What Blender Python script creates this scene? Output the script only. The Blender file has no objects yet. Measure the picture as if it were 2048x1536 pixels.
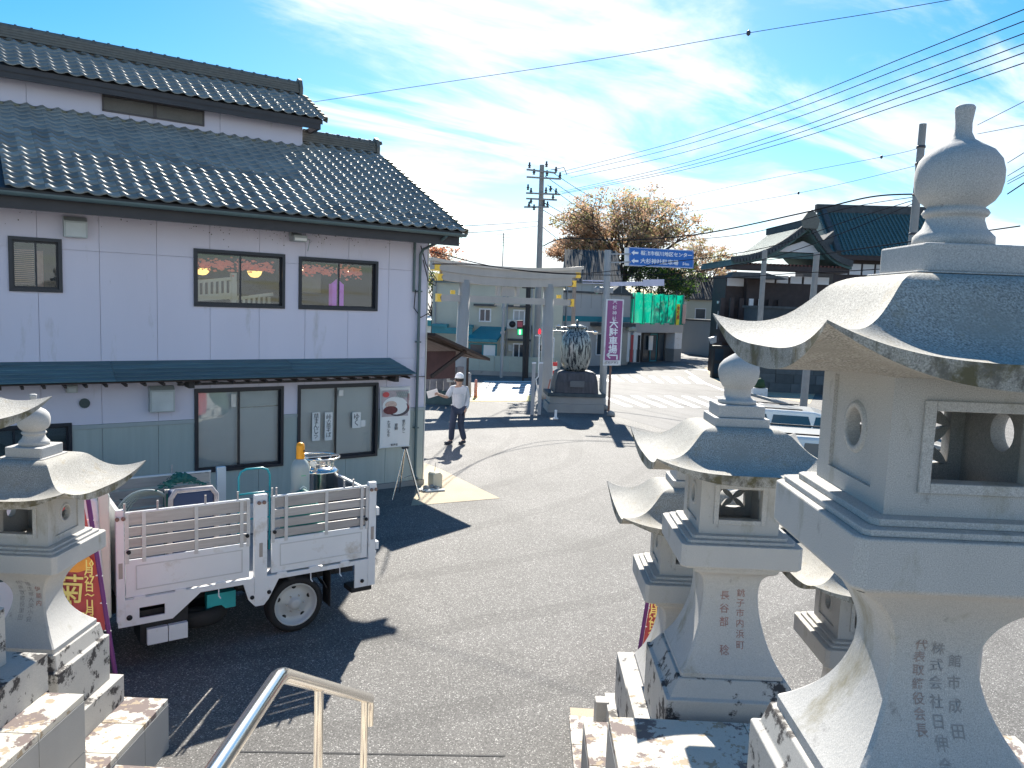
import bpy, bmesh, math, random
from mathutils import Vector, Matrix
random.seed(7)
R = math.radians
SC = bpy.context.scene
COL = SC.collection

# ------------------------------------------------------------------ camera
CAM_H = 4.15
CR = Vector((0.99904, 0.02281, 0.03732)).normalized()
CF = Vector((-0.01895, 0.99441, -0.10386)).normalized()
CU = CR.cross(CF).normalized()
CR = CF.cross(CU).normalized()
FPX = 1560.0
cd = bpy.data.cameras.new('camera')
cam = bpy.data.objects.new('camera', cd)
COL.objects.link(cam)
cd.sensor_width = 36.0
cd.lens = FPX / 2048 * 36
cd.clip_start = 0.05
cd.clip_end = 3000
m = Matrix.Identity(4)
for i in range(3):
    m[i][0] = CR[i]; m[i][1] = CU[i]; m[i][2] = -CF[i]
m[2][3] = CAM_H
cam.matrix_world = m
SC.camera = cam

# ------------------------------------------------------------------ light
SUN_EL, SUN_AZ = R(37.0), R(1.0)
w = bpy.data.worlds.new('World'); SC.world = w; w.use_nodes = True
nt = w.node_tree; N = nt.nodes; L = nt.links
for n_ in list(N): N.remove(n_)
out = N.new('ShaderNodeOutputWorld'); bg = N.new('ShaderNodeBackground')
sky = N.new('ShaderNodeTexSky'); sky.sky_type = 'NISHITA'; sky.sun_disc = False
sky.sun_elevation = SUN_EL; sky.sun_rotation = SUN_AZ
sky.air_density = 1.0; sky.dust_density = 0.3; sky.ozone_density = 2.5; sky.altitude = 100
bg.inputs['Strength'].default_value = 0.076
tc = N.new('ShaderNodeTexCoord')
sep = N.new('ShaderNodeSeparateXYZ'); L.new(tc.outputs['Generated'], sep.inputs[0])
def wm(op, a, b=None, clamp=False):
    n = N.new('ShaderNodeMath'); n.operation = op; n.use_clamp = clamp
    for k, v in enumerate((a, b)):
        if v is None: continue
        if isinstance(v, (int, float)): n.inputs[k].default_value = v
        else: L.new(v, n.inputs[k])
    return n.outputs[0]
zz = wm('MAXIMUM', wm('ADD', sep.outputs[2], 0.10), 0.03)
cx = wm('DIVIDE', sep.outputs[0], zz); cy = wm('DIVIDE', sep.outputs[1], zz)
cmb = N.new('ShaderNodeCombineXYZ'); L.new(cx, cmb.inputs[0]); L.new(cy, cmb.inputs[1])
mp0 = N.new('ShaderNodeMapping'); L.new(cmb.outputs[0], mp0.inputs[0]); mp0.inputs['Rotation'].default_value = (0, 0, R(-38))
mp = N.new('ShaderNodeMapping'); L.new(mp0.outputs[0], mp.inputs[0])
mp.inputs['Scale'].default_value = (0.8, 1.9, 1)
mp.inputs['Location'].default_value = (3.1, 1.7, 0)
n1 = N.new('ShaderNodeTexNoise'); n1.inputs['Scale'].default_value = 0.85; n1.inputs['Detail'].default_value = 9
n1.inputs['Roughness'].default_value = 0.58; n1.inputs['Distortion'].default_value = 0.5
L.new(mp.outputs[0], n1.inputs['Vector'])
n2 = N.new('ShaderNodeTexNoise'); n2.inputs['Scale'].default_value = 0.5; n2.inputs['Detail'].default_value = 3
L.new(cmb.outputs[0], n2.inputs['Vector'])
dens = wm('ADD', wm('MULTIPLY', n1.outputs[0], 0.75), wm('MULTIPLY', n2.outputs[0], 0.25))
# more cloud towards the horizon, thinning out overhead and away to the left of the street
low = wm('MULTIPLY', wm('SUBTRACT', 0.40, sep.outputs[2]), 0.34)
side = wm('MULTIPLY', wm('MAXIMUM', wm('SUBTRACT', -0.18, sep.outputs[0]), 0.0), -0.30)
dens = wm('ADD', wm('ADD', dens, low), side)
mr = N.new('ShaderNodeMapRange'); mr.inputs['From Min'].default_value = 0.49; mr.inputs['From Max'].default_value = 0.64
mr.interpolation_type = 'SMOOTHSTEP'
L.new(dens, mr.inputs['Value'])
cl = wm('MULTIPLY', mr.outputs[0], 0.92, True)
mixc = N.new('ShaderNodeMixRGB'); L.new(cl, mixc.inputs[0])
hs = N.new('ShaderNodeHueSaturation'); L.new(sky.outputs[0], hs.inputs['Color'])
hs.inputs['Saturation'].default_value = 1.5; hs.inputs['Value'].default_value = 0.95; hs.inputs['Hue'].default_value = 0.494
L.new(hs.outputs[0], mixc.inputs[1])
mixc.inputs[2].default_value = (6.6, 7.0, 7.4, 1)
L.new(mixc.outputs[0], bg.inputs['Color']); L.new(bg.outputs[0], out.inputs['Surface'])

sd = bpy.data.lights.new('sun', 'SUN'); sun = bpy.data.objects.new('sun', sd); COL.objects.link(sun)
sd.energy = 5.0; sd.angle = R(0.53); sd.color = (1.0, 0.945, 0.84)
dvec = -Vector((math.sin(SUN_AZ) * math.cos(SUN_EL), math.cos(SUN_AZ) * math.cos(SUN_EL), math.sin(SUN_EL)))
sun.rotation_euler = dvec.to_track_quat('-Z', 'Y').to_euler()

SC.view_settings.view_transform = 'Standard'
SC.view_settings.look = 'None'
SC.view_settings.exposure = 1.27
SC.view_settings.gamma = 1.0
SC.view_settings.use_curve_mapping = False

# ------------------------------------------------------------------ helpers
def at(px, py, Y):
    d = CR * (px - 1024) - CU * (py - 768) + CF * FPX
    return Vector((0, 0, CAM_H)) + d * (Y / d.y)
def gnd(px, py, z=0.0):
    d = CR * (px - 1024) - CU * (py - 768) + CF * FPX
    return Vector((0, 0, CAM_H)) + d * ((z - CAM_H) / d.z)

def _mn(nt, op, a, b=None, clamp=False):
    n = nt.nodes.new('ShaderNodeMath'); n.operation = op; n.use_clamp = clamp
    for k, v in enumerate((a, b)):
        if v is None: continue
        if isinstance(v, (int, float)): n.inputs[k].default_value = v
        else: nt.links.new(v, n.inputs[k])
    return n.outputs[0]
MATS = {}
def mat(name, col, rough=0.75, metal=0.0, var=0.12, scale=3.0, bump=0.0, bscale=40.0, bdist=0.01,
        dirt=None, dirt_at=0.55, dirt_w=0.06, dscale=2.5, speck=None, sscale=250.0, sat=0.55, objvar=0.0,
        emit=0.0, stretch=None, spec=0.5, coat=0.0, coords='Object'):
    if name in MATS: return MATS[name]
    mt = bpy.data.materials.new(name); mt.use_nodes = True
    t = mt.node_tree; nd = t.nodes; lk = t.links
    b = nd['Principled BSDF']
    b.inputs['Roughness'].default_value = rough; b.inputs['Metallic'].default_value = metal
    b.inputs['Specular IOR Level'].default_value = spec
    if coat: b.inputs['Coat Weight'].default_value = coat; b.inputs['Coat Roughness'].default_value = 0.08
    c = nd.new('ShaderNodeTexCoord')
    vec = c.outputs[coords]
    if coords == 'World':
        pass
    if stretch:
        mpn = nd.new('ShaderNodeMapping'); mpn.inputs['Scale'].default_value = stretch
        lk.new(vec, mpn.inputs[0]); vec = mpn.outputs[0]
    cur = None
    rgb = nd.new('ShaderNodeRGB'); rgb.outputs[0].default_value = (*col, 1); cur = rgb.outputs[0]
    def mul(cur, fac):
        x = nd.new('ShaderNodeVectorMath'); x.operation = 'SCALE'
        lk.new(cur, x.inputs[0]); lk.new(fac, x.inputs['Scale']); return x.outputs[0]
    if var:
        nz = nd.new('ShaderNodeTexNoise'); nz.inputs['Scale'].default_value = scale; nz.inputs['Detail'].default_value = 6
        nz.inputs['Roughness'].default_value = 0.62
        lk.new(vec, nz.inputs['Vector'])
        f = _mn(t, 'ADD', _mn(t, 'MULTIPLY', _mn(t, 'SUBTRACT', nz.outputs[0], 0.5), var * 4), 1.0)
        cur = mul(cur, f)
    if objvar:
        oi = nd.new('ShaderNodeObjectInfo')
        f = _mn(t, 'ADD', _mn(t, 'MULTIPLY', _mn(t, 'SUBTRACT', oi.outputs['Random'], 0.5), objvar * 2), 1.0)
        cur = mul(cur, f)
    if speck:
        vz = nd.new('ShaderNodeTexNoise'); vz.inputs['Scale'].default_value = sscale; vz.inputs['Detail'].default_value = 2
        lk.new(c.outputs['Object'], vz.inputs['Vector'])
        f = _mn(t, 'ADD', _mn(t, 'MULTIPLY', _mn(t, 'SUBTRACT', vz.outputs[0], 0.5), speck * 5), 1.0)
        cur = mul(cur, f)
    if dirt:
        ds = dirt if isinstance(dirt[0], (tuple, list)) else [(dirt, dirt_at, dscale)]
        for k, (dc, da, dsc) in enumerate(ds):
            dz = nd.new('ShaderNodeTexNoise'); dz.inputs['Scale'].default_value = dsc; dz.inputs['Detail'].default_value = 9
            dz.inputs['Roughness'].default_value = 0.68
            lk.new(vec, dz.inputs['Vector'])
            if k:
                mo = nd.new('ShaderNodeMapping'); mo.inputs['Location'].default_value = (5.3 * k, 2.1, 7.7)
                lk.new(vec, mo.inputs[0]); lk.new(mo.outputs[0], dz.inputs['Vector'])
            r_ = nd.new('ShaderNodeMapRange'); r_.inputs['From Min'].default_value = da; r_.inputs['From Max'].default_value = da + dirt_w
            lk.new(dz.outputs[0], r_.inputs['Value'])
            mx = nd.new('ShaderNodeMixRGB'); lk.new(r_.outputs[0], mx.inputs[0]); lk.new(cur, mx.inputs[1])
            mx.inputs[2].default_value = (*dc, 1); cur = mx.outputs[0]
    lk.new(cur, b.inputs['Base Color'])
    if bump:
        bz = nd.new('ShaderNodeTexNoise'); bz.inputs['Scale'].default_value = bscale; bz.inputs['Detail'].default_value = 5
        lk.new(c.outputs['Object'] if not stretch else vec, bz.inputs['Vector'])
        bm_ = nd.new('ShaderNodeBump'); bm_.inputs['Strength'].default_value = bump; bm_.inputs['Distance'].default_value = bdist
        lk.new(bz.outputs[0], bm_.inputs['Height']); lk.new(bm_.outputs[0], b.inputs['Normal'])
    if emit:
        b.inputs['Emission Color'].default_value = (*col, 1); b.inputs['Emission Strength'].default_value = emit
    MATS[name] = mt
    return mt
def glass(name, tint=(0.6, 0.7, 0.72), refl=0.06, rough=0.02, clear=0.85):
    if name in MATS: return MATS[name]
    mt = bpy.data.materials.new(name); mt.use_nodes = True
    t = mt.node_tree; nd = t.nodes; lk = t.links
    nd.remove(nd['Principled BSDF']); o = nd['Material Output']
    tr = nd.new('ShaderNodeBsdfTransparent'); tr.inputs[0].default_value = (*[x * clear for x in tint], 1)
    gl = nd.new('ShaderNodeBsdfGlossy'); gl.inputs['Roughness'].default_value = rough
    fr = nd.new('ShaderNodeFresnel'); fr.inputs[0].default_value = 1.5
    f = _mn(t, 'ADD', fr.outputs[0], refl, True)
    mx = nd.new('ShaderNodeMixShader'); lk.new(f, mx.inputs[0]); lk.new(tr.outputs[0], mx.inputs[1]); lk.new(gl.outputs[0], mx.inputs[2])
    lk.new(mx.outputs[0], o.inputs[0]); MATS[name] = mt
    return mt

class MB:
    def __init__(s): s.v = []; s.f = []; s.mi = []; s.sm = []
    def add(s, vs, fs, m=0, sm=False):
        k = len(s.v); s.v += [tuple(p) for p in vs]
        for f in fs: s.f.append(tuple(i + k for i in f)); s.mi.append(m); s.sm.append(sm)
        return s
    def box(s, x0, x1, y0, y1, z0, z1, m=0):
        return s.add([(x0,y0,z0),(x1,y0,z0),(x1,y1,z0),(x0,y1,z0),(x0,y0,z1),(x1,y0,z1),(x1,y1,z1),(x0,y1,z1)],
                     [(0,3,2,1),(4,5,6,7),(0,1,5,4),(1,2,6,5),(2,3,7,6),(3,0,4,7)], m)
    def bar(s, a, b, wx, wz, m=0, up=(0, 0, 1)):
        a = Vector(a); b = Vector(b); d = (b - a).normalized(); u = Vector(up)
        if abs(d.dot(u)) > 0.98: u = Vector((0, 1, 0))
        x = d.cross(u).normalized(); y = x.cross(d).normalized()
        vs = []
        for p in (a, b):
            for i, j in ((-1,-1),(1,-1),(1,1),(-1,1)): vs.append(p + x * (i * wx / 2) + y * (j * wz / 2))
        return s.add(vs, [(0,1,2,3),(7,6,5,4),(0,4,5,1),(1,5,6,2),(2,6,7,3),(3,7,4,0)], m)
    def tube(s, pts, r, n=8, m=0, cap=True, sm=True):
        pts = [Vector(p) for p in pts]; rs = r if isinstance(r, (list, tuple)) else [r] * len(pts)
        vs = []; fs = []; prev = None
        for i, p in enumerate(pts):
            if i == 0: d = pts[1] - p
            elif i == len(pts) - 1: d = p - pts[i - 1]
            else: d = (pts[i + 1] - p).normalized() + (p - pts[i - 1]).normalized()
            d.normalize()
            if prev is None:
                u = Vector((0, 0, 1)) if abs(d.z) < 0.9 else Vector((1, 0, 0))
                x = d.cross(u).normalized()
            else:
                x = (prev - d * prev.dot(d)).normalized()
            prev = x; y = d.cross(x)
            for k in range(n):
                a = 2 * math.pi * k / n; vs.append(p + (x * math.cos(a) + y * math.sin(a)) * rs[i])
        for i in range(len(pts) - 1):
            for k in range(n):
                k2 = (k + 1) % n; fs.append((i*n+k, i*n+k2, (i+1)*n+k2, (i+1)*n+k))
        s.add(vs, fs, m, sm)
        if cap:
            s.add(vs[:n], [tuple(range(n))[::-1]], m); s.add(vs[-n:], [tuple(range(n))], m)
        return s
    def lathe(s, prof, n=24, c=(0,0,0), m=0, sm=True, cap=True):
        vs = []; fs = []
        for r, z in prof:
            for k in range(n):
                a = 2 * math.pi * k / n; vs.append((c[0] + r * math.cos(a), c[1] + r * math.sin(a), c[2] + z))
        for i in range(len(prof) - 1):
            for k in range(n):
                k2 = (k + 1) % n; fs.append((i*n+k, i*n+k2, (i+1)*n+k2, (i+1)*n+k))
        if cap: fs.append(tuple(range(n))[::-1]); fs.append(tuple((len(prof)-1)*n + k for k in range(n)))
        return s.add(vs, fs, m, sm)
    def loft(s, prof, c=(0,0,0), m=0, ch=0.0, sm=False, sy=1.0):
        # square sections (half width, z), corner chamfer ch
        vs = []; fs = []; q = 8 if ch else 4
        for h, z in prof:
            k = min(ch, h * 0.4)
            if ch: ring = [(-h+k,-h),(h-k,-h),(h,-h+k),(h,h-k),(h-k,h),(-h+k,h),(-h,h-k),(-h,-h+k)]
            else: ring = [(-h,-h),(h,-h),(h,h),(-h,h)]
            vs += [(c[0]+x, c[1]+y*sy, c[2]+z) for x, y in ring]
        for i in range(len(prof) - 1):
            for k in range(q):
                k2 = (k + 1) % q; fs.append((i*q+k, i*q+k2, (i+1)*q+k2, (i+1)*q+k))
        fs.append(tuple(range(q))[::-1]); fs.append(tuple((len(prof)-1)*q + k for k in range(q)))
        return s.add(vs, fs, m, sm)
    def prism(s, pts, axis, a, b, m=0):
        # pts 2d polygon in the plane normal to axis; extruded from a to b
        def P(p, t):
            return {'x': (t, p[0], p[1]), 'y': (p[0], t, p[1]), 'z': (p[0], p[1], t)}[axis]
        n = len(pts); vs = [P(p, a) for p in pts] + [P(p, b) for p in pts]
        fs = [tuple(range(n))[::-1], tuple(range(n, 2*n))] + [(i, (i+1) % n, n+(i+1) % n, n+i) for i in range(n)]
        return s.add(vs, fs, m)
    def quad(s, *p, m=0): return s.add(p, [tuple(range(len(p)))], m)
    def mesh(s, name, mats, recalc=True):
        me = bpy.data.meshes.new(name); me.from_pydata(s.v, [], s.f)
        for mm in (mats if isinstance(mats, (list, tuple)) else [mats]): me.materials.append(mm)
        me.polygons.foreach_set('material_index', s.mi); me.polygons.foreach_set('use_smooth', s.sm)
        if recalc:
            bm = bmesh.new(); bm.from_mesh(me); bmesh.ops.recalc_face_normals(bm, faces=bm.faces); bm.to_mesh(me); bm.free()
        me.update(); return me
    def build(s, name, mats, parent=None, loc=None, rot=None, bevel=0.0, kind=None, recalc=True, seg=2):
        o = bpy.data.objects.new(name, s.mesh(name, mats, recalc)); COL.objects.link(o)
        if parent: o.parent = parent
        if loc is not None: o.location = loc
        if rot is not None: o.rotation_euler = rot
        if bevel:
            bv = o.modifiers.new('bevel', 'BEVEL'); bv.width = bevel; bv.segments = seg; bv.limit_method = 'ANGLE'; bv.angle_limit = R(35)
            bv.harden_normals = False
        if kind: o['kind'] = kind
        return o
def tag(o, label, cat, group=None):
    o['label'] = label; o['category'] = cat
    if group: o['group'] = group
    return o
def empty(name, label, cat, loc=(0,0,0), rz=0.0, group=None, scale=None):
    o = bpy.data.objects.new(name, None); COL.objects.link(o); o.location = loc; o.rotation_euler = (0, 0, rz)
    o.empty_display_size = 0.3
    if scale: o.scale = (scale,) * 3
    return tag(o, label, cat, group)
def inst(src, parent, loc=None, rot=None, scale=None):
    o = src.copy(); COL.objects.link(o); o.parent = parent
    if loc is not None: o.location = loc
    if rot is not None: o.rotation_euler = rot
    if scale is not None: o.scale = scale
    return o
_DG = []
def text(name, body, size, mt, parent, M, depth=0.001, space=1.0, line=1.0, align='CENTER', kind=None, res=1, bold=0.0, vert=False, sx=1.0):
    """lettering as a thin mesh; M = matrix of its plane (x right, y up)"""
    c = bpy.data.curves.new(name, 'FONT'); c.body = '\n'.join(body) if vert else body
    c.size = size; c.extrude = depth; c.align_x = align; c.align_y = 'CENTER'; c.space_character = space; c.space_line = line
    c.resolution_u = res; c.offset = bold
    o = bpy.data.objects.new(name, c); COL.objects.link(o)
    dg = bpy.context.evaluated_depsgraph_get()
    me = bpy.data.meshes.new_from_object(o.evaluated_get(dg)); bpy.data.objects.remove(o)
    me.materials.clear(); me.materials.append(mt); me.name = name
    o = bpy.data.objects.new(name, me); COL.objects.link(o)
    if parent: o.parent = parent
    o.matrix_local = M @ Matrix.Diagonal((sx, 1, 1, 1))
    if kind: o['kind'] = kind
    return o
def frame(o, x, y):
    """matrix with origin o, axes x and y (z = x cross y)"""
    x = Vector(x).normalized(); y = Vector(y); z = x.cross(y).normalized(); y = z.cross(x)
    M = Matrix.Identity(4)
    for i in range(3): M[i][0] = x[i]; M[i][1] = y[i]; M[i][2] = z[i]; M[i][3] = o[i]
    return M
def rects_minus(r, holes):
    rs = [r]
    for h in holes:
        o = []
        for a in rs:
            x0, x1, z0, z1 = a
            hx0, hx1, hz0, hz1 = max(h[0], x0), min(h[1], x1), max(h[2], z0), min(h[3], z1)
            if hx0 >= hx1 or hz0 >= hz1: o.append(a); continue
            if hx0 > x0: o.append((x0, hx0, z0, z1))
            if hx1 < x1: o.append((hx1, x1, z0, z1))
            if hz0 > z0: o.append((hx0, hx1, z0, hz0))
            if hz1 < z1: o.append((hx0, hx1, hz1, z1))
        rs = o
    return rs

# ------------------------------------------------------------------ materials
M_wall = mat('painted_siding_white', (0.68, 0.655, 0.75), 0.75, var=0.04, scale=0.8, bump=0.15, bscale=60, bdist=0.004, stretch=(1, 1, .22),
             dirt=[((0.42, 0.40, 0.38), 0.60, 2.2), ((0.22, 0.20, 0.19), 0.69, 12.0)], dirt_w=0.2)
M_wain = mat('wainscot_grey_green', (0.40, 0.45, 0.42), 0.7, var=0.08, scale=2.0, bump=0.2, bscale=25, bdist=0.003, stretch=(6, 6, 0.4))
M_tile = mat('glazed_roof_tile', (0.22, 0.225, 0.205), 0.46, var=0.22, scale=6, objvar=0.40, spec=1.0, bump=0.1, bscale=90, bdist=0.002)
M_tile_s = mat('glazed_roof_tile_field', (0.22, 0.225, 0.205), 0.46, var=0.35, scale=1.6, spec=1.0)
M_ridge = mat('ridge_tile', (0.13, 0.13, 0.115), 0.55, var=0.25, scale=9, bump=0.2)
M_fascia = mat('dark_eave_board', (0.045, 0.045, 0.05), 0.6, var=0.15)
M_gutter = mat('grey_green_gutter', (0.10, 0.15, 0.155), 0.4, var=0.08, scale=2)
M_pent = mat('blue_grey_sheet_roof', (0.06, 0.135, 0.16), 0.55, var=0.3, scale=2.5, objvar=0.15, stretch=(0.6, 4, 4))
M_wood = mat('brown_wood', (0.055, 0.035, 0.028), 0.7, var=0.25, scale=5, stretch=(1, 6, 6))
M_frame = mat('dark_window_frame', (0.015, 0.02, 0.03), 0.4, var=0.05)
M_glass = glass('window_glass', (0.92, 0.96, 0.97), 0.03, 0.02, 0.96)
M_blind = mat('pale_blind', (0.86, 0.85, 0.84), 0.8, var=0.06, scale=1.2)
M_metal_box = mat('grey_vent_metal', (0.42, 0.46, 0.46), 0.45, metal=0.2, var=0.06)
M_dark = mat('dark_interior', (0.012, 0.013, 0.016), 0.8, var=0.0)
M_steel = mat('stainless_steel', (0.72, 0.68, 0.62), 0.16, metal=1.0, var=0.02, scale=20)
M_white = mat('white_paint', (0.72, 0.74, 0.76), 0.35, var=0.05, scale=1.5, dirt=[((0.46, 0.42, 0.36), 0.56, 3.0), ((0.26, 0.15, 0.09), 0.70, 9.0)], dirt_w=0.18, coat=0.1)
M_alu = mat('scuffed_aluminium', (0.40, 0.39, 0.39), 0.5, metal=0.45, var=0.15, scale=6, stretch=(0.5, 5, 5), objvar=0.12)
M_rust = mat('rusty_steel', (0.27, 0.18, 0.145), 0.8, var=0.3, scale=15)
M_blk = mat('black_rubber', (0.018, 0.018, 0.019), 0.8, var=0.2, scale=30, bump=0.3, bscale=80)
M_chas = mat('chassis_black', (0.012, 0.013, 0.016), 0.6, var=0.2)
M_granite = mat('granite', (0.43, 0.42, 0.405), 0.82, var=0.06, scale=1.4, bump=0.4, bscale=70, bdist=0.003, speck=0.26, sscale=300,
                stretch=(1, 1, .45), dirt=[((0.25, 0.23, 0.17), 0.57, 2.6), ((0.10, 0.095, 0.09), 0.63, 8.0)], dirt_w=0.14)
M_granite_roof = mat('weathered_granite_roof', (0.33, 0.315, 0.285), 0.85, var=0.16, scale=2.6, bump=0.5, bscale=220, bdist=0.002, speck=0.5, sscale=150,
                     dirt=[((0.29, 0.275, 0.24), 0.50, 3.2), ((0.30, 0.25, 0.17), 0.56, 9.0), ((0.15, 0.14, 0.125), 0.60, 16.0)], dirt_w=0.2)
M_moss = mat('mossy_granite_rim', (0.33, 0.31, 0.27), 0.9, var=0.25, scale=3, bump=0.6, bscale=150, bdist=0.003, speck=0.4, sscale=200,
             dirt=[((0.11, 0.095, 0.05), 0.47, 6.0), ((0.13, 0.12, 0.10), 0.52, 14.0)], dirt_w=0.12)
M_granite_low = mat('stained_granite_base', (0.44, 0.42, 0.39), 0.82, var=0.07, scale=1.4, bump=0.35, bscale=260, bdist=0.0015, speck=0.22, sscale=330,
                    dirt=[((0.045, 0.04, 0.04), 0.545, 5.0), ((0.25, 0.19, 0.12), 0.65, 3.0)], dirt_w=0.05)
M_cap = mat('terrace_cap_stone', (0.52, 0.49, 0.43), 0.85, var=0.07, scale=2.0, bump=0.3, bscale=160, bdist=0.002, objvar=0.06, speck=0.12, sscale=260,
            dirt=[((0.17, 0.13, 0.12), 0.525, 3.2), ((0.34, 0.27, 0.19), 0.56, 9.0)], dirt_w=0.025, coords='Object')
M_ink_red = mat('faded_red_inscription', (0.31, 0.185, 0.165), 0.9, var=0.3, scale=30)
M_ink_grey = mat('worn_grey_inscription', (0.29, 0.28, 0.275), 0.9, var=0.3, scale=30)
# ------------------------------------------------------------------ ground and road
def asphalt(name, base, lo, hi, spark, sc=95):
    mt = mat(name, base, 0.8, var=0.10, scale=0.5, bump=0.9, bscale=190, bdist=0.006)
    t = mt.node_tree; nd = t.nodes; lk = t.links; b = nd['Principled BSDF']
    cur = b.inputs['Base Color'].links[0].from_socket
    c = nd.new('ShaderNodeTexCoord')
    v = nd.new('ShaderNodeTexVoronoi'); v.inputs['Scale'].default_value = sc; lk.new(c.outputs['Object'], v.inputs['Vector'])
    bw = nd.new('ShaderNodeSeparateColor'); lk.new(v.outputs['Color'], bw.inputs[0])
    f = _mn(t, 'ADD', _mn(t, 'MULTIPLY', bw.outputs[0], hi - lo), lo)
    sp = _mn(t, 'MULTIPLY', _mn(t, 'GREATER_THAN', bw.outputs[1], 0.93), spark)
    f = _mn(t, 'ADD', f, sp)
    # long wavelength worn lanes and patches
    mpn = nd.new('ShaderNodeMapping'); mpn.inputs['Scale'].default_value = (1, 0.35, 1); mpn.inputs['Rotation'].default_value = (0, 0, R(58))
    lk.new(c.outputs['Object'], mpn.inputs[0])
    n = nd.new('ShaderNodeTexNoise'); n.inputs['Scale'].default_value = 0.55; n.inputs['Detail'].default_value = 7; n.inputs['Distortion'].default_value = 1.2
    lk.new(mpn.outputs[0], n.inputs['Vector'])
    f = _mn(t, 'MULTIPLY', f, _mn(t, 'ADD', _mn(t, 'MULTIPLY', n.outputs[0], 0.8), 0.6))
    # faint curved tyre marks
    wv = nd.new('ShaderNodeTexWave'); wv.wave_type = 'RINGS'; wv.rings_direction = 'Z'; wv.inputs['Scale'].default_value = 0.16; wv.inputs['Distortion'].default_value = 2.0; wv.inputs['Detail'].default_value = 2
    mw = nd.new('ShaderNodeMapping'); mw.inputs['Location'].default_value = (9, -24, 0); lk.new(c.outputs['Object'], mw.inputs[0]); lk.new(mw.outputs[0], wv.inputs['Vector'])
    tm = _mn(t, 'MULTIPLY', _mn(t, 'GREATER_THAN', wv.outputs['Fac'], 0.93), _mn(t, 'MULTIPLY', n.outputs[0], 0.30))
    f = _mn(t, 'MULTIPLY', f, _mn(t, 'SUBTRACT', 1.0, tm))
    # darker repair patches with soft edges
    pn = nd.new('ShaderNodeTexNoise'); pn.inputs['Scale'].default_value = 0.22; pn.inputs['Detail'].default_value = 4; lk.new(c.outputs['Object'], pn.inputs['Vector'])
    pr_ = nd.new('ShaderNodeMapRange'); pr_.inputs['From Min'].default_value = .52; pr_.inputs['From Max'].default_value = .60; lk.new(pn.outputs[0], pr_.inputs['Value'])
    f = _mn(t, 'MULTIPLY', f, _mn(t, 'SUBTRACT', 1.0, _mn(t, 'MULTIPLY', pr_.outputs[0], 0.16)))
    # fine cracks
    cv = nd.new('ShaderNodeTexVoronoi'); cv.feature = 'DISTANCE_TO_EDGE'; cv.inputs['Scale'].default_value = 0.33
    dn = nd.new('ShaderNodeTexNoise'); dn.inputs['Scale'].default_value = 3; dn.inputs['Detail'].default_value = 5
    lk.new(c.outputs['Object'], dn.inputs['Vector'])
    va = nd.new('ShaderNodeMixRGB'); va.blend_type = 'ADD'; va.inputs[0].default_value = 0.35
    lk.new(c.outputs['Object'], va.inputs[1]); lk.new(dn.outputs['Color'], va.inputs[2]); lk.new(va.outputs[0], cv.inputs['Vector'])
    crack = _mn(t, 'ADD', _mn(t, 'MULTIPLY', _mn(t, 'GREATER_THAN', cv.outputs['Distance'], 0.004), 0.16), 0.84)
    f = _mn(t, 'MULTIPLY', f, crack)
    s = nd.new('ShaderNodeVectorMath'); s.operation = 'SCALE'; lk.new(cur, s.inputs[0]); lk.new(f, s.inputs['Scale'])
    lk.new(s.outputs[0], b.inputs['Base Color'])
    return mt
M_lot = asphalt('worn_asphalt_lot', (0.118, 0.113, 0.108), 0.5, 1.5, 2.2)
M_road = asphalt('pale_road_asphalt', (0.115, 0.112, 0.113), 0.75, 1.25, 0.5, 70)
M_paint = mat('white_road_paint', (0.78, 0.78, 0.77), 0.7, var=0.10, scale=3, dirt=[((0.35, 0.34, 0.34), 0.60, 5.0)], dirt_w=0.08)
M_conc = mat('sandy_concrete', (0.42, 0.35, 0.25), 0.9, var=0.12, scale=1.5, bump=0.4, bscale=120, speck=0.4, sscale=160)
M_conc_g = mat('grey_concrete', (0.30, 0.30, 0.29), 0.85, var=0.12, scale=1.2, bump=0.3, bscale=60, dirt=[((0.12, 0.12, 0.11), 0.62, 1.6)], dirt_w=0.2)

g = MB(); nx, ny = 24, 24
g.quad((-400, -60, 0), (400, -60, 0), (400, 700, 0), (-400, 700, 0)).build('ground', M_lot, kind='structure', recalc=False)
def sheet(name, pts, z, mt, kind='structure'):
    b = MB(); vs = [(p[0], p[1], z) for p in pts]
    b.add(vs, [tuple(range(len(vs)))]); o = b.build(name, mt, kind=kind, recalc=False)
    if o.data.polygons[0].normal.z < 0: o.data.flip_normals()
    return o
def G(*pp): return [gnd(*p) for p in pp]
# the street runs from the right foreground round the bend by the shop
sheet('road', G((1196,822),(1192,780),(1120,752),(1120,742),(1230,722),(1330,708),(1400,697),(1470,692),(1478,706),(1425,716),(1408,735),(1428,760),(1480,782),(1560,812),(1700,850),(2048,955),(2048,1060),(1700,952),(1500,905),(1340,862)), 0.004, M_road)
sheet('road', G((862,792),(935,760),(1075,757),(1075,792)), 0.004, M_road)
sheet('shop_forecourt', G((1408,735),(1428,760),(1480,782),(1620,808),(1640,770),(1480,712)), 0.004, M_conc)
def strip(name, a, b, wdt, z=0.008, mt=M_paint):
    a = Vector((a[0], a[1], 0)); b = Vector((b[0], b[1], 0)); d = (b - a).normalized(); s = Vector((-d.y, d.x, 0)) * wdt / 2
    return sheet(name, [a + s, b + s, b - s, a - s], z, mt)
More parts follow.
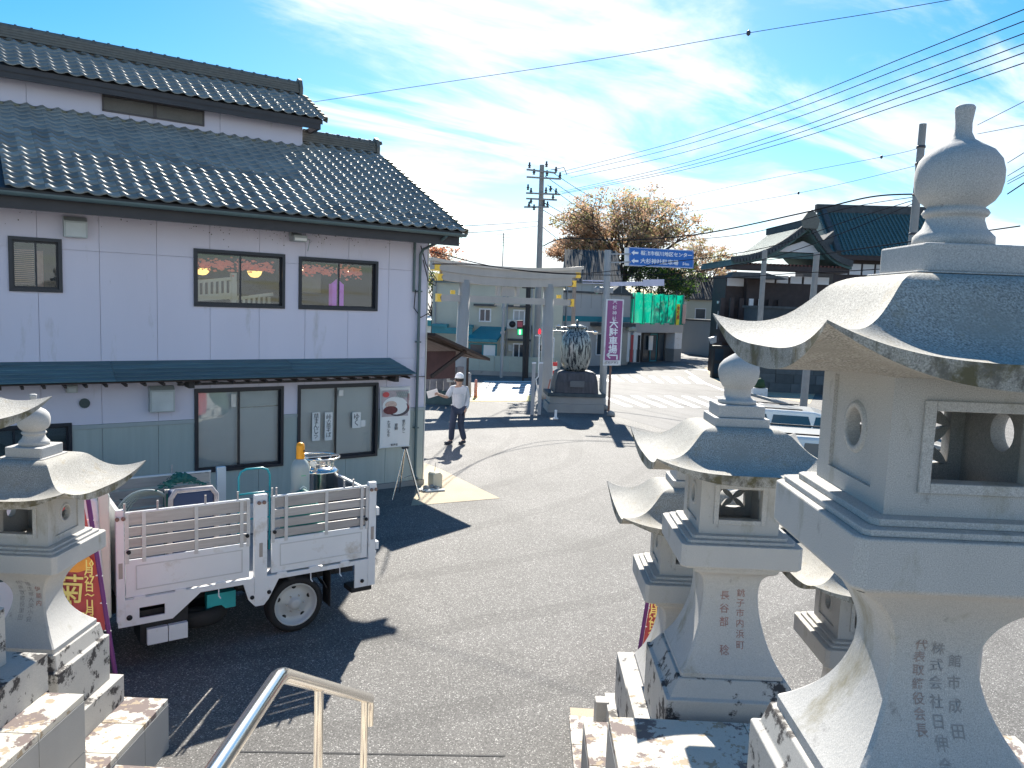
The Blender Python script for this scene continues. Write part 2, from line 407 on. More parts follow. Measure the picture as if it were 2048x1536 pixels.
# crosswalk bars
for k in range(8):
    x = 1199 + k * 34
    strip('crosswalk_stripe', gnd(x, 791 + k * .3), gnd(x + 60, 814 + k * 0.4), 0.34)
for k in range(8):
    x = 1196 + k * 26.5
    strip('crosswalk_stripe', gnd(x, 750 + k * 0.6), gnd(x + 20, 763 + k * 0.7), 0.36)
for k in range(9):
    y = 763 + k * 3.4
    strip('crosswalk_stripe', gnd(968 - k * 3.3, y), gnd(1062, y + 0.5), 0.36)
strip('road_line', gnd(1340, 733), gnd(1425, 742), 0.22)
strip('road_line', gnd(1372, 742), gnd(1412, 768), 0.20)
strip('road_line', gnd(1414, 768), gnd(1450, 782), 0.20)
strip('road_line', gnd(1500, 800), gnd(2040, 968), 0.16)
strip('road_line', gnd(1560, 833), gnd(2040, 1010), 0.14)
strip('road_line', gnd(1240, 705 + 14), gnd(1400, 700 + 6), 0.25)
# tactile paving and concrete apron by the gate
sheet('pavement', G((948,791),(1062,791),(1062,803),(935,803)), 0.010, mat('yellow_tactile_paving', (0.62, 0.50, 0.22), 0.85, var=0.15, scale=4, bump=0.5, bscale=8))
sheet('concrete_apron', G((846,925),(880,938),(1000,997),(822,1012)), 0.006, M_conc)
sheet('drain_joint', G((480,1502),(480,1505),(1010,1514),(1010,1511)), 0.004, M_dark)

# ------------------------------------------------------------------ the restaurant building
BA = R(36.61); BO = Vector((-2.26, 17.24, 0))
BX = Vector((math.cos(BA), math.sin(BA), 0)); BY = Vector((-math.sin(BA), math.cos(BA), 0))
def bl(s, y, z=0): return BO + BX * s + BY * y + Vector((0, 0, z))
bld = empty('restaurant_building', 'white two storey restaurant building with grey tiled gable roofs and dark sliding windows', 'building', BO, BA)
S0 = -13.0
holes_up = [(-7.76, -7.0, 4.03, 4.92), (-4.90, -3.20, 3.86, 4.92), (-2.92, -1.21, 3.86, 4.90)]
holes_dn = [(-4.90, -3.21, 0.72, 2.33), (-2.92, -1.15, 0.75, 2.34), (-9.0, -6.91, 0.05, 1.81)]
# structural backing with window openings
b = MB()
for r_ in rects_minus((S0, 0.0, 0.0, 5.52), holes_up + holes_dn): b.box(r_[0], r_[1], 0.03, 0.18, r_[2], r_[3])
b.box(-0.15, 0.0, 0.18, 7.2, 0, 5.52); b.box(S0, -0.15, 7.05, 7.2, 0, 5.52); b.box(S0, S0 + 0.15, 0.18, 7.05, 0, 5.52)
b.box(S0 + .15, -0.15, 0.18, 7.05, 2.55, 2.70); b.box(S0 + .15, -0.15, 0.18, 7.05, 5.42, 5.52)
b.prism([(0.0, 5.525), (7.2, 5.525), (3.6, 7.45)], 'x', -0.15, 0.0)
b.build('wall', M_wall, bld)
# added dark room linings; their near-black colour stands in for the rooms' shade
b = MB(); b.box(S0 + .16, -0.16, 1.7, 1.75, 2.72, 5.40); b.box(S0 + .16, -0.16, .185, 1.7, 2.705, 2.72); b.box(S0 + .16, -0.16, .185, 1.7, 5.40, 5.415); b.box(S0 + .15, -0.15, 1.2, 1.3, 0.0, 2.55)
b.build('inner_wall', mat('shade_dark_room_lining', (0.022, 0.032, 0.038), 0.8, var=0.4, scale=0.9), bld)
# siding panels, 0.91 m wide
cols = [0.0 - 0.06 - 0.0] ; xs = [-0.055]
k = 0
js = [-0.0]
jx = [-0.02, -0.95]
while jx[-1] > S0 + 0.5: jx.append(jx[-1] - 0.915)
gap = 0.007
for i in range(len(jx) - 1):
    x1, x0 = jx[i] - gap / 2, jx[i + 1] + gap / 2
    for z0, z1, hs_, mt, nm in ((2.86, 4.75, holes_up, M_wall, 'wall_panel'), (4.757, 5.50, holes_up, M_wall, 'wall_panel'),
                               (1.76, 2.853, holes_dn, M_wall, 'wall_panel'), (0.12, 1.68, holes_dn, M_wain, 'wainscot_panel')):
        rs = rects_minus((x0, x1, z0, z1), hs_)
        if not rs: continue
        b = MB()
        for r_ in rs: b.box(r_[0], r_[1], 0.0, 0.029, r_[2], r_[3])
        b.build(nm, mt, bld)
for r_ in rects_minus((S0, 0.0, 1.685, 1.755), holes_dn): MB().box(r_[0], r_[1], -0.02, 0.029, r_[2], r_[3]).build('wall_trim', mat('grey_trim', (0.38, 0.42, 0.42), 0.6, var=0.05), bld)
b = MB(); b.box(S0, 0.02, -0.03, 0.028, 0.0, 0.113); b.build('foundation', M_conc_g, bld)
b = MB(); b.box(-0.012, 0.014, -0.004, 0.10, 0.12, 5.5); b.build('corner_trim', mat('cream_trim', (0.66, 0.64, 0.58), 0.6, var=0.05), bld)

def window(x0, x1, z0, z1, pane_split=0.5, blind=None, fr=0.055, sash=0.035, deep=0.10):
    w_ = MB()
    w_.box(x0, x1, -0.035, deep, z0, z0 + fr); w_.box(x0, x1, -0.035, deep, z1 - fr, z1)
    w_.box(x0, x0 + fr, -0.035, deep, z0 + fr, z1 - fr); w_.box(x1 - fr, x1, -0.035, deep, z0 + fr, z1 - fr)
    wo = w_.build('window', M_frame, bld)
    ix0, ix1, iz0, iz1 = x0 + fr, x1 - fr, z0 + fr, z1 - fr
    xm = ix0 + (ix1 - ix0) * pane_split
    for (a, c, y) in ((ix0, xm + .02, 0.03), (xm - .02, ix1, 0.055)) if pane_split < 1 else ((ix0, ix1, 0.03),):
        s_ = MB(); q = sash
        s_.box(a, c, y, y + .02, iz0, iz0 + q); s_.box(a, c, y, y + .02, iz1 - q, iz1)
        s_.box(a, a + q * .8, y, y + .02, iz0 + q, iz1 - q); s_.box(c - q * .8, c, y, y + .02, iz0 + q, iz1 - q)
        s_.build('sash', M_frame, wo)
        p_ = MB(); p_.box(a + q * .8, c - q * .8, y + .007, y + .012, iz0 + q, iz1 - q); p_.build('pane', M_glass, wo)
    if blind:
        p_ = MB(); p_.box(ix0, ix1, 0.135, 0.14, iz0, iz1); p_.build('blind', blind, wo)
    return wo
window(-7.76, -7.0, 4.03, 4.92)
wu1 = window(-4.90, -3.20, 3.86, 4.92, 0.5)
wu2 = window(-2.92, -1.21, 3.86, 4.90, 0.5)
wl1 = window(-4.90, -3.21, 0.72, 2.33, 0.49, M_blind)
wl2 = window(-2.92, -1.15, 0.75, 2.34, 0.47, M_blind)
wl3 = window(-9.0, -6.91, 0.05, 1.81, 0.6, mat('dark_blind', (0.14, 0.17, 0.18), 0.8))
# papers taped inside the lower window, with brush writing
M_paper = mat('white_paper', (0.80, 0.80, 0.78), 0.85, var=0.04); M_ink = mat('black_ink', (0.03, 0.03, 0.035), 0.8, var=0)
M_sticker = mat('pale_notice', (0.75, 0.72, 0.66), 0.8)
def paper(x0, x1, z0, z1, txt, size, tilt=0.0):
    p = MB(); p.box(x0, x1, 0.018, 0.021, z0, z1); o = p.build('paper_notice', M_paper, wl2)
    if txt: text('lettering', txt, size, M_ink, o, frame(((x0 + x1) / 2, 0.0165, (z0 + z1) / 2), (1, 0, 0), (0, 0, 1)), vert=True, line=0.78, depth=0.0006)
paper(-2.60, -2.43, 1.17, 1.76, '草まんじう', 0.13)
paper(-2.33, -2.16, 1.16, 1.75, '峠の茶そば', 0.12)
paper(-1.72, -1.53, 1.38, 1.72, 'ゆく', 0.16)
paper(-1.52, -1.42, 1.40, 1.54, '', 0.1)
paper(-2.03, -1.93, 2.08, 2.20, '', 0.1)
p = MB(); p.box(-4.02, -3.28, 0.125, 0.13, 1.93, 2.24, 0); p.tube([(-4.02, 0.12, 1.92), (-3.28, 0.12, 1.93)], 0.012, 6, 1); p.build('roller_blind', [M_paper, M_steel], wl1)
p = MB(); p.box(-4.22, -4.13, 0.018, 0.021, 1.95, 2.2); p.build('paper_notice', M_sticker, wl1)
# lintel over lower windows
b = MB(); b.box(-5.2, -0.75, -0.06, -0.001, 2.40, 2.44); b.box(-0.72, -0.02, -0.012, -0.001, 2.435, 2.45); b.build('lintel', M_fascia, bld)
for x in (-5.02, -0.88):
    b = MB(); b.box(x - .05, x + .05, -0.34, -0.001, 2.38, 2.52); b.build('bracket', M_fascia, bld)

# roof tiles ---------------------------------------------------------------
TW, TE = 0.265, 0.236
def tile_verts(w=TW, l=0.285):
    hp = [(0.0, 0.030), (0.22, 0.047), (0.40, 0.018), (0.58, 0.002), (0.78, 0.004), (1.0, 0.026)]
    top = [(x * w, 0.0, h + 0.022) for x, h in hp] + [(x * w, l, h) for x, h in hp]
    low = [(x * w, 0.0, h + 0.002) for x, h in hp]
    n = len(hp)
    fs = [(i, i + 1, n + i + 1, n + i) for i in range(n - 1)] + [(2*n + i, 2*n + i + 1, i + 1, i) for i in range(n - 1)]
    return top + low, fs
TV, TF = tile_verts()
tb = MB(); tb.add(TV, TF, 0, True); TILE = tb.mesh('roof_tile', M_tile, recalc=False)
for p in TILE.polygons:
    if p.index >= 5: p.use_smooth = False
TILES = []      # (distance, local matrix)
def tile_field(x_right, x_left, y_eave, z_eave, slope, rows, collect, keep=None):
    a = math.atan(slope)
    ncol = int((x_right - x_left) / TW)
    for r_ in range(rows):
        for c_ in range(ncol):
            x = x_right - (c_ + 1) * TW; d = r_ * TE
            M = Matrix.Translation((x, y_eave + d * math.cos(a), z_eave + d * math.sin(a))) @ Matrix.Rotation(a, 4, 'X')
            M = M @ Matrix.Rotation(R(random.uniform(-.5, .5)), 4, 'Z') @ Matrix.Translation((0, 0, random.uniform(0, .003)))
            wp = bl(M.translation.x, M.translation.y, M.translation.z)
            if keep and not keep(M.translation): continue
            collect.append(((wp - Vector((0, 0, CAM_H))).length, M, wp))
A1 = math.atan(0.502)
tile_field(0.40, S0, -0.86, 5.60, 0.502, 21, TILES, keep=lambda t: not (t.x < -1.8 and t.y > 3.1))
tile_field(-1.32, S0, 2.72, 8.22, 0.55, 7, TILES)
def vis(wp):
    d = wp - Vector((0, 0, CAM_H)); q = d.dot(CF); u_ = 1024 + FPX * d.dot(CR) / q; v_ = 768 - FPX * d.dot(CU) / q
    return -30 < u_ < 2080 and -30 < v_
TILES = sorted([t for t in TILES if vis(t[2])], key=lambda t: t[0])
for d_, M, wp in TILES[:290]:
    o = bpy.data.objects.new('roof_tile', TILE); COL.objects.link(o); o.parent = bld; o.matrix_local = M
b = MB()
for d_, M, wp in TILES[290:]:
    b.add([M @ Vector(v) for v in TV], TF, 0, True)
b.build('roof_tile_field', M_tile_s, bld, kind='stuff', recalc=False)
# roof decks (both slopes) under the tiles
def deck(x0, x1, ya, za, yb, zb, yc, zc, th, name='roof_deck'):
    b = MB(); b.prism([(ya, za), (yb, zb), (yc, zc), (yc, zc - th), (yb, zb - th), (ya, za - th)], 'x', x0, x1); b.build(name, M_fascia, bld)
deck(S0, 0.36, -0.80, 5.60, 3.52, 7.765, 7.9, 5.57, 0.12)
deck(S0, -1.36, 2.77, 8.215, 4.35, 9.085, 5.95, 8.2, 0.10)
b = MB(); b.box(S0, 0.30, -0.78, -0.74, 5.30, 5.50); b.box(S0, -1.40, 2.79, 2.83, 8.00, 8.12); b.box(S0, 0.0, -0.74, 0.0, 5.48, 5.50)
b.box(-1.46, -1.40, 2.83, 5.9, 8.00, 8.12); b.build('fascia', M_fascia, bld)
# verge tiles along the gable ends
b = MB()
for (xr, ye, ze, sl, rows) in ((0.40, -0.86, 5.60, 0.502, 19), (-1.32, 2.72, 8.22, 0.55, 7)):
    a = math.atan(sl)
    for r_ in range(rows):
        d = r_ * TE; y = ye + d * math.cos(a); z = ze + d * math.sin(a) + 0.055
        b.bar((xr + 0.015, y - 0.02, z), (xr + 0.015, y + 0.25 * math.cos(a), z + 0.25 * math.sin(a) - .03), 0.07, 0.035)
        b.bar((xr + 0.045, y - 0.02, z - .06), (xr + 0.045, y + 0.25 * math.cos(a), z + 0.25 * math.sin(a) - .09), 0.02, 0.12)
b.build('verge_tile_row', mat('verge_tile', (0.20, 0.18, 0.12), 0.5, var=0.2, scale=8), bld, kind='stuff')
# ridges with stacked noshi courses and round caps
def ridge(x0, x1, y, z, courses=4, w0=0.30):
    b = MB(); h = 0.055
    for k in range(courses):
        ww = w0 - 0.02 * k; b.box(x0, x1 + 0.01 * (courses - k), y - ww / 2, y + ww / 2, z + k * h, z + k * h + h - 0.008)
    o = b.build('ridge', M_ridge, bld)
    zt = z + courses * h; x = x0
    b = MB()
    while x < x1:
        pr = [(0.085 * math.cos(t), zt + 0.085 * math.sin(t)) for t in [math.pi * i / 6 for i in range(7)]]
        b.prism([(y + p[0], p[1]) for p in pr], 'x', x, x + 0.25)
        b.prism([(y + p[0] * 1.2, zt + (p[1] - zt) * 1.2) for p in pr], 'x', x + 0.245, x + 0.285)
        x += 0.285
    b.build('ridge_cap_row', M_ridge, o, kind='stuff')
    b = MB(); b.prism([(y - .17, z - .10), (y + .17, z - .10), (y + .19, z + .12), (y + .12, zt + .10), (y, zt + .17), (y - .12, zt + .10), (y - .19, z + .12)], 'x', x1 + .02, x1 + .10)
    b.lathe([(0.0, 0), (.06, .0), (.05, .05), (0.01, .06)], 10, (x1 + .10, y, z + .12)); b.build('ridge_end_tile', M_ridge, o)
    # sagging course of frill tiles under the ridge
    b = MB(); x = x0
    while x < x1 - .05:
        b.lathe([(0.0, 0.0), (0.07, 0.0), (0.085, 0.035), (0.05, 0.06)], 8, (x, y - w0 / 2 - 0.06, z - 0.09)); x += TW
    b.build('frill_tile_row', M_ridge, o, kind='stuff')
ridge(-1.78, 0.30, 3.55, 7.80)
ridge(S0, -1.42, 4.36, 9.10)
b = MB(); b.box(S0, -1.80, 3.06, 3.155, 7.50, 7.60); b.build('flashing', M_fascia, bld)
b = MB(); x = S0
while x < -1.9:
    b.lathe([(0.0, 0.0), (0.06, 0.0), (0.085, 0.03), (0.05, 0.05)], 8, (x, 2.98, 7.53)); x += TW
b.build('frill_tile_row', mat('mossy_frill_tile', (0.20, 0.20, 0.14), 0.8, var=0.3), bld, kind='stuff')
# clerestory storey
hl = [(-5.92, -3.92, 7.735, 8.06)]
xs = [-1.75]
while xs[-1] > S0 + .5: xs.append(xs[-1] - 1.83)
for i in range(len(xs) - 1):
    b = MB()
    for r_ in rects_minus((xs[i + 1] + .004, xs[i] - .004, 7.52, 8.12), hl): b.box(r_[0], r_[1], 3.17, 3.20, r_[2], r_[3])
    b.build('wall_panel', M_wall, bld)
b = MB(); b.box(S0, -1.76, 3.21, 3.30, 7.0, 8.1); b.box(-1.85, -1.76, 3.30, 5.5, 7.0, 8.1); b.box(-1.752, -1.70, 3.165, 3.25, 7.45, 8.12)
b.prism([(3.2, 8.105), (5.5, 8.105), (4.35, 8.85)], 'x', -1.85, -1.78); b.build('clerestory_wall', M_wall, bld)
lo = MB(); x0, x1, z0, z1 = hl[0]
lo.box(x0, x1, 3.14, 3.20, z0, z0 + .035); lo.box(x0, x1, 3.14, 3.20, z1 - .03, z1); lo.box(x0, x0 + .035, 3.14, 3.20, z0, z1); lo.box(x1 - .035, x1, 3.14, 3.20, z0, z1); lo.box(-4.95, -4.89, 3.14, 3.20, z0, z1)
lo = lo.build('louvre', mat('brown_grey_frame', (0.10, 0.09, 0.09), 0.6), bld)
b = MB()
for k in range(14): b.box(x0 + .03, x1 - .03, 3.152 + (k % 2) * .0, 3.165, z0 + .035 + k * .0185, z0 + .046 + k * .0185)
b.build('louvre_slat_row', mat('grey_louvre', (0.26, 0.25, 0.23), 0.7), lo, kind='stuff')
b = MB(); b.box(x0, x1, 3.185, 3.195, z0, z1); b.build('louvre_backing', mat('louvre_back', (0.10, 0.10, 0.095), 0.8), lo)
# gutter, hangers, downpipe
b = MB(); prof = [(-0.93 + 0.065 * math.cos(t), 5.545 + 0.065 * math.sin(t)) for t in [math.pi + math.pi * i / 8 for i in range(9)]]
prof2 = [(-0.93 + 0.055 * math.cos(t), 5.545 + 0.055 * math.sin(t)) for t in [2 * math.pi - math.pi * i / 8 for i in range(9)]]
b.prism(prof + prof2, 'x', S0, 0.36); b.build('gutter', M_gutter, bld)
b = MB(); b.tube([(-0.10, -0.93, 5.48), (-0.13, -0.75, 5.38), (-0.20, -0.12, 5.22), (-0.24, -0.07, 5.1), (-0.24, -0.07, 0.35), (-0.25, -0.10, 0.22), (-0.25, -0.22, 0.16)], 0.032, 10)
for z in (1.3, 3.2, 4.3): b.box(-0.29, -0.19, -0.11, 0.0, z, z + .03)
b.build('downpipe', M_gutter, bld)
b = MB(); b.tube([(-0.36, -0.03, 5.4), (-0.36, -0.03, 4.3)], 0.03, 8); b.build('conduit', M_gutter, bld)
for k, pts in enumerate(([(-0.22, -0.04, 5.3), (-0.10, -0.08, 4.9), (0.05, -0.06, 4.7), (0.1, 0, 4.62)], [(-0.33, -.05, 4.35), (-0.36, -.06, 3.95), (-0.20, -.08, 3.75), (0.0, -.08, 3.85), (0.1, -.05, 4.1)],
                         [(-.16, -.05, 5.0), (-.05, -.1, 4.55), (.12, -.12, 4.45), (.2, -.02, 4.6), (.12, .05, 4.75)])):
    MB().tube(pts, 0.011, 6).build('cable', M_blk, bld)
# pent roof of overlapping sheet courses with rafter ends
b = None
PW = [-13.0, -9.6, -6.3, -3.15, -0.55]
for i in range(4):
    for c_ in range(5):
        t0, t1 = c_ / 5, (c_ + 1) / 5
        y0 = -0.62 + 0.60 * t0; y1 = -0.62 + 0.60 * t1 + 0.03
        z0 = 2.575 + 0.285 * t0 + 0.014; z1 = 2.575 + 0.285 * t1
        xe0 = PW[i] + .003; xe1 = PW[i + 1] - .003
        d0 = d1 = 0
        if i == 3: d0, d1 = -0.34 * t0, -0.34 * t1
        bb = MB(); bb.add([(xe0, y0, z0), (xe1 + d0, y0, z0), (xe1 + d1, y1, z1 + .012), (xe0, y1, z1 + .012), (xe0, y0, z0 - .02), (xe1 + d0, y0, z0 - .02), (xe1 + d1, y1, z1 - .02), (xe0, y1, z1 - .02)],
                          [(0,1,2,3),(4,7,6,5),(0,4,5,1),(1,5,6,2),(2,6,7,3),(3,7,4,0)])
        bb.build('pent_roof_board', M_pent, bld)
b = MB(); b.box(S0, -0.62, -0.60, -0.02, 2.535, 2.553); b.build('pent_roof_soffit', M_wood, bld)
rb = MB(); rb.bar((0, -0.66, 2.50), (0, -0.02, 2.52), 0.04, 0.045); RAF = rb.mesh('rafter', M_wood)
x = -0.75
while x > -10.5:
    o = bpy.data.objects.new('rafter', RAF); COL.objects.link(o); o.parent = bld; o.location = (x, 0, 0); x -= 0.30
# vents, floodlight and round grille on the facade
def vent(x0, x1, z0, z1, d=0.16):
    b = MB(); b.prism([(-.001, z0), (-d, z0), (-d, z1 - .07), (-d * .55, z1), (-.001, z1)], 'x', x0, x1)
    o = b.build('vent_hood', M_metal_box, bld, bevel=0.006)
    MB().box(x0 + .03, x1 - .03, -d - .006, -d - .001, z0 + .02, z1 - .10).build('vent_cover', mat('vent_face', (0.56, 0.60, 0.60), 0.5), o)
vent(-6.98, -6.63, 4.96, 5.30); vent(-5.69, -5.27, 1.94, 2.41); vent(-6.99, -6.82, 2.34, 2.52, 0.12)
b = MB(); ring = [(-6.71 + .085 * math.cos(t), 2.14 + .085 * math.sin(t)) for t in [2 * math.pi * i / 16 for i in range(16)]]
b.prism(ring, 'y', -0.03, -0.001)
for k in range(5): b.box(-6.77, -6.65, -0.036, -0.031, 2.09 + k * .022, 2.10 + k * .022)
b.build('round_vent', mat('dark_grille', (0.06, 0.09, 0.09), 0.5), bld)
fl = MB(); fl.box(-3.13, -2.90, -0.12, -0.001, 5.27, 5.34); fl.box(-3.15, -2.88, -0.36, -0.10, 5.17, 5.29)
fl = fl.build('floodlight', M_metal_box, bld, bevel=.01)
MB().box(-3.13, -2.90, -0.372, -0.361, 5.185, 5.235).build('floodlight_lens', mat('white_lens', (0.85, 0.87, 0.86), 0.3), fl)
MB().tube([(-2.86, -0.2, 5.24), (-2.78, -0.22, 5.22), (-2.83, -0.25, 5.0)], 0.012, 6).build('floodlight_arm', M_metal_box, fl)
gs = MB(); random.seed(21)
for k in range(210):
    x = random.uniform(-5.2, -1.6) if k % 3 else random.uniform(-9, -.4); z = 5.42 - abs(random.gauss(0, .09)) * (1 if k % 5 else 2.4); s_ = random.uniform(.003, .012)
    gs.add([(x - s_, -.0035, z), (x, -.0035, z - s_ * random.uniform(.8, 2)), (x + s_, -.0035, z), (x, -.0035, z + s_)], [(0, 1, 2, 3)])
gs.build('grime_speck_patch', mat('grime', (.06, .05, .045), .9, var=.2), bld, kind='stuff', recalc=False)
# seen through the upper windows; garland, rail and cloth get a faint added glow
gr = MB(); random.seed(3)
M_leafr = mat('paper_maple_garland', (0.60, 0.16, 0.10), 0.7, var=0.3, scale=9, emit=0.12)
for (xa, xb) in ((-4.78, -4.05), (-3.98, -3.30), (-2.72, -2.05), (-2.0, -1.38)):
    for k in range(150):
        x = random.uniform(xa, xb); z = 4.66 + random.gauss(0, .055) ; y = 0.45 + random.gauss(0, .05); s_ = random.uniform(.02, .05)
        a = random.uniform(0, 6.28); gr.add([(x + s_ * math.cos(a + q * 1.57), y + random.uniform(-.01, .01), z + s_ * .6 * math.sin(a + q * 1.57)) for q in range(4)], [(0, 1, 2, 3)])
gr.build('leaf_garland', M_leafr, bld, kind='stuff', recalc=False)
M_lamp = mat('glowing_paper_lamp', (1.0, 0.62, 0.18), 0.6, var=0, emit=0.9)
for x in (-4.60, -3.60):
    b = MB(); b.lathe([(0.005, -.13), (.07, -.12), (.12, -.07), (.145, 0)], 16, (x, .6, 4.58)); b.build('lamp_shade', M_lamp, bld)
for x in (-2.64, -1.66):
    b = MB(); b.lathe([(0.005, -.03), (.02, 0), (.005, .05)], 8, (x, .5, 4.66)); b.build('bulb', mat('warm_bulb', (1, .6, .35), .5, var=0, emit=4), bld)
b = MB()
for (xa, xb, zt) in ((-4.84, -4.0, 4.42), (-3.98, -3.25, 4.14)):
    b.bar((xa, .55, zt - .12), (xb, .55, zt), .05, .06); b.bar((xa, .55, zt - .42), (xb, .55, zt - .34), .05, .12)
    k = xa + .03
    while k < xb: b.box(k, k + .045, .53, .57, zt - .42, zt - .06); k += .10
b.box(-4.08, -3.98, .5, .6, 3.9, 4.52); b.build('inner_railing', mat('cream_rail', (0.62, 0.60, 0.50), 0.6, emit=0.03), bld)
b = MB()
for k in range(18): b.box(-7.66, -7.36, .4, .42, 4.15 + k * .033, 4.167 + k * .033)
b.box(-7.34, -7.24, .4, .44, 4.12, 4.72); b.build('inner_shutter', mat('red_white_shutter', (0.55, 0.30, 0.25), 0.7, var=.4, scale=4), bld)
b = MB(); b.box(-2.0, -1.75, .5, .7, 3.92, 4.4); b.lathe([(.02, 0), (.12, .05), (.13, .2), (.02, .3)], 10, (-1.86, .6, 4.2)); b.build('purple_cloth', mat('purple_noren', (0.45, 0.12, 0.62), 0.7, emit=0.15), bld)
b = MB(); b.box(-2.86, -2.1, .9, .95, 4.2, 4.6); b.box(-2.86, -2.72, .35, .37, 3.98, 4.07); b.build('inner_panel', mat('inner_panel', (0.30, 0.32, 0.26), 0.7), bld)

# food poster hanging by the corner
po = empty('food_poster', 'hanging paper food poster with cake photograph and handwritten columns, left of the downpipe', 'poster', bl(-0.76, -0.05, 0.0), BA)
pw = 0.36
b = MB()
for k in range(8):
    z0 = 0.92 + k * 1.30 / 8; z1 = 0.92 + (k + 1) * 1.30 / 8
    f_ = lambda z: 0.02 * math.sin((z - .9) * 3)
    b.add([(-pw, -f_(z0) - .01, z0), (pw, -f_(z0) - .01, z0), (pw, -f_(z1) - .01, z1), (-pw, -f_(z1) - .01, z1)], [(0, 1, 2, 3)], 0, True)
b.build('sheet', M_paper, po)
# photograph area of the poster
ph = MB(); Yp = -0.036
ph.box(-.33, .30, Yp, Yp + .003, 1.60, 2.17); ph.build('picture', mat('poster_picture_ground', (0.46, 0.40, 0.42), 0.8, var=0.3, scale=6), po)
def disc(cx, cz, rx, rz, y, mt, name, n=20, a0=0, a1=2 * math.pi):
    MB().prism([(cx + rx * math.cos(a0 + (a1 - a0) * i / n), cz + rz * math.sin(a0 + (a1 - a0) * i / n)) for i in range(n)], 'y', y, y + .002).build(name, mt, po)
disc(-.02, 1.83, .30, .20, Yp - .003, M_paper, 'plate_print'); disc(.06, 1.76, .27, .16, Yp - .006, mat('plate_shadow_print', (0.10, 0.09, 0.10), .8), 'plate_print'); disc(.02, 1.80, .25, .16, Yp - .009, M_paper, 'plate_print')
disc(-.12, 1.86, .14, .08, Yp - .012, mat('cream_print', (0.60, 0.45, 0.38), .8, var=.3, scale=20), 'food_print')
disc(-.13, 1.74, .17, .09, Yp - .013, mat('bean_print', (0.16, 0.05, 0.05), .8, var=.5, scale=30), 'food_print')
ph = MB()
for k in range(6): ph.bar((-.02 + k * .05, Yp - .004, 2.0), (.08 + k * .045, Yp - .004, 2.14), .012, .002); ph.bar((.08 + k * .04, Yp - .006, 2.0), (-.0 + k * .05, Yp - .006, 2.14), .012, .002)
ph.build('lattice_print', mat('green_print', (0.20, 0.45, 0.38), .8), po)
disc(-.24, 2.08, .08, .06, Yp - .004, mat('red_print', (0.60, 0.10, 0.10), .8), 'food_print')
for x, s_ in ((.20, '草だんご'), (.02, '草餅'), (-.16, 'たまごもち')):
    text('lettering', s_, 0.085, M_ink, po, frame((x, -.04, 1.36 - .03 * (x < 0)), (1, 0, 0), (0, 0, 1)), vert=True, line=0.85)
text('lettering', '龍夢楼', 0.055, M_ink, po, frame((-.02, -.04, 0.97), (1, 0, 0), (0, 0, 1)), space=1.1)
text('lettering', '季節限定の和菓子', 0.06, mat('red_ink', (0.35, .08, .08), .8, var=0), po, frame((.30, -.045, 1.90), (1, 0, 0), (0, 0, 1)), vert=True, line=0.75)
MB().tube([(-pw - .02, -.02, 2.24), (pw + .02, -.02, 2.24)], .008, 6).build('hanging_rod', M_paper, po)
MB().tube([(-pw - .02, -.02, .92), (pw + .02, -.02, .92)], .008, 6).build('hanging_rod', M_paper, po)
# A frame stand
ea = empty('folding_easel', 'thin grey folding easel stand on the tarmac below the food poster', 'easel', bl(-0.95, -0.9, 0), BA)
b = MB(); b.tube([(-.28, -.05, 0), (.0, .0, 1.05)], .014, 6); b.build('leg', M_steel, ea)
b = MB(); b.tube([(.25, -.25, 0), (.02, -.02, 1.05)], .022, 6); b.build('leg', M_steel, ea)
b = MB(); b.tube([(.10, .40, 0), (.02, .02, 1.05)], .014, 6); b.build('leg', M_steel, ea)
b = MB(); b.tube([(-.14, -.02, .5), (.0, .02, .42), (.14, -.12, .5)], .008, 6); b.build('brace', M_steel, ea)
b = MB(); b.box(-.05, .07, -.04, .04, 1.04, 1.08); b.build('head', M_fascia, ea)
# cream utility box and clutter by the corner
b = MB(); b.prism([(-.10, 0), (.14, 0), (.14, .28), (.08, .34), (-.06, .34), (-.10, .30)], 'y', -.12, .12)
o = b.build('utility_box', mat('cream_box', (0.62, 0.58, 0.46), 0.7, var=.06), None, bl(0.10, -0.35, 0), (0, 0, BA), bevel=.015); tag(o, 'small cream box with a thin rod on the sandy concrete at the building corner', 'utility box')
MB().tube([(.0, 0, .34), (.02, 0, .55)], .006, 5).build('rod', M_steel, o)
cl_ = empty('corner_clutter', 'low pile of white boards and stones by the downpipe foot', 'rubble', bl(-0.15, -0.62, 0), BA)
for k, (x, y, z, a) in enumerate(((0, 0, .02, .1), (.05, -.12, .015, -.2), (-.05, .12, .02, .3))):
    MB().box(-.22, .22, -.03, .03, 0, .03).build('board', M_paper, cl_, (x, y, z), (0, 0, a))
for k, (x, y, r_) in enumerate(((-.1, .02, .07), (.06, .06, .06), (.12, -.03, .05))):
    MB().lathe([(.01, 0), (r_, .02), (r_ * .9, r_), (.01, r_ * 1.4)], 9, (x, y, .04)).build('stone', M_conc_g, cl_)

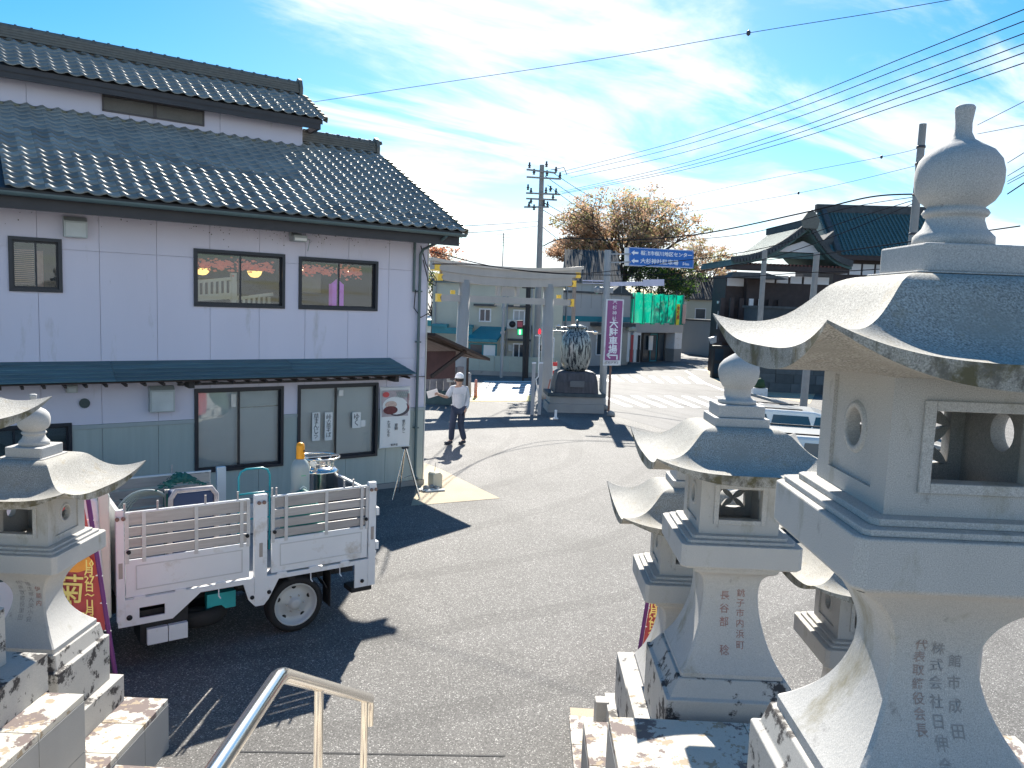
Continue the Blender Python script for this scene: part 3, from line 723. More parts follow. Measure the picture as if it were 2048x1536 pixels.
# side lean-to beyond the corner
le = empty('lean_to_stall', 'dark timber lean-to stall with a sloping board roof against the gable wall', 'stall', BO, BA)
for k in range(7):
    y0 = -0.35 + k * 0.42
    bb = MB(); bb.add([(0.02, y0, 3.42), (1.48, y0, 2.86), (1.48, y0 + .40, 2.86), (0.02, y0 + .40, 3.42), (0.02, y0, 3.36), (1.48, y0, 2.80), (1.48, y0 + .40, 2.80), (0.02, y0 + .40, 3.36)],
                      [(0,1,2,3),(4,7,6,5),(0,4,5,1),(1,5,6,2),(2,6,7,3),(3,7,4,0)]); bb.build('roof_board', M_wood, le)
b = MB(); b.bar((0.02, .10, 3.30), (1.45, .10, 2.84), .06, .05); b.build('barge_board', M_wood, le)
b = MB(); b.box(0.02, 0.92, .25, .31, 2.35, 2.98); b.build('front_board', mat('dark_red_board', (0.10, 0.05, 0.05), .7, var=.3), le)
b = MB(); b.bar((0.03, -.2, 2.45), (.9, -.2, 3.02), .07, .07); b.build('strut', M_wood, le)
ow = empty('old_board_wall', 'low weathered board wall with a dark mossy foot under the lean-to roof', 'wall', Vector((at(846, 780, 31).x, 31, 0)))
for k in range(6):
    MB().box(k * .27 + .004, k * .27 + .262, 0, .06, .55, at(880, 733, 31).z + .03 * (k % 2)).build('board', mat('weathered_board', (0.22, 0.20, 0.20), .8, var=.35, scale=2, objvar=.25), ow)
MB().box(0, 1.62, -.25, .05, 0, .548).build('footing', mat('dark_mossy_foot', (0.06, 0.10, 0.10), .85, var=.35, scale=3), ow)
MB().tube([(1.75, .1, 0), (1.75, .1, at(945, 716, 31).z)], .05, 8).build('post', M_wood, ow)
MB().box(.95, 1.28, -.12, -.02, .9, 1.5).build('meter_box', M_cap, ow)
def empty_part(name, parent, loc):
    o = bpy.data.objects.new(name, None); COL.objects.link(o); o.parent = parent; o.location = loc; return o
# ------------------------------------------------------------------ truck
TRK = bl(-5.62, -5.35, 0)      # bed centre; near side lies at local y = -0.86
tk = empty('flatbed_truck', 'white flatbed lorry with slatted aluminium drop sides loaded with gas bottles', 'truck', TRK, BA)
HB, YN = 0.86, -0.86
# bed floor and sub frame
MB().box(-1.50, 1.50, -0.83, 0.83, 0.74, 0.80).build('bed_floor', M_alu, tk)
b = MB(); b.box(-2.9, 1.40, -0.36, -0.26, 0.48, 0.70); b.box(-2.9, 1.40, 0.26, 0.36, 0.48, 0.70)
for x in (-1.4, -.8, -.2, .4, 1.0, 1.4): b.box(x - .04, x + .04, -.8, .8, 0.68, 0.74)
b.build('chassis', M_chas, tk)
def side(ysign, x0, x1, full=True):
    y = ysign * HB; yo = y + ysign * 0.0
    a0, a1 = (y - .03, y) if ysign > 0 else (y, y + .03)
    pn = MB(); pn.box(x0, x1, a0, a1, 0.82, 1.235)
    po_ = pn.build('drop_side', M_white, tk, bevel=.006)
    ye0, ye1 = (a1 + .001, a1 + .006) if ysign > 0 else (a0 - .006, a0 - .001)
    fr = MB()
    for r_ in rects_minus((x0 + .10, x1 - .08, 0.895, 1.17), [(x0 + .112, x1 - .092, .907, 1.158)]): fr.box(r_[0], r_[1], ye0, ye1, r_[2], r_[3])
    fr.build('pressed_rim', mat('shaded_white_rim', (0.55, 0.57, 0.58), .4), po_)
    for k in range(4):
        z = 1.252 + k * 0.122
        bb = MB(); bb.box(x0 + .02, x1 - .02, a0 + .006, a1 - .006, z, z + 0.098 + (.02 if k == 3 else 0)); bb.build('slat', M_alu, tk)
    MB().box(x0, x1, a0, a1, 1.745, 1.765).build('top_rail', M_white, tk)
    L_ = x1 - x0
    for q in (0.012, 0.14, 0.55, 0.93, 0.988):
        xx = x0 + L_ * q
        bb = MB(); bb.box(xx - .02, xx + .02, ye0 - .004, ye1, 1.20, 1.76) if ysign < 0 else bb.box(xx - .02, xx + .02, ye0, ye1 + .004, 1.20, 1.76)
        for z in (1.26, 1.40, 1.55, 1.70): bb.box(xx - .006, xx + .006, ye0 - .009, ye0 - .004, z, z + .012)
        bb.build('stake', mat('pale_alu', (0.55, 0.56, 0.57), .45, metal=.3, var=.08), tk)
    for q in (0.1, 0.42, 0.75):
        xx = x0 + L_ * q; bb = MB(); bb.box(xx - .05, xx + .05, ye0 - .012, ye1, 0.795, 0.825); bb.tube([(xx - .06, (ye0+ye1)/2 - .005, .81), (xx + .06, (ye0+ye1)/2 - .005, .81)], .012, 8); bb.build('hinge', M_white, tk)
    for xx in (x0 + .03, x1 - .03):
        bb = MB(); bb.lathe([(.022, 0), (.022, .02), (.01, .03)], 10); o = bb.build('rubber_stop', M_blk, tk, (xx, ye0 - .005, 1.33), (R(90), 0, 0))
side(-1, -1.45, -0.13); side(-1, 0.13, 1.37)
side(1, -1.45, -0.13)
MB().box(0.13, 1.37, 0.83, 0.86, 0.82, 1.235).build('drop_side', M_white, tk)
# posts
def post(x, w_=.06, z0=.56, z1=1.80, ys=-1):
    b = MB(); y = ys * HB
    b.box(x - w_, x + w_, min(y - ys * .05, y + ys * .015), max(y - ys * .05, y + ys * .015), z0, z1)
    o = b.build('post', M_white, tk, bevel=.005)
    for z in (z1 - .09,):
        MB().lathe([(.022, 0), (.022, .016)], 10).build('latch', M_rust, o, (x - .03, y + ys * .03, z), (R(90), 0, 0)) 
        MB().lathe([(.022, 0), (.022, .016)], 10).build('latch', M_rust, o, (x + .03, y + ys * .03, z), (R(90), 0, 0))
    MB().box(x - .02, x + .02, y + ys * .016 - .003, y + ys * .016 + .003, 1.05, 1.22).build('catch', mat('worn_metal', (.35, .33, .32), .5, metal=.5), o)
post(0.0, .075, .50); post(-1.50, .04); post(1.43, .05, .44)
post(-1.50, .04, ys=1); post(0.0, .06, ys=1)
# lower side rail and stepped brackets
MB().box(-1.52, 1.46, -0.87, -0.83, 0.745, 0.80).build('side_rail', M_white, tk)
b = MB(); b.prism([(-.20, .745), (.22, .745), (.10, .52), (.04, .45), (-.06, .45), (-.14, .54)], 'y', -.865, -.845); b.build('gusset', M_white, tk)
for x, z in ((-.10, .57), (.10, .60)): MB().lathe([(.024, 0), (.024, .012)], 12).build('bolt', M_chas, tk, (x, -.866, z), (R(90), 0, 0))
b = MB()
for r_ in rects_minus((-1.53, -1.0, .50, .745), [(-1.32, -1.06, .57, .69)]): b.box(r_[0], r_[1], -.868, -.848, r_[2], r_[3])
b.prism([(-1.0, .745), (-1.0, .50), (-.98, .50), (-.68, .745)], 'y', -.868, -.848)
b.build('front_bracket', M_white, tk)
MB().lathe([(.03, 0), (.03, .012)], 12).build('bolt', M_chas, tk, (-1.42, -.868, .60), (R(90), 0, 0))
b = MB(); b.box(1.20, 1.40, -.868, -.848, .44, .745); b.build('rear_bracket', M_white, tk)
MB().lathe([(.024, 0), (.024, .012)], 12).build('bolt', M_chas, tk, (1.30, -.868, .52), (R(90), 0, 0))
MB().box(1.16, 1.44, -.86, -.62, .38, .44).build('rear_stop', M_blk, tk)
for x in (-1.36, -.48, -.16, .10, .62, 1.0):
    MB().tube([(x, -.855, .745), (x, -.86, .66), (x + .02, -.87, .63)], .008, 6).build('rope_hook', M_white, tk)
# tail gate, slightly dark inside
b = MB(); b.box(1.47, 1.50, -.82, .84, .80, 1.62); b.build('tail_gate', mat('tailgate_blue_grey', (0.10, 0.13, 0.18), .5, var=.1), tk)
b = MB(); b.box(1.465, 1.505, -.82, .84, 1.62, 1.645); b.build('gate_rim', M_white, tk)
for z in (.9, 1.35): MB().box(1.50, 1.54, -.84, -.74, z, z + .10).build('latch', M_white, tk)
MB().box(1.50, 1.525, -.80, .8, .80, .86).build('rear_rail', M_white, tk)
MB().box(1.455, 1.462, -.9, -.893, 1.35, 1.5).build('sticker', M_sticker, tk)
# head board with stakes on the far front
b = MB(); b.box(-1.53, -1.49, -.80, .80, .82, 1.78); b.build('head_board', M_alu, tk)
for x, y in ((-1.45, -.845), (-1.12, -.845), (-.62, -.845), (-.26, -.845), (.14, -.845), (.19, -.845), (1.05, -.845), (1.17, -.845)):
    MB().tube([(x, y, 1.76), (x, y, 1.86)], .012, 8).build('peg', M_alu, tk)
for x in (-1.3, -.62):
    MB().tube([(x, .845, 1.76), (x, .845, 1.88)], .012, 8).build('peg', M_alu, tk)
# wheels
def wheel(x, y, sgn, r=.345, wd_=.20, dual=False):
    w_ = empty_part('wheel', tk, (x, y, r))
    t_ = MB(); prof = [(r - .075, -wd_ / 2), (r - .02, -wd_ / 2), (r, -wd_ / 2 + .025), (r, wd_ / 2 - .025), (r - .02, wd_ / 2), (r - .075, wd_ / 2)]
    t_.lathe(prof + [prof[0]], 36, cap=False)
    for k in range(4):
        z = -.06 + k * .04; t_.lathe([(r + .0005, z - .014), (r + .004, z - .012), (r + .004, z + .012), (r + .0005, z + .014)], 36, cap=False)
    t_.build('tyre', M_blk, w_, rot=(R(90), 0, 0))
    m_ = MB(); d = sgn
    prof = [(.27, -.06), (.272, .095), (.255, .098), (.248, .05), (.20, .0), (.17, .005), (.12, .03), (.10, .045), (.075, .047), (.07, .085), (.03, .09)]
    m_.lathe([(a, b_ * 1.0) for a, b_ in prof], 32); m_.build('rim', mat('grey_steel_rim', (0.50, 0.52, 0.52), .45, metal=.1, var=.1), w_, rot=(R(90) * sgn, 0, 0))
    for k in range(6):
        a = k * math.pi / 3
        MB().lathe([(.012, 0), (.012, .022)], 6).build('wheel_nut', M_steel, w_, (.105 * math.cos(a), -.035 * sgn, .105 * math.sin(a)), (R(90) * sgn, 0, 0))
    for k in range(5):
        a = k * 2 * math.pi / 5 + .3
        MB().lathe([(.001, 0), (.030, .0), (.030, .003)], 10).build('rim_hole', M_dark, w_, (.205 * math.cos(a), -.005 * sgn, .205 * math.sin(a)), (R(90) * sgn, R(0), 0), ) 
    return w_
wheel(0.46, -0.70, 1); wheel(0.46, 0.70, -1); wheel(-2.35, -0.72, 1, .33, .18); wheel(-2.35, .72, -1, .33, .18)
b = MB(); b.tube([(0.46, -.6, .345), (.46, .6, .345)], .06, 10); b.build('axle', M_chas, tk)
b = MB()
for k in range(9):
    a0 = R(20 + k * 140 / 9); a1 = R(20 + (k + 1) * 140 / 9)
    if k in (0, 1, 7, 8): b.bar((.46 + .42 * math.cos(a0), -.70, .345 + .42 * math.sin(a0)), (.46 + .42 * math.cos(a1), -.70, .345 + .42 * math.sin(a1)), .22, .012)
b.build('mud_guard', M_chas, tk)
MB().box(.88, .89, -.84, -.6, .25, .70).build('mud_flap', M_blk, tk)
# spare wheel slung flat, box and blue container under the bed
sp = empty_part('wheel', tk, (-.62, -.42, .36))
t_ = MB(); t_.lathe([(.25, -.09), (.31, -.09), (.34, -.05), (.345, 0), (.34, .05), (.31, .09), (.25, .09), (.25, -.09)], 32, cap=False); t_.build('tyre', M_blk, sp)
MB().lathe([(.25, -.05), (.1, .0), (.02, .0)], 24).build('rim', M_alu, sp)
MB().box(-.55, -.22, -.62, -.52, .40, .60).build('tool_box', mat('turquoise_case', (0.03, 0.42, 0.46), .5, var=.1), tk)
b = MB(); b.box(-1.24, -1.03, -.86, -.80, .24, .42); b.box(-1.02, -.82, -.86, -.80, .24, .42); b.build('battery_cover', M_white, tk)
MB().box(-1.30, -.80, -.79, -.40, .24, .62).build('battery_box', M_chas, tk)
MB().box(-.2, .1, .3, .7, .35, .7).build('fuel_tank', M_chas, tk)
# cab
cb = MB()
prof = [(-3.35, .42), (-3.40, .95), (-3.32, 1.15), (-3.02, 1.92), (-2.90, 1.99), (-1.78, 1.99), (-1.70, 1.93), (-1.64, .55), (-1.9, .45), (-2.0, .60), (-2.15, .72), (-2.55, .72), (-2.70, .60), (-2.75, .42)]
cb.prism(prof, 'y', -.84, .84); cab = cb.build('cab', M_white, tk, bevel=.03)
MB().prism([(-2.95, 1.20), (-2.80, 1.72), (-1.98, 1.72), (-1.93, 1.68), (-1.93, 1.20)], 'y', -.846, -.838).build('window', mat('cab_glass', (0.05, 0.10, 0.11), .08, var=.1, spec=.9), cab)
MB().prism([(-3.295, 1.22), (-3.05, 1.82), (-3.04, 1.80), (-3.28, 1.20)], 'y', -.72, .72).build('windscreen', mat('cab_glass', (0.05, 0.10, 0.11), .08), cab)
MB().tube([(-3.2, -.86, 1.5), (-3.3, -1.0, 1.6), (-3.3, -1.02, 1.75)], .012, 6).build('mirror_arm', M_chas, cab)
MB().box(-3.36, -3.28, -1.10, -.98, 1.45, 1.80).build('mirror', M_chas, cab, bevel=.01)
MB().box(-2.92, -2.80, -.3, .3, 2.0, 2.04).build('marker_lamp', M_chas, cab)
# tall wind deflector / intake duct behind the cab
dfl = MB(); P_ = [(-1.68, .60), (-1.68, 1.95), (-1.74, 2.10), (-1.86, 2.20), (-1.94, 2.18), (-1.90, 2.08), (-1.80, 2.00), (-1.78, .60)]
dfl.prism([(p[0] + .10, p[1]) for p in P_], 'y', -.80, -.70); dfl.build('intake_duct', mat('pale_green_white', (0.62, 0.68, 0.60), .35, coat=.2), tk, bevel=.02)
text('lettering', '有菊池商運', 0.09, M_ink, cab, frame((-1.80, -.846, 1.32), (1, 0, 0), (0, 0, 1)), vert=True, line=1.55)

# load ----------------------------------------------------------------
def bedpt(x, y, z=.80): return TRK + BX * x + BY * y + Vector((0, 0, z))
gb = empty('gas_cylinder', 'tall grey gas cylinder with a bright orange valve cap on the lorry bed', 'gas cylinder', bedpt(.68, -.30, .801), BA)
MB().lathe([(.11, 0), (.118, .02), (.118, 1.12), (.11, 1.18), (.085, 1.235), (.05, 1.265), (.048, 1.27)], 28).build('body', mat('grey_green_enamel', (0.34, 0.38, 0.37), .35, var=.06), gb)
MB().lathe([(.052, 1.262), (.054, 1.28), (.052, 1.42), (.045, 1.455), (.025, 1.47), (.01, 1.475)], 20).build('cap', mat('orange_cap', (0.90, 0.36, 0.01), .45, var=.04), gb)
MB().lathe([(.012, 0), (.012, .006)], 8).build('cap_hole', M_dark, gb, (.03, -.048, 1.37), (R(90), 0, R(20)))
for k, (sx_, z) in enumerate(((-1, .93), (1, .93))): MB().bar((.0, -.1195, z), (.045 * sx_, -.112, z - .035), .006, .012).build('painted_arrow', M_paint, gb)
MB().box(-.03, .03, -.1205, -.119, 1.06, 1.07).build('painted_mark', mat('green_mark', (.1, .4, .2), .5), gb)
dw = empty('cryogenic_vessel', 'polished steel cryogenic vessel with a ring handle beside the grey gas cylinder', 'gas vessel', bedpt(1.10, .10, .801), BA)
MB().lathe([(.23, 0), (.245, .02), (.245, .985), (.249, .99), (.249, 1.0), (.24, 1.015), (.20, 1.045), (.12, 1.065), (.05, 1.07)], 40).build('body', M_steel, dw)
rg = MB(); rg.tube([(.26 * math.cos(t), .26 * math.sin(t), 1.18) for t in [2 * math.pi * i / 32 for i in range(33)]], .014, 8, cap=False); rg.build('ring_handle', M_steel, dw)
for k in range(4):
    a = k * math.pi / 2 + .5; MB().tube([(.26 * math.cos(a), .26 * math.sin(a), 1.18), (.21 * math.cos(a), .21 * math.sin(a), 1.12), (.20 * math.cos(a), .20 * math.sin(a), 1.03)], .011, 8).build('handle_post', M_steel, dw)
MB().tube([(-.26, 0, 1.18), (.26, 0, 1.18)], .008, 6).build('spoke', M_steel, dw)
for k, (x, y, z) in enumerate(((0, 0, 1.05), (.10, -.05, 1.04), (-.10, -.08, 1.05), (.02, .12, 1.04))):
    b = MB(); b.tube([(x, y, z - .04), (x, y, z + .07)], .018, 8); b.tube([(x, y, z + .04), (x + .06, y - .04, z + .05)], .014, 8)
    b.lathe([(.005, 0), (.035, .005), (.035, .02), (.005, .025)], 10, (x, y, z + .07)); b.build('valve', M_steel, dw)
MB().lathe([(.03, 0), (.045, .005), (.045, .03), (.01, .032)], 14).build('gauge', M_paper, dw, (-.14, -.12, 1.12), (R(90), 0, R(-20)))
b = MB(); b.lathe([(.02, 0), (.24, .03), (.22, .10), (.10, .16), (.01, .17)], 12); 
o = b.build('folded_tarpaulin', mat('dark_green_tarp', (0.02, 0.16, 0.14), .6, var=.3, scale=6, bump=.8, bscale=12, bdist=.05), None, bedpt(.62, -.58, 0.801)); o.scale = (1.3, .7, 5.5); tag(o, 'dark green folded tarpaulin heaped against the slats below the gas cylinder', 'tarpaulin')
# turquoise hand truck
ht = empty('hand_truck', 'turquoise tube hand truck standing in the middle of the lorry bed', 'hand truck', bedpt(.22, .10, .74), BA)
MT_ = mat('turquoise_tube', (0.03, 0.36, 0.40), .4, var=.1)
MB().tube([(-.20, 0, 0), (-.20, 0, 1.06), (-.17, 0, 1.13), (-.10, 0, 1.16), (.10, 0, 1.16), (.17, 0, 1.13), (.20, 0, 1.06), (.20, 0, 0)], .014, 8).build('frame', MT_, ht)
MB().tube([(-.19, -.02, .84), (-.12, -.12, .87), (.08, -.12, .87), (.19, -.02, .84)], .012, 8).build('hoop', MT_, ht)
MB().tube([(-.20, 0, .5), (.20, 0, .5)], .012, 8).build('cross_bar', MT_, ht)
for s_ in (-1, 1): MB().lathe([(.02, -.02), (.08, -.02), (.08, .02), (.02, .02)], 16).build('wheel', M_blk, ht, (.2 * s_, .08, .08), (0, R(90), 0))
# blue case with a padded grey frame, coiled hose, green net heap
bc = empty('blue_crate', 'dark blue crate with a scuffed grey rounded frame in the lorry bed', 'crate', bedpt(-.60, -.10, .801), BA)
MB().box(-.24, .24, -.12, .12, 0, .96).build('body', mat('navy_plastic', (0.006, 0.03, 0.10), .5, var=.1), bc, bevel=.02)
b = MB(); b.tube([(-.28, -.13, .1), (-.26, -.13, .90), (-.20, -.13, .99), (.20, -.13, .99), (.26, -.13, .90), (.26, -.13, .1)], .030, 10); b.build('frame', mat('scuffed_grey_pad', (0.42, 0.38, 0.38), .8, var=.35, scale=8), bc)
cz = empty('coiled_hose', 'pale coiled hose leaning inside the front of the lorry bed', 'hose', bedpt(-1.05, .25, .801), BA)
for k in range(5):
    rr = .34 - k * .02
    MB().tube([(rr * math.cos(t) + .02 * k, .03 * k, .58 + rr * math.sin(t)) for t in [2 * math.pi * i / 28 for i in range(29)]], .014, 6, cap=False).build('coil', mat('pale_hose', (0.30, 0.36, 0.36), .5, var=.1), cz)
b = MB(); b.box(.22, .28, -.03, .03, 0, .9); b.build('upright', M_alu, cz)
b = MB(); random.seed(5)
for k in range(520):
    x, y = random.gauss(0, .11), random.gauss(0, .07); z = .90 + .17 * math.exp(-(x / .2) ** 2) * random.uniform(.5, 1); s_ = random.uniform(.01, .03)
    b.add([(x - s_, y, z - s_ * .3), (x + s_, y + random.uniform(-.05, .05), z), (x, y + s_, z + s_ * .7)], [(0, 1, 2)])
b.box(-.20, .20, -.10, .10, 0, .86)
o = b.build('green_net', mat('green_net', (0.012, 0.12, 0.09), .7, var=.3), None, bedpt(-.62, .28, .801), (0, 0, BA)); tag(o, 'bundle of dark green netting heaped behind the blue crate', 'net')
# dark shopping trolley of wares left of the truck behind the lantern
wb = empty('covered_bicycle', 'bicycle with a red cover parked against the wall behind the small lantern', 'bicycle', bl(-6.95, -0.75, 0), BA)
for x in (-.5, .5):
    MB().tube([(x + .3 * math.cos(t), 0, .32 + .3 * math.sin(t)) for t in [2 * math.pi * i / 24 for i in range(25)]], .018, 6, cap=False).build('wheel', M_blk, wb)
b = MB(); b.tube([(-.5, 0, .32), (-.1, 0, .3), (.35, 0, .75), (.5, 0, .32)], .018, 6); b.tube([(-.1, 0, .3), (-.2, 0, .85)], .018, 6); b.tube([(-.17, 0, .7), (.36, 0, .8)], .018, 6); b.build('frame', M_steel, wb)
MB().tube([(.30, -.25, 1.12), (.34, -.05, 1.08), (.34, .05, 1.08), (.30, .25, 1.12)], .012, 6).build('handlebar', M_steel, wb)
b = MB(); b.prism([(-.62, .8), (.1, .8), (.16, 1.22), (-.05, 1.32), (-.5, 1.30)], 'y', -.18, .18); b.build('cover', mat('red_cover', (0.62, 0.03, 0.07), .5, var=.2), wb, bevel=.04)
MB().tube([(.18, -.2, 1.1), (.35, -.2, 1.18)], .02, 6).build('grip', mat('yellow_grip', (.6, .5, .05), .6), wb)
# ------------------------------------------------------------------ stone lanterns
def interp(pts, x):
    for i in range(len(pts) - 1):
        if x <= pts[i + 1][0]:
            t = (x - pts[i][0]) / (pts[i + 1][0] - pts[i][0]); return pts[i][1] + t * (pts[i + 1][1] - pts[i][1])
    return pts[-1][1]
def smooth_prof(p, n=30):
    # catmull rom resample
    out = []
    for i in range(len(p) - 1):
        p0 = p[max(i - 1, 0)]; p1 = p[i]; p2 = p[i + 1]; p3 = p[min(i + 2, len(p) - 1)]
        for k in range(6):
            t = k / 6
            out.append(tuple(0.5 * ((2 * p1[j]) + (-p0[j] + p2[j]) * t + (2*p0[j] - 5*p1[j] + 4*p2[j] - p3[j]) * t*t + (-p0[j] + 3*p1[j] - 3*p2[j] + p3[j]) * t**3) for j in (0, 1)))
    out.append(p[-1]); return out
ROOFP = smooth_prof([(0.0, .800), (.18, .800), (.24, .797), (.30, .770), (.355, .705), (.41, .645), (.47, .600), (.54, .572), (.61, .560), (.66, .558)])
def roof_mesh(n=56):
    b = MB(); Rr = .655; vs = []; idx = {}
    def zt(u, v):
        m_ = max(abs(u), abs(v)); k = min(abs(u), abs(v)) / m_ if m_ > 1e-6 else 0
        z = interp(ROOFP, m_ * Rr)
        q = max(0.0, (m_ * Rr - .26) / .395)
        return z - .012 * q + .100 * (k ** 3.2) * q ** 1.6
    def zb(u, v):
        m_ = max(abs(u), abs(v)); k = min(abs(u), abs(v)) / m_ if m_ > 1e-6 else 0
        q = max(0.0, (m_ * Rr - .30) / .355)
        return .475 - .002 * q + .165 * (k ** 2.6) * q ** 1.2
    # mild outward sweep of the corners in plan
    def xy(u, v):
        m_ = max(abs(u), abs(v)); k = min(abs(u), abs(v)) / m_ if m_ > 1e-6 else 0
        s_ = Rr * (1 + .03 * (k ** 4) * m_)
        return u * s_, v * s_
    N_ = n
    top = []; bot = []
    # grid follows square rings so that the hips stay crisp
    for i in range(N_ + 1):
        u = -1 + 2 * i / N_; row = []; rowb = []
        for j in range(N_ + 1):
            v = -1 + 2 * j / N_; x, y = xy(u, v); row.append((x, y, zt(u, v))); rowb.append((x, y, zb(u, v)))
        top.append(row); bot.append(rowb)
    W_ = N_ + 1; vs = [p for r_ in top for p in r_] + [p for r_ in bot for p in r_]; fs = []; o = W_ * W_
    for i in range(N_):
        for j in range(N_):
            u = -1 + 2 * (i + .5) / N_; v = -1 + 2 * (j + .5) / N_
            a, c, d, e = i*W_+j, (i+1)*W_+j, (i+1)*W_+j+1, i*W_+j+1
            if abs(abs(u) - abs(v)) < 1e-6:
                if u * v > 0: fs += [(a, c, d), (a, d, e)]; fs += [(o+a, o+d, o+c), (o+a, o+e, o+d)]
                else: fs += [(a, c, e), (c, d, e)]; fs += [(o+a, o+e, o+c), (o+c, o+e, o+d)]
            else: fs += [(a, c, d, e), (o+a, o+e, o+d, o+c)]
    b.add(vs, fs, 0, True); e_ = []
    for i in range(N_):
        for (a, c) in ((i*W_, (i+1)*W_), ((i+1)*W_+N_, i*W_+N_), (i+1, i), (N_*W_+i, N_*W_+i+1)):
            e_.append((a, o+a, o+c, c))
    k = len(b.f); b.f += e_; b.mi += [1] * len(e_); b.sm += [True] * len(e_)
    me = b.mesh('lantern_roof', [M_granite_roof, M_moss], recalc=True)
    # sharp edges along hips and rim
    bm = bmesh.new(); bm.from_mesh(me)
    for e in bm.edges:
        if len(e.link_faces) == 2 and e.calc_face_angle(0) > R(26): e.smooth = False
    bm.to_mesh(me); bm.free()
    return me
ROOF = roof_mesh()
FIN_A = [(.0, 1.340), (.030, 1.341), (.036, 1.334), (.034, 1.32), (.029, 1.285), (.031, 1.255), (.044, 1.232), (.078, 1.214), (.115, 1.195), (.142, 1.165), (.153, 1.13), (.153, 1.095), (.145, 1.06), (.128, 1.035), (.104, 1.018), (.098, 1.012), (.110, 1.006), (.117, .996), (.110, .985), (.101, .982), (.101, .972), (.112, .945), (.130, .928), (.141, .918), (.143, .885), (.10, .884)]
FIN_A = [(r_ * .86, z_) for r_, z_ in FIN_A]
FIN_B = [(.0, 1.350), (.012, 1.335), (.035, 1.315), (.075, 1.290), (.112, 1.262), (.138, 1.228), (.147, 1.19), (.143, 1.15), (.128, 1.105), (.108, 1.070), (.096, 1.062), (.094, 1.01), (.098, .995), (.118, .985), (.135, .978), (.137, .952), (.10, .951)]
SH_A = [(.375, -.172), (.320, -.205), (.262, -.250), (.208, -.305), (.172, -.365), (.150, -.430), (.147, -.500), (.160, -.575), (.190, -.66), (.238, -.745), (.300, -.820), (.345, -.862), (.345, -.905)]
SH_B = [(.300, -.172), (.303, -.20), (.292, -.235), (.245, -.265), (.212, -.31), (.198, -.38), (.200, -.48), (.218, -.60), (.250, -.72), (.295, -.84), (.345, -.93), (.362, -.955), (.362, -.985)]
def ringplate(b, half, z0, z1, y, th, rc, cz, n=28):
    """wall plate in the XZ plane with a round hole"""
    out_ = []
    for k in range(n):
        a = 2 * math.pi * (k + .5) / n; ca, sa = math.cos(a), math.sin(a)
        tx = half / abs(ca) if abs(ca) > 1e-6 else 1e9
        tz = ((z1 - cz) if sa > 0 else (cz - z0)) / abs(sa) if abs(sa) > 1e-6 else 1e9
        t = min(tx, tz); out_.append((ca * t, cz + sa * t))
    # make sure the corners are present
    cr = [(half, z1), (-half, z1), (-half, z0), (half, z0)]
    pts_in = [(rc * math.cos(2 * math.pi * (k + .5) / n), cz + rc * math.sin(2 * math.pi * (k + .5) / n)) for k in range(n)]
    for c_ in cr:
        j = min(range(n), key=lambda q: (out_[q][0] - c_[0]) ** 2 + (out_[q][1] - c_[1]) ** 2); out_[j] = c_
    vs = [(p[0], y, p[1]) for p in out_] + [(p[0], y, p[1]) for p in pts_in] + [(p[0], y + th, p[1]) for p in out_] + [(p[0], y + th, p[1]) for p in pts_in]
    fs = []
    for k in range(n):
        k2 = (k + 1) % n
        fs += [(k, k2, n + k2, n + k), (2*n + k2, 2*n + k, 3*n + k, 3*n + k2), (n + k, n + k2, 3*n + k2, 3*n + k), (k2, k, 2*n + k, 2*n + k2)]
    b.add(vs, fs)
def body_mesh():
    b = MB(); h = .28; t = .055; z0, z1 = .045, .478
    # front and rear walls with square windows (front: -y)
    for (ya, yb, hole) in ((-h, -h + t, (-.15, .15, .150, .372)), (h - t, h, (-.175, .175, .115, .395))):
        for r_ in rects_minus((-h, h, z0, z1), [hole]): b.box(r_[0], r_[1], ya, yb, r_[2], r_[3])
    # side walls: recessed plate with a round hole and a raised border
    s_ = MB(); ringplate(s_, h - t, z0, z1, 0, t - .014, .066, .275)
    bd = MB()
    for r_ in rects_minus((-(h - t), h - t, z0, z1), [(-.175, .175, .105, .44)]): bd.box(r_[0], r_[1], 0, .014, r_[2], r_[3])
    for sg in (-1, 1):
        for vs, fs, off in ((s_.v, s_.f, h - t), (bd.v, bd.f, h - .0141)):
            b.add([(sg * (off + v[1]), v[0] * sg, v[2]) for v in vs], fs)
        # raised rim round the hole
        rm = []
        n = 28
        for rr, dx in ((.066, 0), (.066, .010), (.084, .010), (.090, 0)):
            rm += [(sg * (h - .0145 + dx), rr * math.cos(2*math.pi*k/n) * sg, .275 + rr * math.sin(2*math.pi*k/n)) for k in range(n)]
        b.add(rm, [(r_*n + k, r_*n + (k+1) % n, (r_+1)*n + (k+1) % n, (r_+1)*n + k) for r_ in range(3) for k in range(n)], 0, True)
    return b.mesh('fire_box', M_granite)
BODY = body_mesh()
def frame_mesh():
    b = MB(); y0, y1 = -.292, -.2805
    for r_ in rects_minus((-.185, .185, .118, .404), [(-.150, .150, .150, .372)]): b.box(r_[0], r_[1], y0, y1, r_[2], r_[3])
    return b.mesh('window_frame', M_granite)
WFR = frame_mesh()
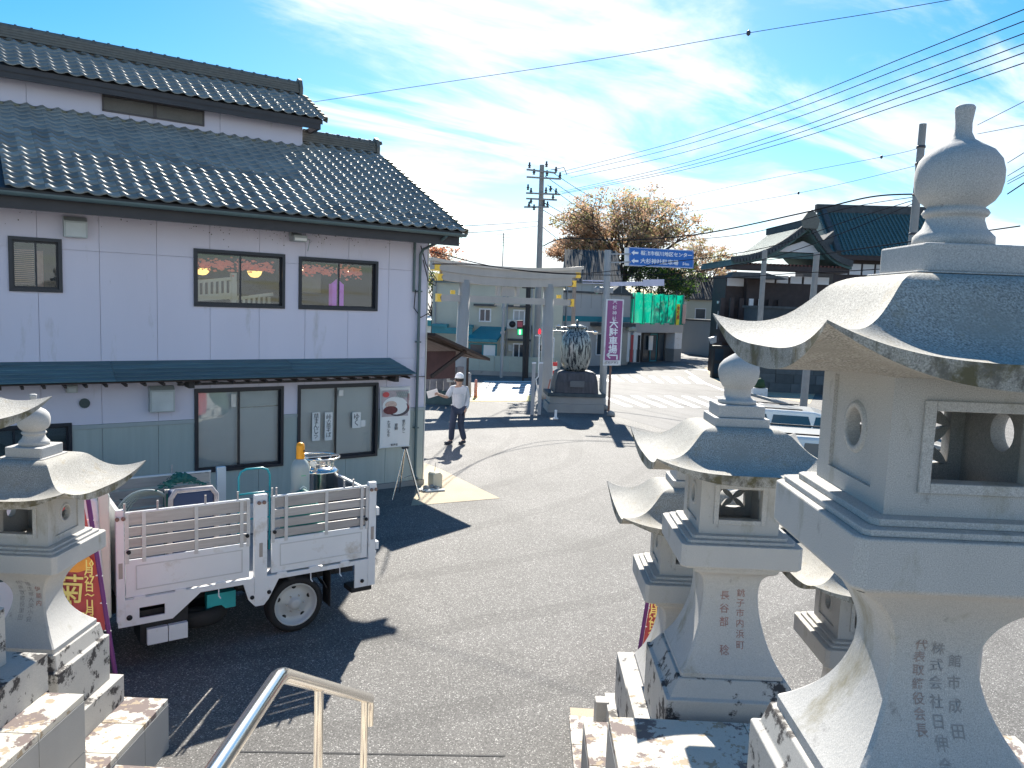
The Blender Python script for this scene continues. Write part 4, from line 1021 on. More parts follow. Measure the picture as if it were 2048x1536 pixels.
def lattice_mesh():
    b = MB()
    # four leaf shaped bars meeting in the middle of the rear window
    cells = [(cx_, cz_, sx, sz) for cx_ in (-.0875, .0875) for cz_ in (.185, .325) for sx in (-1, 1) for sz in (-1, 1)]
    for cx_, cz_, sx, sz in cells:
        a = Vector((cx_ - .004 * sx, 0, cz_ - .003 * sz)); c = Vector((cx_ + .088 * sx, 0, cz_ + .070 * sz)); d = (c - a); nrm = Vector((-d.z, 0, d.x)).normalized()
        pts = []
        for k in range(9): t = k / 8; pts.append(a + d * t + nrm * (.017 * math.sin(math.pi * t) + .003))
        for k in range(8, -1, -1): t = k / 8; pts.append(a + d * t - nrm * (.017 * math.sin(math.pi * t) + .003))
        b.prism([(p.x, p.z) for p in pts], 'y', .232 + .0007 * (sx + 2 * sz), .266 + .0007 * (sx + 2 * sz))
    return b.mesh('lattice', M_granite)
LAT = lattice_mesh()
def mesh_obj(name, me, parent, loc=None, rot=None, bevel=0):
    o = bpy.data.objects.new(name, me); COL.objects.link(o); o.parent = parent
    if loc is not None: o.location = loc
    if rot is not None: o.rotation_euler = rot
    if bevel:
        bv = o.modifiers.new('bevel', 'BEVEL'); bv.width = bevel; bv.segments = 2; bv.limit_method = 'ANGLE'; bv.angle_limit = R(35)
    return o
def lantern(label, x, y, z, fin, shaft, base, scale=1.0, rz=0.0, ph=.42, rs=1.0):
    """z is the height of the platform's top; base is a list of (half width, top z, bottom z) in world heights"""
    t = empty('stone_lantern', label, 'stone lantern', (x, y, z), rz, 'stone lanterns lining the shrine steps', scale)
    b = MB(); b.lathe([(r_, zz_) for r_, zz_ in fin], 40); b.build('finial', M_granite, t)
    dz = -.065 if fin is FIN_A else 0
    b = MB(); b.loft([(.165, .862 + dz), (.165, .950 + dz)], ch=.012); b.build('cap_block', M_granite, t, bevel=.006)
    b = MB(); b.loft([(.195, (.79 if dz else .80)), (.195, .861 + dz)], ch=.012); b.build('cap_step', M_granite, t, bevel=.004)
    r_ = mesh_obj('roof', ROOF, t)
    r_.scale = (rs, rs, .985 if dz else 1)
    bd = mesh_obj('fire_box', BODY, t); mesh_obj('window_frame', WFR, bd, bevel=.003); mesh_obj('lattice', LAT, bd, bevel=.004)
    b = MB(); b.loft([(.335, .022), (.335, .0445)], ch=.02); b.build('step', M_granite, t, bevel=.004)
    b = MB(); b.loft([(.375, .0005), (.375, .0215)], ch=.02); b.build('step', M_granite, t, bevel=.004)
    b = MB(); b.loft([(ph - .015, -.170), (ph, -.155), (ph, 0)], ch=.03); b.build('platform', M_granite, t, bevel=.006)
    pr = smooth_prof(shaft[:-1]) + [shaft[-1]]
    b = MB(); b.loft(pr[::-1], ch=.012, sm=True); o = b.build('shaft', M_granite, t)
    for p in o.data.polygons:
        if len(p.vertices) > 4: p.use_smooth = False
    bm = bmesh.new(); bm.from_mesh(o.data)
    for e in bm.edges:
        if len(e.link_faces) == 2 and e.calc_face_angle(0) > R(22): e.smooth = False
    bm.to_mesh(o.data); bm.free()
    zs = shaft[-1][1] * scale + z
    for k, (h, zt_, zb_) in enumerate(base):
        b = MB()
        if k == 0: b.loft([(h / scale, (zb_ - z) / scale), (h / scale, (zt_ - z) / scale), ((h - .03) / scale, (zt_ - z) / scale + .012), (shaft[-1][0] + .02, (zs - z) / scale - .001)], ch=.008)
        else: b.loft([(h / scale, (zb_ - z) / scale), (h / scale, (zt_ - z) / scale)], ch=.006)
        b.build('base_block', M_granite_low, t, bevel=.006)
    return t
LY = dict(L3=(1.39, 2.65, 3.50), L2=(1.54, 5.70, 2.530), L4=(1.50, 6.88, 1.80), L5=(3.02, 6.75, 1.35), L0=(-3.96, 4.80, 2.80), L1=(-3.95, 6.12, 2.07))
La = lantern('largest stone lantern, nearest on the steps, with a long necked bulb finial', *LY['L3'], FIN_A, SH_A, [(.42, 2.49, 2.1), (.54, 2.099, 1.36)], ph=.40, rs=.93)
Lb = lantern('stone lantern with an onion shaped finial and red carved name on its shaft', *LY['L2'], FIN_B, SH_B, [(.475, 1.425, .98), (.60, .979, .59)])
Lc = lantern('stone lantern half hidden behind the one with the red carved name', *LY['L4'], FIN_B, SH_B, [(.51, .77, .30), (.60, .299, .06)])
Ld = lantern('stone lantern of which only one platform corner and eave show beside the largest lantern', *LY['L5'], FIN_B, SH_B, [(.50, .30, .0)])
Le = lantern('stone lantern cropped by the frame so that only a roof tip and platform edge show', *LY['L0'], FIN_A, SH_A, [(.38, 1.90, 1.492), (.56, 1.49, 1.21)], .9)
Lf = lantern('smaller stone lantern with round bulb finial standing in front of the lorry cab', *LY['L1'], FIN_A, SH_A, [(.38, 1.125, .722), (.46, .721, .48)], .9)
# inscriptions cut into the shafts
def shaft_text(t, s_, x, ztop, size, SH, mt, line=1.0, tilt=0.0, sx=1.0):
    o = text('inscription', s_, size, mt, t, Matrix.Identity(4), vert=True, line=line * .86, depth=.0, bold=.0006)
    pr = sorted([(b_, a_) for a_, b_ in smooth_prof(SH)], key=lambda q: q[0])
    vs = [v.co.copy() for v in o.data.vertices]; my = (max(v.y for v in vs))
    for v, c in zip(o.data.vertices, vs):
        zz_ = ztop + (c.y - my); v.co = (x + c.x * sx, -interp(pr, zz_) - .0012, zz_)
    o.matrix_local = Matrix.Identity(4)
shaft_text(Lb, '長谷部　稔', -.045, -.40, .072, SH_B, M_ink_red, 1.52)
shaft_text(Lb, '銚子市内浜町', .070, -.38, .062, SH_B, M_ink_red, 1.35)
shaft_text(La, '株式会社日伸会', .0, -.41, .046, SH_A, M_ink_grey, 1.45)
shaft_text(La, '館市成田', .060, -.45, .046, SH_A, M_ink_grey, 1.8)
shaft_text(La, '代表取締役会長', -.058, -.40, .040, SH_A, mat('faint_brown_inscription', (.31, .25, .23), .9, var=.3, scale=30), 1.3)
shaft_text(Lf, '伊能内', .10, -.36, .055, SH_A, M_ink_red, 1.45)
shaft_text(Lf, '埴生郷大栄小会', .03, -.31, .050, SH_A, M_ink_grey, 1.25)
shaft_text(Lf, '代表取締役里田', -.05, -.30, .050, SH_A, M_ink_grey, 1.25)
# rising stains at the foot of the shafts and plinths are in the material

# ------------------------------------------------------------------ stepped terraces of cut stone beside the steps
M_side = mat('terrace_side_stone', (0.30, 0.30, 0.295), 0.85, var=0.10, scale=1.0, bump=0.3, bscale=120, bdist=.002, speck=.1,
             dirt=[((0.10, 0.09, 0.09), 0.64, 2.2)], dirt_w=.16)
def terrace(name, label, x0, x1, y0, y1, z0, z1, nx, ny, group):
    t = empty(name, label, 'stone terrace', (x0, y0, z0), 0, group)
    w_, d_, h_ = x1 - x0, y1 - y0, z1 - z0
    MB().box(0.006, w_ - .006, 0.006, d_ - .006, 0, h_ - .05).build('core', M_conc_g, t)
    cw, cdp = w_ / nx, d_ / ny
    for i in range(nx):
        for j in range(ny):
            bb = MB(); bb.box(i * cw + .003, (i + 1) * cw - .003, j * cdp + .003, (j + 1) * cdp - .003, h_ - .049, h_)
            bb.build('cap_stone', M_cap, t, bevel=.004)
    # facing slabs on the stairs side, back and front
    inner = w_ if x1 < 0 else 0.0
    rows = max(1, round((h_ - .05) / .45)); rh = (h_ - .05) / rows
    for r_ in range(rows):
        for j in range(ny):
            a, c = (inner - .006, inner) if inner else (0.0, .006)
            MB().box(a - (0 if inner else .0), c, j * cdp + .003 + (.0), (j + 1) * cdp - .003, r_ * rh + .002, (r_ + 1) * rh - .003).build('facing_slab', M_side, t)
        for i in range(nx):
            MB().box(i * cw + .009, (i + 1) * cw - .009, d_ - .006, d_, r_ * rh + .002, (r_ + 1) * rh - .003).build('facing_slab', M_side, t)
    return t
TG = 'stepped stone terraces under the lanterns'
terrace('stone_terrace', 'low cut stone terrace under the small lantern before the lorry, with brown moss stains', -5.6, -3.12, 5.334, 6.64, 0, .48, 3, 3, TG)
terrace('stone_terrace', 'upper cut stone terrace under the cropped lantern, capped with stained slabs', -5.6, -3.12, 3.2, 5.33, 0, 1.21, 3, 4, TG)
terrace('stone_terrace', 'white capped stone terrace under the largest lantern, crossed by a dark shadow', .645, 3.4, 1.6, 5.09, 0, 1.36, 3, 4, TG)
terrace('stone_terrace', 'narrow middle terrace step showing a brown stained cap below the red lettered lantern', .60, 3.4, 5.094, 6.40, 0, .59, 3, 2, TG)
terrace('stone_terrace', 'lowest terrace step, a thin white strip beside the tarmac', .55, 3.4, 6.404, 7.45, 0, .06, 3, 2, TG)
sheet('paver', G((1140,1416),(1206,1420),(1208,1446),(1142,1446)), .006, M_conc)
sb = empty('kerb_stone', 'small stained granite block between the lanterns and the yellow paver', 'kerb stone', (0.70, 6.85, .11), 0)
MB().loft([(.07, 0), (.065, .25)], ch=.01).build('block', M_granite_low, sb, bevel=.004); sb.location = (.86, 7.32, .06)
# landing and steps the photographer stands on
MB().box(-3.11, .53, -3.0, 2.75, 0, 1.86).build('landing', M_cap, kind='structure')
for k in range(11):
    MB().box(-3.11, .53, 2.752 + k * .33, 2.752 + (k + 1) * .33 - .002, 0, 1.86 - (k + 1) * .160).build('stair_step', M_cap, kind='structure') if 1.86 - (k + 1) * .160 > .30 else None
# granite fence pillar and mossy boulder at the far edge
fp = empty('fence_pillar', 'square granite fence pillar with a pale pyramid top beyond the largest lantern', 'pillar', (3.02, 5.2, 0), 0)
MB().loft([(.11, 0), (.11, 2.02), (.105, 2.03), (.01, 2.045)], ch=.008).build('shaft', M_granite, fp)
MB().loft([(.2, 0), (.2, .3)], ch=.01).build('foot', M_granite_low, fp)
fp = empty('fence_pillar', 'shorter weathered pillar with a pointed cap behind the granite fence pillar', 'pillar', (3.52, 6.1, 0), 0)
MB().loft([(.14, 0), (.14, 1.50), (.12, 1.53), (.01, 1.66)], ch=.008).build('shaft', M_conc_g, fp)
MB().lathe([(.02, 0), (.5, .05), (.55, .4), (.4, .8), (.1, 1.0)], 14).build('mossy_boulder', mat('mossy_stone', (.08, .11, .06), .9, var=.35, scale=8, bump=1, bscale=12, bdist=.03), fp, (.2, .6, 0))

# ------------------------------------------------------------------ handrail
hr = empty('handrail', 'polished stainless steel handrail with a kinked top rail at the bottom of the steps', 'handrail', (-.92, 2.9, 1.86), 0)
P = lambda y, z: ((y - 2.9) * .03 if y > 2.9 else 0, y - 2.9, z - 1.86)
MB().tube([P(-.5, 2.67), P(2.86, 2.67), P(2.90, 2.66)], .033, 16).build('rail', M_steel, hr)
MB().tube([P(2.90, 2.66), P(2.94, 2.645), P(4.46, 1.745)], .031, 16).build('rail', M_steel, hr)
MB().tube([P(3.42, 1.54), P(3.42, 2.34)], .0215, 14).build('post', M_steel, hr)
MB().tube([P(4.34, 1.06), P(4.34, 1.80)], .0215, 14).build('post', M_steel, hr)
MB().tube([P(4.45, 1.755), P(4.49, 1.70), P(4.49, 1.56)], .0215, 14).build('return_end', M_steel, hr)
for y, z in ((1.6, 2.65), (.6, 2.65)): MB().tube([P(y, 1.86), P(y, 2.66)], .0215, 14).build('post', M_steel, hr)

# ------------------------------------------------------------------ festival banners
M_flag = mat('red_banner_cloth', (0.52, 0.09, 0.09), .8, var=.12, scale=3)
M_flag_y = mat('yellow_banner_print', (0.95, 0.70, 0.22), .8, var=.05)
M_flag_o = mat('orange_banner_print', (0.85, 0.33, 0.06), .8, var=.2, scale=5)
M_sleeve = mat('purple_sleeve', (0.14, 0.03, 0.15), .7, var=.15)
def banner(label, base, top, width, dirx, z_lo, big=True):
    t = empty('festival_banner', label, 'banner', base, 0, 'red festival banners on purple poles')
    base = Vector(base); top = Vector(top) - base; up = top.normalized()
    MB().tube([(0, 0, 0), top], .021, 10).build('pole', M_sleeve, t)
    f0 = up * (z_lo / up.z); f1 = up * ((top.z - .12) / up.z); dx = Vector(dirx).normalized()
    b = MB(); n = 14; vs = []
    for j in range(n + 1):
        p = f0.lerp(f1, j / n)
        for i in range(7): q = p + dx * (.03 + width * i / 6); q.y += .03 * math.sin(i * 1.1 + j * .35); vs.append(q)
    b.add(vs, [(j*7+i, j*7+i+1, (j+1)*7+i+1, (j+1)*7+i) for j in range(n) for i in range(6)], 0, True); b.build('cloth', M_flag, t, recalc=False)
    H_ = (f1 - f0).length
    for k in range(6): MB().tube([f0.lerp(f1, k / 5) + Vector((-.025 * dx.x, 0, 0)), f0.lerp(f1, k / 5) + dx * .04], .006, 5).build('loop', M_paper, t)
    y_ = Vector((0, -.045, 0))
    xr = dx if dx.x > 0 else -dx
    def T(s_, frac_x, h, size, m_, line=.9, sx=1):
        c = f0 + up * h + dx * (.03 + width * frac_x) + y_
        text('lettering', s_, size, m_, t, frame(c, xr, up), vert=True, line=line, sx=sx, bold=.002)
    T(['10', '月', '27', '日', '～', '11', '月', '30', '日'], .16, .36, .095, M_flag_y, .82, 1.0)
    if big:
        T('菊十', .60, .27, .30, M_flag_y, .86)
        c = f0 + up * .68 + dx * (.03 + width * .45) + Vector((0, -.037, 0)); M = frame(c, xr, up)
        b = MB(); b.prism([(.22 * math.cos(2*math.pi*i/10) , .10 * math.sin(2*math.pi*i/10)) for i in range(10)], 'z', 0, .002); o = b.build('orange_blot', M_flag_o, t); o.matrix_local = M
    return t
banner('red banner with yellow lettering tied to a purple pole between small lantern and lorry', (-3.79, 7.1, 0), (-4.11, 7.1, 2.35), .46, (-1, 0, 0), .88)
banner('partly seen red banner on a purple pole behind the half hidden lantern', (1.27, 8.05, 0), (1.42, 8.05, 1.5), .42, (1, 0, 0), .35, False)
# ------------------------------------------------------------------ torii gate
M_toriis = mat('grey_torii_stone', (0.42, 0.40, 0.37), .8, var=.12, scale=2, bump=.2, bscale=30, stretch=(1, 1, .3))
M_copper = mat('pale_ridge_cap', (0.62, 0.55, 0.46), .6, var=.1)
M_gold = mat('gold_fitting', (0.80, 0.52, 0.08), .35, metal=.4, var=.08)
TR = gnd(1092, 797); TL = gnd(918, 800)
tdir = (TR - TL); tdir.z = 0; TWd = tdir.length; ta = math.atan2(tdir.y, tdir.x); TC = (TR + TL) / 2
tz = empty('torii_gate', 'tall grey torii gate with gold end fittings spanning the shrine approach', 'torii gate', TC, ta)
hw = TWd / 2
def ztop(x): return 5.50 + .20 * (abs(x) / (hw + 1.35)) ** 2.2
for s_ in (-1, 1):
    MB().lathe([(.34, 0), (.34, .28), (.30, .32), (.28, .34), (.225, 5.0)], 20).build('pillar', M_toriis, tz, (s_ * hw, 0, 0), (0, R(-1.2) * s_, 0))
n = 24; X0 = hw + 1.35
def beam(name, za, zb, ya, mt, x0=X0):
    b = MB(); vs = []
    for i in range(n + 1):
        x = -x0 + 2 * x0 * i / n; z = ztop(x)
        vs += [(x, -ya, z + za), (x, ya, z + za), (x, ya, z + zb), (x, -ya, z + zb)]
    fs = [(i*4 + a, i*4 + (a+1) % 4, (i+1)*4 + (a+1) % 4, (i+1)*4 + a) for i in range(n) for a in range(4)] + [(0, 1, 2, 3), tuple(n*4 + k for k in (3, 2, 1, 0))]
    b.add(vs, fs); return b.build(name, mt, tz)
beam('lintel_cap', 0.0, .13, .34, M_copper, X0 + .06); beam('top_lintel', -.33, -.002, .25, M_toriis); beam('second_lintel', -.68, -.332, .19, M_toriis, hw + .95)
MB().box(-hw - .95, hw + .95, -.11, .11, 4.10, 4.37).build('tie_beam', M_toriis, tz)
for s_ in (-1, 1):
    MB().box(s_ * .45 - .07, s_ * .45 + .07, -.10, .10, 4.402, 4.80).build('strut', M_toriis, tz)
    for nm, xa, xb, za, zb, yy in (('gold_cap', hw + .93, hw + 1.12, 4.07, 4.40, .13), ('gold_cap', hw + .92, hw + 1.14, 4.93, 5.20, .21), ('gold_cap', X0 - .30, X0 - .04, 5.32, 5.56, .27)):
        b = MB(); q = [(xa, za), (xb, za), (xb, zb), (xa, zb), (xa + .07, (za + zb) / 2)]
        b.prism([(s_ * p[0], p[1]) for p in q], 'y', -yy, yy); b.build(nm, M_gold, tz)
    MB().box(s_ * (hw + .42) - .09, s_ * (hw + .42) + .09, -.06, .06, 4.402, 4.56).build('wedge', M_gold, tz)
MB().box(-.30, .30, -.06, .02, 4.405, 4.80).build('name_plaque', M_toriis, tz)
for s_ in (-.45, .45): MB().box(s_ - .12, s_ + .12, -.05, .05, 4.0, 4.078).build('corbel', M_toriis, tz)
# ------------------------------------------------------------------ giant metal jar on a pedestal
J = gnd(1146, 821); J.z = 0
jr = empty('giant_jar', 'giant weathered metal jar with lid on a dark stepped stone pedestal', 'jar', J, R(6))
b = MB(); b.box(-1.10, 1.10, -.7, .7, 0, .34); b.box(-1.02, 1.02, -.66, .66, .345, .62); b.build('pedestal_step', M_conc_g, jr)
MB().box(-1.12, 1.12, -.74, .74, .625, .76).build('pedestal_slab', mat('dark_moss_stone', (.06, .08, .09), .8, var=.3, scale=4), jr)
MB().loft([(.86, .765), (.82, 1.2), (.74, 1.52), (.66, 1.58)], ch=.05, sy=.75).build('pedestal', mat('dark_streaked_stone', (.07, .07, .08), .7, var=.5, scale=2, stretch=(4, 4, .5)), jr)
MB().box(-.28, .28, -.70, -.645, 1.0, 1.25).build('plaque', mat('plaque_grey', (.12, .13, .14), .5), jr)
M_jar = mat('streaked_pewter', (0.34, 0.36, 0.34), .35, metal=.35, var=.15, scale=1, dirt=[((0.012, 0.02, 0.03), .49, 3.2)], dirt_w=.05, stretch=(4.5, 4.5, .55))
MB().lathe([(.01, 0), (.40, .0), (.50, .10), (.60, .35), (.645, .70), (.645, 1.05), (.58, 1.40), (.45, 1.62), (.36, 1.70), (.36, 1.78), (.33, 1.80)], 36).build('body', M_jar, jr, (0, 0, 1.585)).scale = (.95, .95, .93)
MB().lathe([(.33, 0), (.42, .01), (.40, .06), (.20, .13), (.06, .16), (.05, .22), (.08, .27), (.04, .33), (.01, .34)], 30).build('lid', M_jar, jr, (0, 0, 3.262)).scale = (.95, .95, .93)
# ------------------------------------------------------------------ poles, signs, signals
M_pole = mat('weathered_concrete_pole', (0.30, 0.29, 0.28), .8, var=.12, scale=3)
M_polem = mat('grey_steel_pole', (0.30, 0.32, 0.34), .5, metal=.2, var=.06)
M_blue = mat('blue_sign', (0.01, 0.14, 0.50), .45, var=.04); M_pur = mat('purple_sign', (0.30, 0.09, 0.24), .5, var=.06)
M_green_l = mat('green_signal_light', (0.02, 0.95, 0.62), .4, var=0, emit=2.2)
# signal post with blue guide sign
p0 = gnd(1204, 818); p0.z = 0
top = at(1216, 500, p0.y)
sg = empty('signal_pole', 'thick grey steel pole carrying the blue guide sign and a green traffic light', 'signal pole', p0)
MB().tube([(0, 0, 0), (top.x - p0.x, 0, top.z)], [.15, .13], 16).build('pole', M_polem, sg)
Ys = p0.y
def rel(px, py, Y=None): return at(px, py, Y or Ys) - p0
a, c = rel(1258, 494), rel(1387, 501); d_, e_ = rel(1258, 531), rel(1387, 537)
b = MB(); b.bar(rel(1222, 508), rel(1262, 508), .05, .05); b.bar(rel(1222, 525), rel(1262, 524), .05, .05); b.build('sign_arm', M_polem, sg)
bs = MB(); fwd = Vector((0, .16, 0)); lft = rel(1250, 495) + Vector((0, .02, 0)); lfb = rel(1250, 531) + Vector((0, .02, 0))
bs.add([lft, c, e_, lfb, lft + fwd, c + fwd, e_ + fwd, lfb + fwd], [(0,1,2,3),(4,7,6,5),(0,4,5,1),(1,5,6,2),(2,6,7,3),(3,7,4,0)])
bx_ = bs.build('sign_box', M_white, sg)
eps = Vector((0, -.012, 0))
MB().add([a + eps, c + eps, e_ + eps, d_ + eps, a + eps * .2, c + eps * .2, e_ + eps * .2, d_ + eps * .2], [(0,1,2,3),(0,4,5,1),(1,5,6,2),(2,6,7,3),(3,7,4,0)]).build('sign_face', M_blue, bx_)
xs_ = (c - a).normalized(); up_ = (a - d_).normalized(); up_ = (Vector((0, 0, 1)) - xs_ * xs_.z).normalized()
def on_sign(fx, fy): return a.lerp(c, fx).lerp(d_.lerp(e_, fx), fy) + Vector((0, -.018, 0))
M_ref = mat('white_sign_lettering', (0.85, 0.87, 0.9), .5, var=0)
text('lettering', '稲敷市桜川地区センター', .185, M_ref, bx_, frame(on_sign(.58, .30), xs_, up_), bold=.004, sx=1.0)
text('lettering', '大杉神社駐車場', .215, M_ref, bx_, frame(on_sign(.47, .74), xs_, up_), bold=.004)
text('lettering', '50m', .15, M_ref, bx_, frame(on_sign(.88, .78), xs_, up_), bold=.004)
for fy in (.30, .74):
    b = MB(); q = on_sign(.09, fy); ar = [(-.14, 0), (-.02, .10), (-.02, .04), (.14, .04), (.14, -.04), (-.02, -.04), (-.02, -.10)]
    vs = [q + xs_ * p[0] + up_ * p[1] for p in ar]; b.add(vs + [v + Vector((0, .003, 0)) for v in vs], [tuple(range(7))] + [(i, (i+1) % 7, 7 + (i+1) % 7, 7 + i) for i in range(7)]); b.build('arrow', M_ref, bx_)
b = MB()
for k in range(4):
    A_, B_ = [(on_sign(0.01, .03), on_sign(.99, .03)), (on_sign(.99, .03), on_sign(.99, .97)), (on_sign(.99, .97), on_sign(.01, .97)), (on_sign(.01, .97), on_sign(.01, .03))][k]
    b.bar(A_, B_, .004, .012)
b.build('border', M_ref, bx_)
b = MB(); b.bar(rel(1220, 568), rel(1326, 567), .06, .16); b.bar(rel(1165, 561), rel(1212, 562), .04, .05); b.bar(rel(1165, 566), rel(1212, 567), .03, .03); b.build('signal_arm', mat('pale_lavender_paint', (.55, .55, .68), .5), sg)
b = MB(); b.bar(rel(1286, 566), rel(1328, 565), .10, .26); b.build('name_board', mat('pale_lavender_paint', (.55, .55, .68), .5), sg)
lt = MB(); q = rel(1206, 580); lt.box(q.x - .32, q.x + .42, .05, .25, q.z - .12, q.z + .12); lt = lt.build('signal_housing', M_polem, sg, bevel=.03)
q = rel(1195, 580) ; MB().lathe([(.005, .04), (.08, .025), (.125, 0), (.125, -.02)], 20).build('lens', M_green_l, lt, (q.x, -.02 + .06, q.z), (R(90), 0, 0))
MB().lathe([(.135, 0), (.135, .1)], 20).build('visor', M_polem, lt, (q.x, .05 , q.z + .01), (R(90), 0, 0))
# purple car park sign
p1 = gnd(1217, 828); p1.z = 0
ps = empty('car_park_sign', 'tall purple car park sign with white lettering and a bent arrow on a brown post', 'sign', p1)
rl = lambda px, py: at(px, py, p1.y - .1) - p1
MB().tube([(0, 0, 0), (rl(1222, 720).x, 0, rl(1222, 720).z)], .045, 10).build('post', mat('rusty_brown_post', (.22, .12, .09), .7, var=.2), ps)
A_, B_, C_, D_ = rl(1213, 598), rl(1248, 599), rl(1241, 731), rl(1206, 731)
def slab(pts, th):
    pts = [Vector(p) for p in pts]
    b = MB(); n = len(pts); f_ = Vector((0, th, 0)); b.add(list(pts) + [p + f_ for p in pts], [tuple(range(n)), tuple(range(2*n - 1, n - 1, -1))] + [(i, (i+1) % n, n + (i+1) % n, n + i) for i in range(n)]); return b
fr_ = slab((A_, B_, C_, D_), .08).build('sign_box', M_white, ps)
def ins(fx, fy): return A_.lerp(B_, fx).lerp(D_.lerp(C_, fx), fy) + Vector((0, -.012, 0))
slab((ins(.08, .02), ins(.93, .02), ins(.93, .92), ins(.08, .92)), .01).build('sign_face', M_pur, fr_)
ux = (B_ - A_).normalized(); uy = (A_ - D_).normalized()
def PT(s_, fy, size, bold=0.0, line=.84):
    text('lettering', s_, size, M_ref, fr_, frame(ins(.5, fy) + Vector((0, -.004, 0)), ux, uy), vert=True, line=line, bold=bold)
PT('大杉神社', .17, .18, 0, 1.18); PT('大駐車場', .57, .34, .008, .95)
text('lettering', '縁結び神社', .10, mat('grey_ink', (.35, .33, .36), .6), fr_, frame(ins(.5, .955) + Vector((0, -.004, 0)), ux, uy), bold=.004)
b = MB(); q = ins(.5, .855) + Vector((0, -.004, 0))
for pa, pb in (((-.20, .03), (.20, .03)), ((.18, .03), (.18, -.13)), ((-.21, .03), (-.08, .15)), ((-.21, .03), (-.08, -.09))): b.bar(q + ux * pa[0] + uy * pa[1], q + ux * pb[0] + uy * pb[1], .05, .05, up=(0, -1, 0))
b.build('arrow', M_ref, fr_)

def pole(name, label, base, top, r0, r1, cat='pole', mt=None):
    t = empty(name, label, cat, base); MB().tube([(0, 0, 0), Vector(top) - Vector(base)], [r0, r1], 14).build('shaft', mt or M_pole, t); return t
# main utility pole with cross arms
u0 = gnd(1072, 752); u0.z = 0; ut = at(1084, 330, u0.y); UY = u0.y
up = pole('utility_pole', 'tall utility pole with four cross arms of insulators, left of the autumn tree', u0, ut, .21, .13)
for (ax, ay, bx__, by) in ((1053, 339, 1112, 346), (1053, 354, 1122, 358), (1052, 386, 1120, 389), (1052, 397, 1114, 400), (1048, 414, 1098, 414)):
    MB().bar(at(ax, ay, UY - .2) - u0, at(bx__, by, UY - .2) - u0, .09, .09).build('cross_arm', M_pole, up)
M_ins = mat('dark_insulator', (.05, .05, .06), .4, var=.1)
for (px, py) in ((1059, 332), (1093, 330), (1068, 345), (1112, 341), (1094, 348), (1120, 352), (1056, 376), (1101, 379), (1092, 382), (1062, 383), (1112, 384), (1106, 395), (1062, 403), (1058, 411), (1068, 416), (1088, 408), (1095, 410)):
    q = at(px, py, UY - .2) - u0; MB().lathe([(.03, 0), (.09, .02), (.04, .08), (.10, .12), (.05, .2), (.05, .32)], 8, (q.x, q.y, q.z - .12)).build('insulator', M_ins, up)
MB().tube([at(1101, 340, UY - .2) - u0, at(1128, 335, UY - .2) - u0, at(1134, 350, UY - .2) - u0], .02, 6).build('jumper', M_blk, up)
k0 = gnd(1051, 756); k0.z = 0
pp = pole('sub_pole', 'short dark pole with a small flat cap just left of the tall utility pole', k0, at(1058, 546, k0.y), .15, .13, mt=M_chas)
MB().box(-.35, .35, -.1, .1, 0, .06).build('cap', M_chas, pp, at(1057, 577, k0.y) - k0)
k2 = gnd(1606, 822); k2.z = 0
pole('plain_pole', 'bare grey pole standing on the kerb before the dark temple wall', k2, at(1634, 505, k2.y), .16, .12, mt=M_pole)
pw2 = Vector((at(1812, 640, 30).x, 30, 0))
RP = pole('utility_pole', 'tall plain concrete pole rising beside the large finial, gathering the cables', pw2, at(1846, 248, 30), .19, .13)
for z_ in (at(1838, 296, 30).z, at(1835, 330, 30).z, at(1830, 392, 30).z, at(1826, 470, 30).z):
    q = (pw2.lerp(at(1846, 248, 30), z_ / at(1846, 248, 30).z)) - pw2
    MB().lathe([(.16, 0), (.16, .08)], 12, (q.x, q.y, q.z)).build('band', M_ins, RP)
k3 = at(1528, 690, 40); k3.z = 0
pole('plain_pole', 'thin grey pole in front of the temple porch roof', Vector((at(1512, 760, 40).x, 40, 0)), at(1530, 500, 40), .15, .12, mt=M_pole)
k4 = gnd(1448, 745); k4.z = 0
q4 = pole('street_pole', 'thin street pole with small white boards and a lamp box, left of the temple', k4, at(1460, 556, k4.y), .12, .09, mt=M_polem)
r4 = lambda px, py: at(px, py, k4.y - .2) - k4
slab((r4(1450, 565), r4(1468, 566), r4(1467, 579), r4(1449, 578)), .05).build('plate', mat('pale_green_plate', (.35, .45, .42), .5), q4)
slab((r4(1436, 622), r4(1443, 622), r4(1440, 658), r4(1433, 658)), .05).build('notice', M_white, q4)
text('lettering', '春日部神社', .18, M_ink, q4, frame(r4(1438, 640) + Vector((0, -.01, 0)), (1, 0, 0), (0, 0, 1)), vert=True, line=.9)
slab((r4(1420, 676), r4(1448, 668), r4(1452, 678), r4(1424, 688)), .5).build('lamp_box', M_white, q4)
slab((r4(1436, 602), r4(1452, 600), r4(1452, 605), r4(1436, 607)), .3).build('lamp_hood', M_white, q4)
for k in range(3): slab((r4(1462 + k * 7, 588 + k), r4(1466 + k * 7, 589 + k), r4(1466 + k * 7, 598 + k), r4(1462 + k * 7, 597 + k)), .04).build('guard_slat', M_paper, q4)
